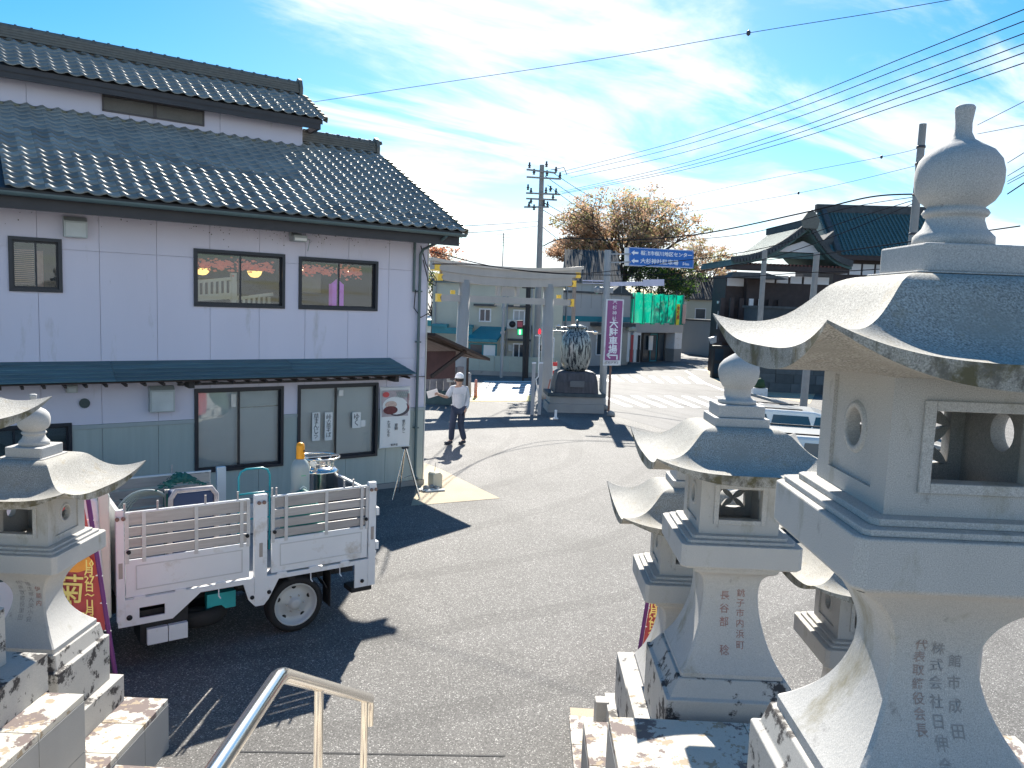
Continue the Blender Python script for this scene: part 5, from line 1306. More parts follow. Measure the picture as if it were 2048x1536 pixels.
# two slim concrete posts and white warning light pole before the jar
for lab, px in (('left one of two slim concrete gate posts standing before the torii pillar', 1064), ('right one of two slim concrete gate posts standing before the torii pillar', 1078)):
    q = gnd(px + 0, 829); q.z = 0
    gp = empty('gate_post', lab, 'post', q, 0, 'slim gate posts'); h_ = at(px, 727, q.y).z
    MB().loft([(.065, 0), (.065, h_)]).build('shaft', mat('pale_grey_post', (.36, .37, .38), .6, var=.1), gp); MB().loft([(.08, h_ + .001), (.08, h_ + .05)]).build('cap', M_white, gp)
q = gnd(1078, 800); q.z = 0
wl = empty('warning_light_pole', 'slim white pole with a red beacon on top between gate posts and torii pillar', 'warning light', q)
rw = lambda px, py: at(px, py, q.y) - q
MB().tube([(0, 0, 0), rw(1072, 758), rw(1077, 753), rw(1079, 668)], .03, 8).build('pole', M_white, wl)
MB().lathe([(.06, 0), (.07, .1), (.05, .2), (.01, .24)], 12, rw(1079, 668)).build('beacon', mat('red_beacon', (.75, .03, .05), .3, var=0, emit=.5), wl)
MB().tube([rw(1070, 671), rw(1082, 672)], .03, 6).build('arm', M_white, wl)
# pedestrian signal
q = gnd(1046, 762); q.z = 0
pd_ = empty('pedestrian_signal', 'pedestrian signal showing a green walking figure beneath a dark red lamp', 'pedestrian signal', q)
rp = lambda px, py: at(px, py, q.y - .1) - q
MB().tube([(0, 0, 0), rp(1048, 650)], .05, 8).build('pole', M_chas, pd_)
slab((rp(1034, 641), rp(1046, 641), rp(1046, 671), rp(1034, 671)), .2).build('housing', M_chas, pd_)
slab([v + Vector((0, -.02, 0)) for v in (rp(1035, 643), rp(1045, 643), rp(1045, 654), rp(1035, 654))], .015).build('red_lens', mat('dim_red_lens', (.30, .05, .08), .4), pd_)
slab([v + Vector((0, -.02, 0)) for v in (rp(1035, 658), rp(1045, 658), rp(1045, 670), rp(1035, 670))], .015).build('green_lens', mat('green_lens', (.02, .40, .15), .4, var=0, emit=.5), pd_)
MB().bar(rp(1040, 660) + Vector((0, -.04, 0)), rp(1040, 668) + Vector((0, -.04, 0)), .07, .02).build('figure', mat('glowing_figure', (.6, 1, .8), .4, var=0, emit=2.5), pd_)
q = Vector((at(1147, 650, 41).x, 41, 0)); rz_ = lambda px, py: at(px, py, 41) - q
lp = empty('street_lamp', 'brown street lamp pole with silver crossed lamp arms just above the giant jar', 'street lamp', q)
MB().tube([(0, 0, 0), rz_(1149, 560)], .11, 10).build('pole', mat('brown_lamp_pole', (.30, .24, .20), .6, var=.15), lp)
for xa, xb, y_ in ((1104, 1190, 662), (1118, 1172, 654)): MB().tube([rz_(xa, y_), rz_(xb, y_ + 2)], .035, 8).build('arm', M_steel, lp)
for xa, y_ in ((1103, 663), (1190, 664), (1117, 652)): MB().loft([(.05, -.15), (.14, -.05), (.14, .0), (.02, .08)]).build('lamp_head', M_steel, lp, rz_(xa, y_))
q = Vector((at(1108, 745, 36).x, 36, 0))
rb_ = empty('striped_barrier', 'red and white striped barrier panel glimpsed between torii pillar and giant jar', 'barrier', q)
for k in range(7): MB().box(-.14, .14, 0, .05, .1 + k * .2, .29 + k * .2).build('stripe', (M_paper if k % 2 else mat('barrier_red', (.5, .04, .05), .5)), rb_)
# ------------------------------------------------------------------ houses beyond the gate
M_cream = mat('cream_stucco', (0.50, 0.50, 0.42), .85, var=.08, scale=.6, dirt=[((.25, .25, .2), .66, .8)], dirt_w=.2)
M_greyh = mat('grey_render', (0.42, 0.42, 0.42), .85, var=.08, scale=.4)
M_teal = mat('teal_sheet_roof', (0.02, 0.22, 0.27), .5, var=.15, scale=2)
M_trf = mat('far_tile_roof', (0.09, 0.095, 0.10), .85, var=.3, scale=3, spec=.15)
M_winb = mat('dark_far_glass', (0.03, 0.05, 0.07), .15, var=.2, scale=1)
def house(name, label, px0, px1, pyt, Y0, Y1, depth, mt, roof=None, cat='house', zt=None, rh=1.2, over=.35):
    A = at(px0, pyt, Y0); B = at(px1, pyt, Y1); A0 = Vector((A.x, A.y, 0)); B0 = Vector((B.x, B.y, 0)); d = B0 - A0
    t = empty(name, label, cat, A0, math.atan2(d.y, d.x)); w_ = d.length; z_ = zt or (A.z + B.z) / 2
    MB().box(0, w_, 0, depth, 0, z_).build('wall', mt, t)
    if roof == 'gx':
        b = MB(); b.prism([(-over, z_ - .02), (depth + over, z_ - .02), (depth + over, z_ + .10), (depth / 2, z_ + rh), (-over, z_ + .10)], 'x', -over, w_ + over); ro = b.build('roof', M_trf, t)
        b = MB(); k = -over
        sl = math.hypot(depth / 2 + over, rh - .10)
        while k < w_ + over: b.bar((k, -over, z_ + .14), (k, depth / 2, z_ + rh + .04), .09, .09); k += .30
        b.build('roof_tile_row', M_trf, ro, kind='stuff')
    elif roof == 'gy':
        b = MB(); b.prism([(-over, z_ - .02), (w_ + over, z_ - .02), (w_ + over, z_ + .10), (w_ / 2, z_ + rh), (-over, z_ + .10)], 'y', -over, depth + over); ro = b.build('roof', M_trf, t)
    elif roof == 'flat':
        MB().box(-.1, w_ + .1, -.1, depth + .1, z_ + .002, z_ + .14).build('roof', M_trf, t)
    t['w'] = w_
    return t
def hwin(t, x0, x1, z0, z1, hood=True, muntin=True, glass_=None):
    o = MB()
    for r_ in rects_minus((x0 - .08, x1 + .08, z0 - .08, z1 + .08), [(x0, x1, z0, z1)]): o.box(r_[0], r_[1], -.06, -.002, r_[2], r_[3])
    o = o.build('window', M_white, t); MB().box(x0, x1, -.03, -.004, z0, z1).build('pane', glass_ or M_winb, o)
    if muntin: MB().box((x0+x1)/2 - .03, (x0+x1)/2 + .03, -.05, -.031, z0, z1).build('mullion', M_white, o)
    if hood: MB().box(x0 - .4, x1 + .4, -.35, -.003, z1 + .22, z1 + .34).build('hood', M_trf, o)
hA = house('cream_house', 'two storey cream stuccoed house behind the torii gate with a teal porch roof', 866, 1128, 566, 47, 47, 8, M_cream, 'flat')
wA = hA['w']
def hx(px, Y=47): return at(px, 650, Y).x - hA.location.x
def hz(py, px=960, Y=47): return at(px, py, Y).z
hwin(hA, hx(960), hx(979), hz(641), hz(619)); hwin(hA, hx(1028), hx(1047), hz(652), hz(619), True, True, M_greyh)
hwin(hA, hx(1030), hx(1050), hz(712), hz(686)); hwin(hA, hx(1090), hx(1108), hz(712), hz(672), False)
b = MB(); x0, x1 = hx(932), hx(1014); b.add([(x0 + .9, -.01, hz(652)), (x1, -.01, hz(652)), (x1 - .5, -1.6, hz(675)), (x0 + .1, -1.6, hz(675))], [(0, 1, 2, 3)]); b.add([(x0 + .9, -.01, hz(652) - .1), (x1, -.01, hz(652) - .1), (x1 - .5, -1.6, hz(675) - .15), (x0 + .1, -1.6, hz(675) - .15)], [(0, 1, 2, 3)])
b.box(x0 + .1, x1 - .5, -1.62, -1.58, hz(681), hz(675)); b.build('porch_roof', M_teal, hA)
b = MB(); b.box(hx(868), hx(898), -1.2, -.01, hz(656), hz(650)); b.box(hx(930), hx(948), -1.2, -.01, hz(656), hz(650)); b.box(hx(868), hx(948), -1.1, -1.05, hz(668), hz(656)); b.build('side_awning', M_teal, hA)
b = MB(); b.box(x0 + .3, x1 - .7, -1.2, -.01, 0, hz(682)); pch = b.build('porch', M_cream, hA)
b = MB()
for r_ in rects_minus((hx(942), hx(997), hz(712), hz(684)), [(hx(945), hx(968), hz(709), hz(687)), (hx(971), hx(994), hz(709), hz(687))]): b.box(r_[0], r_[1], -1.26, -1.202, r_[2], r_[3])
wp_ = b.build('window', M_teal, pch); MB().box(hx(945), hx(968), -1.24, -1.21, hz(709), hz(687)).build('pane', M_winb, wp_); MB().box(hx(971), hx(994), -1.24, -1.21, hz(709), hz(687)).build('pane', M_blind, wp_)
for (xa, za, zb) in ((hx(1014), 0, 5.6), (hx(870), 0, 5.6), (hx(1062), 0, 5.6)): MB().tube([(xa, -.08, za), (xa, -.08, zb)], .05, 6).build('downpipe', M_polem, hA)
MB().box(hx(866), hx(1128), -.22, -.10, hz(568), hz(566) + .02).build('gutter', M_gutter, hA)
for px_, py_ in ((1015, 655), (1066, 664), (1076, 700)):
    MB().box(hx(px_), hx(px_) + .75, -.4, -.01, hz(py_), hz(py_) + .55).build('condenser_unit', M_metal_box, hA); MB().lathe([(.2, 0), (.2, .01)], 14).build('fan_grille', M_chas, hA, (hx(px_) + .3, -.402, hz(py_) + .28), (R(90), 0, 0))
for px_ in (880, 894, 1018): MB().box(hx(px_), hx(px_) + .25, -.12, -.01, hz(700), hz(700) + .4).build('meter', M_metal_box, hA)
MB().tube([(hx(1000), .6, 5.6), (hx(1000), .6, 8.3)], .025, 5).build('aerial_mast', M_chas, hA)
for k in range(5): MB().tube([(hx(1000) - .4, .6, 8.2 - k * .16), (hx(1000) + .4, .6, 8.2 - k * .16)], .012, 4).build('aerial_rod', M_chas, hA)
fw = empty('garden_wall', 'pale green grey panel fence in front of the cream house', 'fence', Vector((at(928, 740, 44).x, 44, 0)))
for k in range(6):
    x = k * .86; MB().box(x + .01, x + .85, 0, .06, .25, at(1000, 712, 44).z - .0).build('panel', mat('pale_green_panel', (.36, .42, .38), .6, var=.08), fw)
MB().box(0, 5.2, -.02, .1, 0, .245).build('footing', M_conc_g, fw)
b = MB(); b.tube([(0, 0, 0), (0, 0, 5.4)], .09, 10)
for z in (1.9, 2.4, 3.8, 4.2): b.tube([(0, -.02, z), (0, -.02, z + .12)], .14, 8)
o = b.build('slim_pole', M_polem, None, Vector((at(1003, 740, 43).x, 43, 0))); tag(o, 'slim pale pole with black bands in front of the cream house wall', 'pole')
hB = house('grey_shop_building', 'wide grey rendered building with a teal band behind the giant jar', 1128, 1262, 588, 52, 56, 9, M_greyh, 'flat')
for k in range(7): MB().box(.6 + k * .95, .63 + k * .95, -.012, -.001, hz(643, 1150, 52) + .9, hB.children[0].dimensions.z - .1 if False else 6.4).build('panel_joint', M_conc_g, hB)
MB().box(4.9, 6.3, -.05, -.001, .1, 2.3).build('shutter', M_metal_box, hB)
for k in range(16): MB().box(4.92, 6.28, -.062, -.051, .2 + k * .13, .22 + k * .13).build('shutter_slat', M_metal_box, hB)
MB().tube([(.2, -.1, 0), (.2, -.1, 6.6)], .05, 6).build('downpipe', M_polem, hB)
MB().box(0, hB['w'], -.04, -.001, hz(643, 1150, 52), hz(632, 1150, 52)).build('band', M_teal, hB)
b = MB(); b.box(2.5, hB['w'] - .4, -1.0, -.001, hz(652, 1200, 54), hz(645, 1200, 54)); b.build('canopy', M_trf, hB)
hwin(hB, .5, 2.2, 1.3, 2.6, False); hwin(hB, 3.2, 4.4, .8, 2.2, False)
hC = house('gabled_house', 'grey gabled house end rising behind the signal pole', 1219, 1262, 596, 58, 58, 9, M_greyh, 'gy', rh=1.0, over=.2)
hD = house('tiled_hall', 'old hall with a broad dark tiled hipped roof behind the signal pole', 1140, 1235, 566, 66, 66, 9, M_greyh, 'gx', rh=3.0)
hE = house('far_white_house', 'small white house end with a teal roof seen past the corner of the restaurant', 838, 873, 652, 60, 60, 8, M_white, None)
MB().prism([(-.5, hz(652, 870, 60)), (8.5, hz(652, 870, 60)), (8.5, hz(640, 870, 60)), (4, hz(634, 870, 60)), (-.5, hz(640, 870, 60))], 'x', -.3, hE['w'] + .3).build('roof', M_teal, hE)
# shop with the green net over its terrace
S0_, S1_ = Vector((gnd(1266, 718).x, 0, 0)), None
YA, YB = 58.0, 62.0
shp = empty('netted_shop', 'flat roofed corner shop with green netting around its upper terrace', 'shop', Vector((at(1266, 700, YA).x, YA, 0)), math.atan2(YB - YA, at(1364, 700, YB).x - at(1266, 700, YA).x))
ws = math.hypot(YB - YA, at(1364, 700, YB).x - at(1266, 700, YA).x)
zf0, zf1, zn = at(1310, 665, 60).z, at(1310, 646, 60).z, at(1310, 588, 60).z
MB().box(0, ws, 0, 8, zf0, zf1).build('parapet', M_greyh, shp)
MB().box(0.3, ws - .3, 1.2, 7.8, 0, zf0 - .002).build('wall', M_greyh, shp)
for xa, xb in ((.02, .9), (ws - .95, ws - .02)):
    MB().box(xa, xb, .05, .9, 0, 1.0).build('pier_base', M_conc_g, shp); MB().box(xa, xb, .05, .9, 1.002, zf0 - .002).build('pier', M_white, shp)
for k in range(4):
    x = 1.05 + k * (ws - 2.3) / 4
    b = MB(); ww = (ws - 2.3) / 4 - .1
    for r_ in rects_minus((x, x + ww, 0, zf0 - .1), [(x + .08, x + ww - .08, .1, zf0 - .2)]): b.box(r_[0], r_[1], .7, .78, r_[2], r_[3])
    d__ = b.build('sliding_door', M_teal if k == 2 else M_frame, shp); MB().box(x + .08, x + ww - .08, .73, .74, .1, zf0 - .2).build('pane', M_winb, d__)
M_net = bpy.data.materials.new('green_net_mesh'); M_net.use_nodes = True
_t = M_net.node_tree; _b = _t.nodes['Principled BSDF']; _b.inputs['Base Color'].default_value = (0.0, .28, .19, 1); _b.inputs['Roughness'].default_value = .8
_tr = _t.nodes.new('ShaderNodeBsdfTransparent'); _tl = _t.nodes.new('ShaderNodeBsdfTranslucent'); _tl.inputs[0].default_value = (0, .42, .27, 1)
_m1 = _t.nodes.new('ShaderNodeMixShader'); _m1.inputs[0].default_value = .5; _t.links.new(_b.outputs[0], _m1.inputs[1]); _t.links.new(_tl.outputs[0], _m1.inputs[2])
_m2 = _t.nodes.new('ShaderNodeMixShader'); _m2.inputs[0].default_value = .2; _t.links.new(_m1.outputs[0], _m2.inputs[1]); _t.links.new(_tr.outputs[0], _m2.inputs[2])
_t.links.new(_m2.outputs[0], _t.nodes['Material Output'].inputs[0])
b = MB(); n = 30
for (pa, pb) in (((0, 0), (ws, 0)), ((ws, 0), (ws, 5)), ((0, 5), (0, 0))):
    vs = []
    for i in range(n + 1):
        for j in range(7):
            x = pa[0] + (pb[0] - pa[0]) * i / n; y = pa[1] + (pb[1] - pa[1]) * i / n; z = zf1 - .1 + (zn - zf1 + .1) * j / 6
            vs.append((x, y + .13 * math.sin(i * 1.05 + j * .3), z + (.04 * math.sin(i * .9) if j == 6 else 0)))
    b.add(vs, [(i*7+j, (i+1)*7+j, (i+1)*7+j+1, i*7+j+1) for i in range(n) for j in range(6)], 0, True)
b.build('net', M_net, shp, recalc=False)
for k in range(7): MB().tube([(ws * k / 6, .1, zf1), (ws * k / 6, .1, zn + .05)], .04, 6).build('net_post', M_polem, shp)
MB().box(.1, ws - .1, 4.5, 4.6, zf1, zn - .05).build('back_wall', M_greyh, shp)
random.seed(9)
for k, x in enumerate((.8, 1.7, 2.6, 3.8, 4.9)): MB().box(x, x + random.uniform(.3, .6), 1, 1.4, zf1, zf1 + random.uniform(.5, 1.1)).build('stored_box', (M_paper, M_greyh, M_teal)[k % 3], shp)
slab(((ws - 1.1, -.12, zf1 - .1), (ws - .75, -.12, zf1 - .1), (ws - .75, -.12, zn - .7), (ws - 1.1, -.12, zn - .7)), .06).build('yellow_sign', mat('yellow_sign', (.78, .70, .05), .5), shp)
text('lettering', '金物屋', .34, mat('red_ink2', (.6, .05, .05), .6, var=0), shp, frame((ws - .925, -.13, (zf1 + zn) / 2 - .3), (1, 0, 0), (0, 0, 1)), vert=True, line=1.0, bold=.01)
MB().box(ws - .35, ws + .05, -.12, .1, zf1, zn - .7).build('pink_column', mat('faded_pink', (.55, .38, .35), .7), shp)
MB().box(ws * .42, ws * .50, .55, .62, 0.9, 2.0).build('notice_board', M_paper, shp)
# street stand with white sign beside shop
fl_ = empty('street_stall', 'striped banner stand beside the purple sign and netted shop', 'stand', Vector((at(1254, 700, 55).x, 55, 0)))
for k in range(4): MB().box(k * .24, k * .24 + .18, 0, .05, .3, 2.4 - .2 * (k % 2)).build('banner', (M_paper, M_flag, M_paper, M_chas)[k], fl_)
MB().lathe([(.05, 0), (.4, .05), (.35, .3), (.05, .4)], 10, (.2, 0, 2.45)).build('canopy', M_cream, fl_)
# walls and houses on the right
gw = house('long_grey_wall', 'plain grey boundary wall building right of the netted shop', 1366, 1434, 642, 74, 70, 6, M_greyh, 'flat')
hF = house('tiled_cottage', 'low house with a light striped tile roof behind the grey boundary wall', 1374, 1450, 600, 84, 84, 8, M_cream, 'gx', rh=2.6)
hwin(hF, 1.0, 2.0, 3.2, 4.2, False, False); hwin(hF, 2.9, 3.9, 3.2, 4.2, False, False)
# ------------------------------------------------------------------ temple on the right
M_plas = mat('white_plaster', (0.74, 0.72, 0.74), .8, var=.04)
M_dkw = mat('dark_temple_timber', (0.05, 0.035, 0.035), .7, var=.25, scale=3)
M_troof = mat('verdigris_tile_roof', (0.075, 0.14, 0.145), .75, var=.25, scale=3)
def tiled_slope(b, A, B, C, D, step=.30, r=.075):
    """A-B eave, D-C ridge: round tile rows running up the slope"""
    A, B, C, D = map(Vector, (A, B, C, D)); n = max(2, int((B - A).length / step))
    for i in range(n + 1):
        p, q = A.lerp(B, i / n), D.lerp(C, i / n); nrm = Vector((0, 0, 1)) * r * .6; b.bar(p + nrm, q + nrm, r * 1.6, r * 1.4)
TY = 50.0
tO = Vector((at(1455, 700, TY).x, TY, 0)); tmp = empty('temple_gatehouse', 'temple building with a steep curved gable roof, white plaster gable and dark timber walls', 'temple', tO, R(4))
def tx(px, Y=TY): return at(px, 600, Y).x - tO.x
def tzz(py, px=1580, Y=TY): return at(px, py, Y).z
tw = tx(1688)
ze = tzz(530); zr = tzz(452); xc = tx(1598)
# gabled upper roof seen at its end
MB().box(tx(1500), tx(1670), .6, 4, 0, ze - .7).build('wall', M_dkw, tmp); MB().box(tx(1462), tx(1500) - .01, 1.2, 4, 0, ze - .7).build('wall', M_dkw, tmp); MB().box(tx(1464), tx(1498), 1.1, 1.195, tzz(575), tzz(553)).build('plaster_panel', M_plas, tmp)
for k in range(5):
    x0 = tx(1528) + k * (tx(1670) - tx(1528)) / 5
    MB().box(x0 + .10, x0 + (tx(1670) - tx(1528)) / 5 - .06, .5, .598, tzz(566), tzz(551)).build('plaster_panel', M_plas, tmp)
for k in range(7):
    x0 = tx(1445) + k * .62; MB().box(x0, x0 + .26, .35, .5, tzz(665), tzz(600)).build('screen_slat', (M_plas if k in (3, 4) else M_dkw), tmp)
MB().box(tx(1445), tx(1530), .2, .4, tzz(690), tzz(640)).build('lower_fence', M_dkw, tmp)
# concave gable
def curve(xa, za, xb, zb_, sag, n=12): return [(xa + (xb - xa) * i / n, za + (zb_ - za) * i / n - sag * math.sin(math.pi * i / n)) for i in range(n + 1)]
zl = tzz(528); L_ = curve(xc, zr, tx(1448), zl, .55); R_ = curve(xc, zr, tx(1692), zl + .05, .55)
b = MB(); pts = L_[::-1] + R_[1:]; low = [(p[0], p[1] - .28) for p in pts]
n_ = len(pts)
for i in range(n_ - 1): b.prism([pts[i], pts[i+1], low[i+1], low[i]], 'y', -.9, 5.6)
rf = b.build('roof', M_troof, tmp)
b = MB()
for side_ in (L_, R_):
    for k in range(26):
        y = -.8 + k * .245
        for i in range(len(side_) - 1): b.bar((side_[i][0], y, side_[i][1] + .06), (side_[i+1][0], y, side_[i+1][1] + .06), .14, .10)
b.build('tile_row', M_troof, rf, kind='stuff')
b = MB()
for side_ in (L_, R_):
    for i in range(len(side_) - 1): b.bar((side_[i][0], -.9, side_[i][1] + .14), (side_[i+1][0], -.9, side_[i+1][1] + .14), .26, .26)
    for i in range(len(side_) * 2 - 2):
        t_ = i / 2; j = int(t_); f = t_ - j; x = side_[j][0] * (1-f) + side_[min(j+1, len(side_)-1)][0] * f; z = side_[j][1] * (1-f) + side_[min(j+1, len(side_)-1)][1] * f
        b.box(x - .07, x + .07, -1.12, -1.0, z - .12, z + .10)
b.build('descending_ridge', M_trf, rf)
MB().box(xc - .22, xc + .22, -1.0, 5.7, zr - .05, zr + .40).build('ridge', M_trf, rf)
MB().prism([(xc - .45, zr - .2), (xc + .45, zr - .2), (xc + .55, zr + .3), (xc + .25, zr + .75), (xc, zr + .95), (xc - .25, zr + .75), (xc - .55, zr + .3)], 'y', -1.2, -1.02).build('ridge_end_tile', M_ridge, rf)
MB().prism([(xc, zr - .9), (xc + 1.9, zl + .75), (xc - 1.9, zl + .75)], 'y', -.25, .0).build('gable', M_plas, tmp)
MB().prism([(tx(1505), zl + .35), (tx(1668), zl + .35), (xc + 2.1, zl + .68), (xc - 2.1, zl + .68)], 'y', -.3, .1).build('lower_gable_roof', M_troof, tmp)
b = MB(); b.box(tx(1452), tx(1690), -.75, .6, tzz(543), tzz(533)); b.build('eave_beam', M_dkw, tmp)
b = MB()
for k in range(30): x = tx(1460) + k * (tx(1685) - tx(1460)) / 29; b.box(x - .05, x + .05, -.82, .5, tzz(533) + .004, tzz(533) + .10)
b.build('rafter_row', mat('reddish_rafter', (.16, .06, .05), .7), tmp, kind='stuff')
MB().prism([(tx(1448), tzz(560)), (tx(1565), tzz(560)), (tx(1520), tzz(549)), (tx(1455), tzz(549))], 'y', -1.0, .2).build('side_porch_roof', M_trf, tmp)
# main hall roof behind
hO = Vector((at(1652, 700, 62).x, 62, 0)); mh = empty('temple_main_hall', 'temple main hall with a huge teal grey tiled roof and white plaster walls', 'temple', hO, R(-3))
hxm = lambda px: at(px, 500, 62).x - hO.x
hzm = lambda py: at(1760, py, 62).z
x0, x1 = hxm(1668), hxm(1905); zt_, zb_ = hzm(408), hzm(512)
MB().box(x0 + .5, x1, 1.2, 12, 0, zb_ + .2).build('wall', M_dkw, mh)
for k in range(7):
    xx = x0 + .6 + k * (x1 - x0) / 9; MB().box(xx + .08, xx + (x1 - x0) / 9 - .08, 1.1, 1.198, hzm(550), hzm(528)).build('plaster_panel', M_plas, mh)
b = MB(); b.add([(x0, 0, zb_), (x1, 0, zb_), (x1, 5.5, zt_), (x0 + .2, 5.5, zt_), (x0, 11, zb_), (x1, 11, zb_)], [(0,1,2,3), (3,2,5,4), (0,3,4), (1,5,2), (0,4,5,1)]); mr_ = b.build('roof', M_troof, mh)
b = MB(); tiled_slope(b, (x0, 0, zb_), (x1, 0, zb_), (x1, 5.5, zt_), (x0 + .2, 5.5, zt_), .32)
for j in range(1, 22):
    t = j / 22; b.bar((x0, 5.5 * t, zb_ + (zt_ - zb_) * t + .05), (x1, 5.5 * t, zb_ + (zt_ - zb_) * t + .05), .06, .05)
b.build('tile_row', M_troof, mr_, kind='stuff')
MB().box(x0, x1, 5.2, 5.8, zt_ - .1, zt_ + .55).build('ridge', M_trf, mr_)
b = MB(); b.bar((x0 + .35, -.1, zb_ + .15), (x0 + .55, 5.4, zt_ + .2), .35, .35); b.build('descending_ridge', M_trf, mr_)
MB().box(x0 + .1, x1, .05, 1.0, zb_ - .35, zb_ - .02).build('eave', M_dkw, mh)
MB().prism([(x0 - 1.6, zb_ + .1), (x0 + .3, zb_ + .1), (x0 + .2, zb_ + 1.9), (x0 - .1, zb_ + 1.6)], 'y', 1, 8).build('side_gable_roof', M_trf, mh)
# retaining wall and annex under the temple; its shade is painted into their dark colours
rw_ = empty('retaining_wall', 'long stone retaining wall below the temple, coloured dark for shade', 'wall', Vector((at(1500, 760, 41).x, 41, 0)), R(-6))
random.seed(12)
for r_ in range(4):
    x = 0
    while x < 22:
        w__ = random.uniform(.7, 1.3); MB().box(x + .01, x + w__ - .01, random.uniform(-.03, .03), .4, r_ * .48 + .006, r_ * .48 + .474).build('stone', mat('shade_toned_wall_stone', (.085, .10, .11), .85, var=.2, objvar=.3), rw_); x += w__
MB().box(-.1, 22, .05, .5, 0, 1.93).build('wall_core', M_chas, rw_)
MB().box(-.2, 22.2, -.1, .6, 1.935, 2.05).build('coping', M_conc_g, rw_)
hs_ = house('shade_toned_annex', 'annex building coloured dark for shade under the temple eaves', 1520, 2000, 625, 46, 46, 3.4, mat('shade_toned_annex_wall', (.05, .06, .07), .8, var=.2), 'flat')
for k in range(3): MB().tube([(2.5 + k * .25, -.3, .6), (6.0 + k * .25, -.3, 4.4)], .06, 6).build('leaning_rail', M_polem, hs_)
rk = MB(); rk.lathe([(.1, 0), (.9, .1), (1.0, .7), (.75, 1.4), (.2, 1.8)], 12); o = rk.build('garden_rock', mat('grey_rock', (.16, .17, .16), .9, var=.3, bump=1, bscale=5, bdist=.1), None, Vector((at(1590, 700, 44).x, 44, 2.2))); tag(o, 'rounded grey garden rock on the temple bank above the retaining wall', 'rock')
pl_ = empty('planter_box', 'white planter box on the shaded ground below the retaining wall', 'planter', gnd(1518, 792)); MB().box(-.35, .35, -.2, .2, 0, .4).build('box', M_white, pl_); MB().lathe([(.02, .4), (.3, .45), (.2, .8), (.02, .9)], 8).build('plant', mat('shade_leaf', (.03, .07, .03), .8), pl_)
kb = MB(); kb.bar((gnd(1478, 784).x, gnd(1478, 784).y, .06), (gnd(2040, 945).x, gnd(2040, 945).y, .06), .15, .12); kb.build('kerb', M_conc_g, kind='structure')
sc_ = empty('street_cabinet', 'dark roadside cabinet with two screens on the corner by the temple lane', 'cabinet', gnd(1438, 756)); MB().box(-.5, .5, -.3, .3, 0, 2.0).build('body', M_chas, sc_, bevel=.03); MB().box(-.4, .1, -.31, -.302, 1.1, 1.8).build('panel', M_winb, sc_); MB().box(-.4, .1, -.31, -.302, .3, .9).build('panel', M_winb, sc_)
for k in range(5):
    q = gnd(1420 + k * 14, 700 + k * 11); q.z = 0
# ------------------------------------------------------------------ bollards, cones
q = gnd(936, 793); q.z = 0
o = MB().lathe([(.02, 0), (.14, .02), (.10, 1.0), (.02, 1.05)], 12).build('bollard', mat('grey_bollard', (.25, .27, .3), .6), None, q); tag(o, 'dark grey bollard beside the lean-to at the start of the crosswalk', 'bollard')
q = gnd(951, 795); q.z = 0
o = MB().lathe([(.08, 0), (.06, .75), (.02, .8)], 10).build('marker_post', mat('red_white_post', (.55, .25, .22), .6, var=.4, scale=5), None, q); tag(o, 'thin reddish marker post right of the grey bollard', 'marker post')
q = gnd(1088, 812); q.z = 0
o = MB().tube([(0, 0, 0), (.22, .1, 1.1)], .03, 8).build('leaning_stake', mat('red_stake', (.5, .2, .15), .6), None, q); tag(o, 'red stake leaning on the left of the jar pedestal', 'stake')
q = gnd(1111, 838); q.z = 0
o = MB().lathe([(.10, 0), (.10, .04), (.05, .06), (.045, .28), (.06, .32), (.01, .34)], 12).build('white_marker', M_paper, None, q); tag(o, 'tiny white marker on the tarmac in front of the jar pedestal', 'marker')
for k, (px, py) in enumerate(((1197, 826), (1210, 820), (1222, 832))):
    q = gnd(px, py); q.z = 0
    o = MB().lathe([(.02, 0), (.16, .02), (.13, .16), (.02, .22)], 8).build('rubble_stone', M_conc_g, None, q); tag(o, ('flat loose stone by the jar pedestal corner', 'loose stone between the signal pole and pedestal', 'loose stone right of the brown sign post')[k], 'stone')
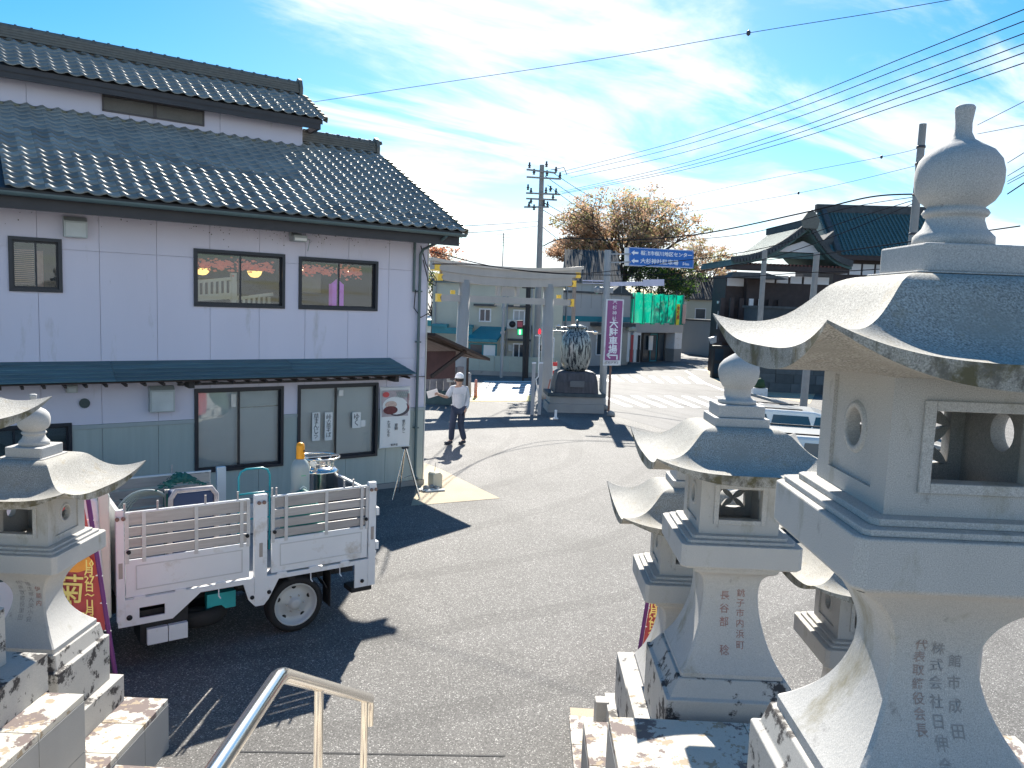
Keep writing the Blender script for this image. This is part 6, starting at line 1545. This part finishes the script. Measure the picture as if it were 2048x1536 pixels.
# ------------------------------------------------------------------ vegetation
def tree(name, label, base, height, rx, rz_lo, cols, nleaf, trunk_r=.3, seed=1, lean=(0, 0), nb=11, leaf=.16, shape=1.0, group=None):
    rnd = random.Random(seed); t = empty(name, label, 'tree', base, 0, group)
    tr = MB(); tips = []
    h0 = rz_lo * .8
    tr.tube([(0, 0, 0), (lean[0] * .2, 0, h0 * .5), (lean[0] * .4, lean[1] * .4, h0)], [trunk_r, trunk_r * .8, trunk_r * .62], 9)
    def br(p, d, l, r, lev):
        q = p + d * l * .5 + Vector((rnd.uniform(-.08, .08), rnd.uniform(-.08, .08), .04)) * l; e = q + (d + Vector((rnd.uniform(-.25, .25), rnd.uniform(-.25, .25), rnd.uniform(-.05, .22)))).normalized() * l * .5
        tr.tube([p, q, e], [r, r * .75, r * .5], 5 if lev else 7, cap=False)
        if lev >= 3 or r < .015: tips.append(e); return
        if lev >= 1: tips.append(q.lerp(e, .6))
        for k in range(3 if lev < 2 else 2):
            a = rnd.uniform(0, 6.28); s_ = rnd.uniform(.45, .85)
            nd_ = (d + Vector((math.cos(a) * s_, math.sin(a) * s_, rnd.uniform(-.15, .35)))).normalized()
            br(e, nd_, l * rnd.uniform(.55, .78), r * .55, lev + 1)
    P0_ = Vector((lean[0] * .4, lean[1] * .4, h0))
    for k in range(nb):
        a = 2 * math.pi * k / nb + rnd.uniform(-.3, .3); el = rnd.uniform(.25, 1.25) if k else 1.5
        d = Vector((math.cos(a) * math.cos(el), math.sin(a) * math.cos(el) * .8, math.sin(el)))
        l = (rx * math.cos(el) + (height - h0) * math.sin(el)) * .42 * rnd.uniform(.8, 1.1)
        br(P0_, d, l, trunk_r * .45, 0)
    tr.build('trunk', mat('tree_bark', (.07, .055, .045), .9, var=.2), t)
    k = 0; per = max(1, nleaf // max(1, len(tips)))
    mbs = [MB() for _ in cols]
    for tp in tips:
        ci = rnd.choices(range(len(cols)), weights=[c[3] for c in cols])[0]; sp = rnd.uniform(.35, .75) * rx * .14
        for j in range(per):
            c_ = tp + Vector((rnd.gauss(0, sp), rnd.gauss(0, sp), rnd.gauss(0, sp * .5))); s_ = leaf * rnd.uniform(.5, 1.2)
            u = Vector((rnd.gauss(0, 1), rnd.gauss(0, 1), rnd.gauss(0, .6))).normalized(); v = u.cross(Vector((rnd.gauss(0, 1), rnd.gauss(0, 1), rnd.gauss(0, 1)))).normalized()
            cc = ci if rnd.random() < .75 else rnd.randrange(len(cols))
            mbs[cc].add([c_ + u * s_, c_ + v * s_ * .6, c_ - u * s_, c_ - v * s_ * .6], [(0, 1, 2, 3)])
    for mb, c_ in zip(mbs, cols):
        if mb.v: mb.build('crown', c_[4], t, recalc=False)
    return t
def leafmat(name, col):
    mt = mat(name, col, .7, var=.25, scale=.8); nt_ = mt.node_tree
    if 'tl' in nt_.nodes: return mt
    b_ = nt_.nodes['Principled BSDF']; tl = nt_.nodes.new('ShaderNodeBsdfTranslucent'); tl.name = 'tl'; tl.inputs[0].default_value = (*[min(1, c * 1.6) for c in col], 1)
    mx = nt_.nodes.new('ShaderNodeMixShader'); mx.inputs[0].default_value = .45; nt_.links.new(b_.outputs[0], mx.inputs[1]); nt_.links.new(tl.outputs[0], mx.inputs[2]); nt_.links.new(mx.outputs[0], nt_.nodes['Material Output'].inputs[0]); return mt
c_or = (0, 0, 0, 4, leafmat('autumn_orange_leaf', (.40, .25, .16))); c_br = (0, 0, 0, 3, leafmat('autumn_brown_leaf', (.34, .25, .18))); c_gy = (0, 0, 0, 3, leafmat('autumn_yellow_green_leaf', (.29, .26, .12)))
c_g1 = (0, 0, 0, 3, leafmat('green_leaf', (.05, .09, .02))); c_g2 = (0, 0, 0, 3, leafmat('dark_green_leaf', (.025, .05, .02))); c_yg = (0, 0, 0, 1, leafmat('bright_green_leaf', (.13, .20, .02))); c_rd = (0, 0, 0, 3, leafmat('red_orange_leaf', (.32, .08, .03)))
def tb_(px, Y): v = at(px, 600, Y); return Vector((v.x, Y, 0))
def hgt(py, px, Y): return at(px, py, Y).z
tree('zelkova_tree', 'large sparse autumn tree with orange brown leaves rising behind the blue guide sign', tb_(1245, 78), hgt(425, 1262, 78), 5.3, hgt(530, 1262, 78), (c_or, c_br, c_gy), 17000, .42, 4, nb=18, leaf=.15)
tree('zelkova_tree', 'low spreading orange tree left of the large autumn tree, touching the utility pole', tb_(1165, 80), hgt(478, 1170, 80), 3.6, hgt(520, 1170, 80), (c_or, c_br), 12000, .25, 11, nb=10, leaf=.13)
tree('zelkova_tree', 'small half bare autumn tree between the blue guide sign and the temple roof', tb_(1398, 88), hgt(500, 1400, 88), 3.0, hgt(570, 1400, 88), (c_br, c_or, c_gy), 9000, .22, 21, nb=11, leaf=.12)
tree('maple_tree', 'red orange treetop peeping out past the corner of the restaurant', tb_(884, 70), hgt(510, 884, 70), 2.6, hgt(545, 884, 70), (c_rd, c_or), 2200, .2, 31, nb=8, leaf=.12)
tree('garden_tree', 'rounded green garden tree with a bright lime patch behind the netted shop', tb_(1335, 72), hgt(545, 1335, 72), 3.0, hgt(625, 1335, 72), (c_g1, c_g2, c_yg), 5000, .22, 41, nb=9, leaf=.12)
tree('garden_tree', 'dark evergreen growing behind the tiled hall roof', tb_(1275, 76), hgt(535, 1275, 76), 3.4, hgt(632, 1275, 76), (c_g2, c_g1), 5000, .22, 43, nb=9, leaf=.12)
tree('garden_tree', 'yellowing shrub tree beside the far left end of the torii beam', tb_(866, 52), hgt(556, 866, 52), 1.5, hgt(610, 866, 52), (c_gy, c_g1), 1600, .12, 47, nb=8, leaf=.10)
tree('garden_tree', 'grey green pine clump left of the tiled hall', tb_(1160, 74), hgt(520, 1160, 74), 1.6, hgt(560, 1160, 74), (c_g2, c_g1), 1800, .15, 51, nb=8, leaf=.12)
# ------------------------------------------------------------------ overhead cables
def cable(label, pts, r=.012, balls=(), group='overhead cables'):
    """pts: (px, py, Y) knots smoothed"""
    P_ = [at(*p) for p in pts]; out = []
    for i in range(len(P_) - 1):
        p0 = P_[max(i-1, 0)]; p1 = P_[i]; p2 = P_[i+1]; p3 = P_[min(i+2, len(P_)-1)]
        for k in range(10):
            t = k / 10; out.append(0.5 * ((2*p1) + (p2 - p0)*t + (2*p0 - 5*p1 + 4*p2 - p3)*t*t + (3*p1 - p0 - 3*p2 + p3)*t**3))
    out.append(P_[-1])
    t = empty('cable', label, 'cable', P_[0], 0, group)
    MB().tube([p - P_[0] for p in out], r, 5).build('wire', mat('cable_black', (.03, .03, .035), 1.0, var=0, spec=0), t)
    for b_ in balls: MB().lathe([(.01, -.07), (.05, -.035), (.05, .035), (.01, .07)], 8, at(*b_) - P_[0]).build('spacer', M_ins, t)
U = UY
ends = [(1122, 344, 18, 'topmost'), (1128, 349, 42, 'second'), (1142, 355, 67, 'third'), (1120, 384, 88, 'fourth'), (1124, 386, 106, 'fifth'), (1112, 390, 127, 'sixth')]
for (x, y, ye, wname) in ends:
    mx_, my_ = 1560, y + (ye - y) * (1560 - x) / (2048 - x) + 24
    cable('%s long power line swept from the utility pole to the upper right sky' % wname, [(x, y, U), (1340, y + (ye - y) * (1340 - x) / (2048 - x) + 20, U * .82), (mx_, my_ , U * .62), (1820, y + (ye - y) * (1820 - x) / (2048 - x) + 12, U * .45), (2080, ye - 12, U * .34)], .0115)
cable('lone thin wire with a grey ball crossing the sky high above the roofs', [(560, 214, 26), (900, 163, 24), (1200, 118, 22), (1497, 66, 20), (1760, 24, 18), (1990, -16, 16.5)], .008, [(1497, 66, 20)])
cable('thin wire with a ball, leaving the tall plain pole at its upper band', [(1838, 296, 30), (1763, 314, 32), (1500, 365, 42), (1250, 420, 60)], .009, [(1763, 314, 32)])
cable('thin wire with a dark bead, second from the top of the tall plain pole', [(1834, 331, 30), (1597, 386, 36), (1340, 430, 50)], .009, [(1597, 386, 36)])
cable('thick sagging cable running from the tall plain pole across to the utility pole', [(1838, 388, 30), (1740, 394, 31), (1600, 427, 33), (1400, 468, 37), (1250, 480, 40), (1130, 477, 42), (1086, 492, U)], .030)
cable('pale double cable just beneath the thick sagging one', [(1836, 393, 30), (1700, 415, 32), (1520, 462, 35), (1400, 478, 37), (1240, 488, 42)], .014)
cable('cable passing in front of the temple gable towards the blue guide sign', [(1835, 398, 30), (1700, 440, 30), (1560, 488, 31), (1440, 512, 31.2), (1340, 524, 31), (1240, 540, 31.0), (1140, 547, 30.5), (1000, 535, 27), (865, 503, 18.4)], .015)
cable('lower cable in front of the temple eaves and the torii lintel', [(1834, 404, 30), (1700, 460, 30), (1560, 510, 31), (1440, 535, 31.2), (1340, 548, 31), (1200, 550, 31), (1080, 545, 30), (960, 530, 25), (865, 528, 18.4)], .015)
cable('silvery cable sloping gently past the bare grey pole top', [(2040, 452, 20), (1800, 486, 26), (1630, 510, 33), (1500, 524, 38), (1390, 545, 44)], .018)
cable('silvery cable ending behind the cap block of the largest lantern', [(2040, 500, 20), (1785, 536, 26), (1600, 546, 33), (1440, 556, 38), (1230, 562, 44)], .018)
for k, (a_, b_, lab) in enumerate((((1090, 352), (1215, 432), 'upper'), ((1105, 345), (1230, 420), 'topmost'), ((1095, 370), (1205, 445), 'middle'), ((1088, 405), (1190, 455), 'lower'), ((1086, 420), (1170, 462), 'lowest'), ((1086, 455), (1180, 520), 'bottom'))):
    cable('%s short service wire dropping from the utility pole into the autumn tree' % lab, [(a_[0], a_[1], U), ((a_[0] + b_[0]) / 2, (a_[1] + b_[1]) / 2 + 3, U * 1.25), (b_[0], b_[1], U * 1.6)], .018)
cable('upper of two faint wires reaching left from the utility pole to the restaurant roof', [(1076, 443, U), (1000, 448, 36), (930, 452, 27), (905, 454, 19)], .010)
cable('lower of two faint wires reaching left from the utility pole to the restaurant roof', [(1076, 452, U), (1000, 461, 36), (930, 466, 27), (905, 468, 19)], .010)
cable('high wire at the far right beside the bulb finial', [(1955, 250, 24), (2048, 203, 20), (2090, 180, 18)], .009)
cable('wire right of the bulb finial below the high one', [(1955, 268, 26), (2060, 248, 20)], .009)
for k, (ya, yb) in enumerate(((310, 300), (336, 327), (347, 340), (352, 346), (372, 360))):
    cable(('first', 'second', 'third', 'fourth', 'fifth')[k] + ' dark bundle wire at the right edge behind the bulb finial', [(2015, ya + 16, 24), (2060, yb - 2, 19)], .018 if k == 4 else .010)
# ------------------------------------------------------------------ parked cars
M_carg = mat('car_glass', (0.02, 0.035, 0.04), .06, var=0, spec=.9)
M_carw = mat('white_car_paint', (0.80, 0.79, 0.75), .25, var=.01, coat=.8)
M_cars = mat('silver_car_paint', (0.60, 0.66, 0.68), .25, var=.01, coat=.8, metal=.2)
def car(label, pos, rz, paint, L_=4.4, W_=1.7, H_=1.6, van=False, name='parked_car'):
    t = empty(name, label, 'car', pos, rz, 'cars parked in the lot'); hl = L_ / 2; hw_ = W_ / 2
    zb = H_ * .56
    if van: low = [(-hl, .35), (-hl, zb), (-hl + .1, zb + .03), (hl - .75, zb + .03), (hl - .1, zb - .22), (hl, .55), (hl, .35)]; cab_ = [(-hl + .03, zb), (-hl + .12, H_ - .10), (-hl + .3, H_), (hl - 1.9, H_), (hl - 1.65, H_ - .06), (hl - .75, zb)]
    else: low = [(-hl, .35), (-hl, zb), (-hl + .15, zb + .03), (hl - 1.1, zb + .03), (hl - .15, zb - .15), (hl, .6), (hl, .35)]; cab_ = [(-hl + .15, zb), (-hl + .55, H_ - .06), (-hl + .85, H_), (hl - 2.1, H_), (hl - 1.9, H_ - .04), (hl - 1.1, zb)]
    def shell(p, w0, w1, zlo, zhi):
        b = MB(); vs = []; n = len(p)
        for s_ in (-1, 1):
            for x, z in p: f = (z - zlo) / (zhi - zlo); vs.append((x, s_ * (w0 + (w1 - w0) * f), z))
        b.add(vs, [tuple(range(n))[::-1], tuple(range(n, 2*n))] + [(i, (i+1) % n, n + (i+1) % n, n + i) for i in range(n)]); return b
    bd = shell(low, hw_, hw_ - .04, .35, zb).build('body', paint, t, bevel=.05, seg=3)
    ch_ = shell(cab_, hw_ - .06, hw_ - .20, zb, H_).build('cabin', paint, t, bevel=.06, seg=3)
    # side glass
    for s_ in (-1, 1):
        for (xa, xb) in ((-hl + .55, -hl + 1.45), (-hl + 1.52, -.05 + (.3 if van else 0)), (.02 + (.3 if van else 0), hl - (1.5 if van else 1.75))):
            if xb - xa < .2: continue
            ya, yb = hw_ - .058, hw_ - .185; z0_, z1_ = zb + .04, H_ - .12; f = lambda z: (hw_ - .06) + (-.14) * (z - zb) / (H_ - zb) + .008
            b = MB(); b.add([(xa - .05, s_ * f(z0_), z0_), (xb + .12, s_ * f(z0_), z0_), (xb - .05, s_ * f(z1_), z1_), (xa + .06, s_ * f(z1_), z1_)], [(0, 1, 2, 3)]); b.build('side_window', M_carg, t, recalc=False)
    (x1_, z1_), (x2_, z2_) = cab_[-1], cab_[-2]; o_ = .012
    MB().add([(x1_ - .02 + o_, -hw_ + .12, z1_ + .05), (x1_ - .02 + o_, hw_ - .12, z1_ + .05), (x2_ + .05 + o_, hw_ - .26, z2_ - .04), (x2_ + .05 + o_, -hw_ + .26, z2_ - .04)], [(0, 1, 2, 3)]).build('windscreen', M_carg, t, recalc=False)
    (x1_, z1_), (x2_, z2_) = cab_[0], cab_[1]
    MB().add([(x1_ + .0 - o_, -hw_ + .14, z1_ + .06), (x1_ + .0 - o_, hw_ - .14, z1_ + .06), (x2_ - o_, hw_ - .24, z2_ - .02), (x2_ - o_, -hw_ + .24, z2_ - .02)], [(0, 1, 2, 3)]).build('rear_window', M_carg, t, recalc=False)
    for sx in (-hl + .8, hl - .8):
        for s_ in (-1, 1):
            w_ = empty_part('wheel', t, (sx, s_ * (hw_ - .08), .31)); MB().lathe([(.2, -.09), (.30, -.09), (.31, -.06), (.31, .06), (.30, .09), (.2, .09), (.2, -.09)], 24, cap=False).build('tyre', M_blk, w_, rot=(R(90), 0, 0)); MB().lathe([(.2, -.05), (.19, .03), (.05, .05), (.01, .05)], 20).build('rim', M_steel, w_, rot=(R(90) * -s_, 0, 0))
    for s_ in (-1, 1):
        MB().box(hl - .04, hl + .012, s_ * (hw_ - .32) - .14, s_ * (hw_ - .32) + .14, .62, .76).build('headlight', mat('lamp_glass', (.7, .75, .78), .1), t); MB().box(-hl - .012, -hl + .03, s_ * (hw_ - .16) - .09, s_ * (hw_ - .16) + .09, .72, 1.0).build('tail_lamp', mat('tail_red', (.4, .02, .02), .3), t)
        MB().box(hl - 1.5, hl - 1.38, s_ * (hw_ + .10) - .09, s_ * (hw_ + .10) + .09, zb + .04, zb + .18).build('mirror', paint, t, bevel=.02)
        MB().bar((-hl + .6, s_ * (hw_ - .25), H_ + .035), (hl - 2.2, s_ * (hw_ - .25), H_ + .035), .03, .03).build('roof_rail', M_chas, t)
    return t
def cpos(px, py, z): p = gnd(px, py, z); return Vector((p.x, p.y, 0))
car('white minivan with dark glass parked furthest away behind the onion finial', cpos(1490, 826, 1.55) + Vector((1.7, 1.0, 0)), R(-14), M_carw, 4.5, 1.7, 1.6, True)
car('cream white van with dark side windows parked beyond the silver car', cpos(1690, 872, 1.75) + Vector((0, .2, 0)), R(-12), M_carw, 4.7, 1.75, 1.75, True)
car('silver car with a steep curved tail seen between the lantern roofs', cpos(1745, 905, 1.5) + Vector((0.1, 0, 0)), R(172), M_cars, 4.3, 1.7, 1.5)
# ------------------------------------------------------------------ pedestrian
def skin_mesh(name, joints, edges, rad, mt, parent, sub=2):
    me = bpy.data.meshes.new(name); me.from_pydata([Vector(j) for j in joints], edges, []); me.materials.append(mt)
    o = bpy.data.objects.new(name, me); COL.objects.link(o); o.parent = parent
    sk = o.modifiers.new('skin', 'SKIN'); sk.use_smooth_shade = True
    for v, r_ in zip(me.skin_vertices[0].data, rad): v.radius = (r_, r_) if isinstance(r_, (int, float)) else r_
    me.skin_vertices[0].data[0].use_root = True
    sb_ = o.modifiers.new('sub', 'SUBSURF'); sb_.levels = sub; sb_.render_levels = sub
    return o
pq = gnd(915, 889); pq.z = 0
pr = empty('person', 'pedestrian in a white cap, pale loose shirt and dark trousers striding past the restaurant', 'person', pq, R(8), None, 1.17)
M_skin = mat('skin', (.42, .27, .20), .6, var=.05); M_shirt = mat('pale_grey_shirt', (.52, .55, .58), .85, var=.12, scale=6, bump=.4, bscale=10, bdist=.02); M_trs = mat('navy_trousers', (.03, .045, .08), .85, var=.2)
# joints (x right, y away, z up); walks towards the left of the view
J_ = dict(pel=(0, 0, .93), sp=(0, 0, 1.12), ch=(.0, 0, 1.33), nk=(0, 0, 1.47), hd=(.0, -.01, 1.56), hd2=(0.0, -.01, 1.64),
          ls=(-.17, 0, 1.40), le=(-.30, -.10, 1.18), lw=(-.46, -.20, 1.25), lh=(-.53, -.23, 1.28), rs=(.17, 0, 1.40), re=(.22, .02, 1.12), rw=(.17, -.10, .90), rh=(.15, -.13, .83),
          lk=(-.15, -.06, .50), la=(-.16, .03, .09), lt=(-.30, -.02, .04), rk=(.06, .02, .50), ra=(.17, .06, .10), rt=(.05, .03, .03), lhp=(-.09, 0, .88), rhp=(.09, 0, .88))
kk = list(J_); ix = {k: i for i, k in enumerate(kk)}
E_ = [('pel', 'sp'), ('sp', 'ch'), ('ch', 'nk'), ('nk', 'hd'), ('hd', 'hd2'), ('ch', 'ls'), ('ls', 'le'), ('le', 'lw'), ('lw', 'lh'), ('ch', 'rs'), ('rs', 're'), ('re', 'rw'), ('rw', 'rh'), ('pel', 'lhp'), ('lhp', 'lk'), ('lk', 'la'), ('la', 'lt'), ('pel', 'rhp'), ('rhp', 'rk'), ('rk', 'ra'), ('ra', 'rt')]
rd = dict(pel=.12, sp=.115, ch=.13, nk=.055, hd=.085, hd2=.09, ls=.06, le=.045, lw=.032, lh=.035, rs=.06, re=.045, rw=.032, rh=.035, lk=.055, la=.04, lt=.035, rk=.055, ra=.04, rt=.035, lhp=.09, rhp=.09)
skin_mesh('body', [J_[k] for k in kk], [(ix[a], ix[b]) for a, b in E_], [rd[k] for k in kk], M_skin, pr)
def sub_skin(name, keys, edges, rr, mt): ii = {k: i for i, k in enumerate(keys)}; return skin_mesh(name, [J_[k] for k in keys], [(ii[a], ii[b]) for a, b in edges], rr, mt, pr)
J_['hem'] = (0, 0, .98); J_['nb'] = (0, 0, 1.43); J_['hml'] = (-.085, 0, .84); J_['hmr'] = (.085, 0, .84)
sub_skin('shirt', ['sp', 'ch', 'nb', 'hem', 'ls', 'le', 'rs', 're', 'rw', 'hml', 'hmr'], [('hem', 'hml'), ('hem', 'hmr'), ('hem', 'sp'), ('sp', 'ch'), ('ch', 'nb'), ('ch', 'ls'), ('ls', 'le'), ('ch', 'rs'), ('rs', 're'), ('re', 'rw')], [.155, .16, .085, .155, .085, .075, .085, .07, .06, .12, .12], M_shirt)
sub_skin('trousers', ['pel', 'lhp', 'lk', 'la', 'rhp', 'rk', 'ra'], [('pel', 'lhp'), ('lhp', 'lk'), ('lk', 'la'), ('pel', 'rhp'), ('rhp', 'rk'), ('rk', 'ra')], [.14, .115, .085, .075, .115, .085, .075], M_trs)
for a, b in (('la', 'lt'), ('ra', 'rt')):
    v, u_ = Vector(J_[a]), Vector(J_[b]); b_ = MB(); b_.bar(v + (v - u_) * .25 + Vector((0, 0, -.04)), u_ + (u_ - v) * .15 + Vector((0, 0, 0)), .10, .085); b_.build('shoe', mat('dark_shoe', (.03, .035, .05), .6), pr, bevel=.03)
cp_ = MB(); cp_.lathe([(.104, 0), (.108, .03), (.098, .08), (.06, .125), (.01, .14)], 18); cp_ = cp_.build('cap', mat('white_cap', (.78, .80, .80), .7), pr, (0, -.01, 1.655)); MB().prism([(-.07, -.05), (-.17, -.07), (-.20, 0), (-.17, .07), (-.07, .05)], 'z', 0, .012).build('cap_visor', mat('white_cap', (.78, .80, .80), .7), cp_)
MB().lathe([(.012, -.03), (.02, 0), (.01, .02)], 8).build('nose', M_skin, pr, (-.105, -.012, 1.60))
for s_ in (-1, 1): MB().lathe([(.001, 0), (.014, .0), (.001, .004)], 8).build('eye', M_chas, pr, (-.088, -.012 + s_ * .035, 1.625), (0, R(-90), 0))
MB().box(-.004, .004, -.025, .025, -.004, .004).build('mouth', mat('lip', (.30, .12, .10), .6), pr, (-.092, -.012, 1.565))
hm = MB(); hm.lathe([(.09, 0), (.098, .03), (.10, .06), (.098, .08)], 18); hm.build('hair', mat('dark_hair', (.02, .018, .016), .6), pr, (.008, -.008, 1.575))
for s_, hk in ((-1, 'lh'), (1, 'rh')):
    h_ = Vector(J_[hk])
    for k in range(4):
        d = Vector((-.045 if hk == 'lh' else 0, -.01, .0 if hk == 'lh' else -.045)); off = Vector((0, 0, .018 * (k - 1.5))) if hk == 'lh' else Vector((.0, .018 * (k - 1.5), 0))
        MB().tube([h_ + off, h_ + off + d, h_ + off + d * 1.6 + Vector((0, -.01, -.012))], [.009, .008, .006], 6).build('finger', M_skin, pr)
    MB().tube([h_ + Vector((0, -.03, .01)), h_ + Vector((-.02, -.05, .025))], [.010, .007], 6).build('thumb', M_skin, pr)
o = MB().box(-.16, .16, -.004, .004, -.11, .11).build('folded_paper', M_paper, None, pq + Vector((-.72, -.33, 1.50)), (R(20), R(-18), R(10))); tag(o, 'white sheet of paper held out in the hand of the pedestrian', 'paper')
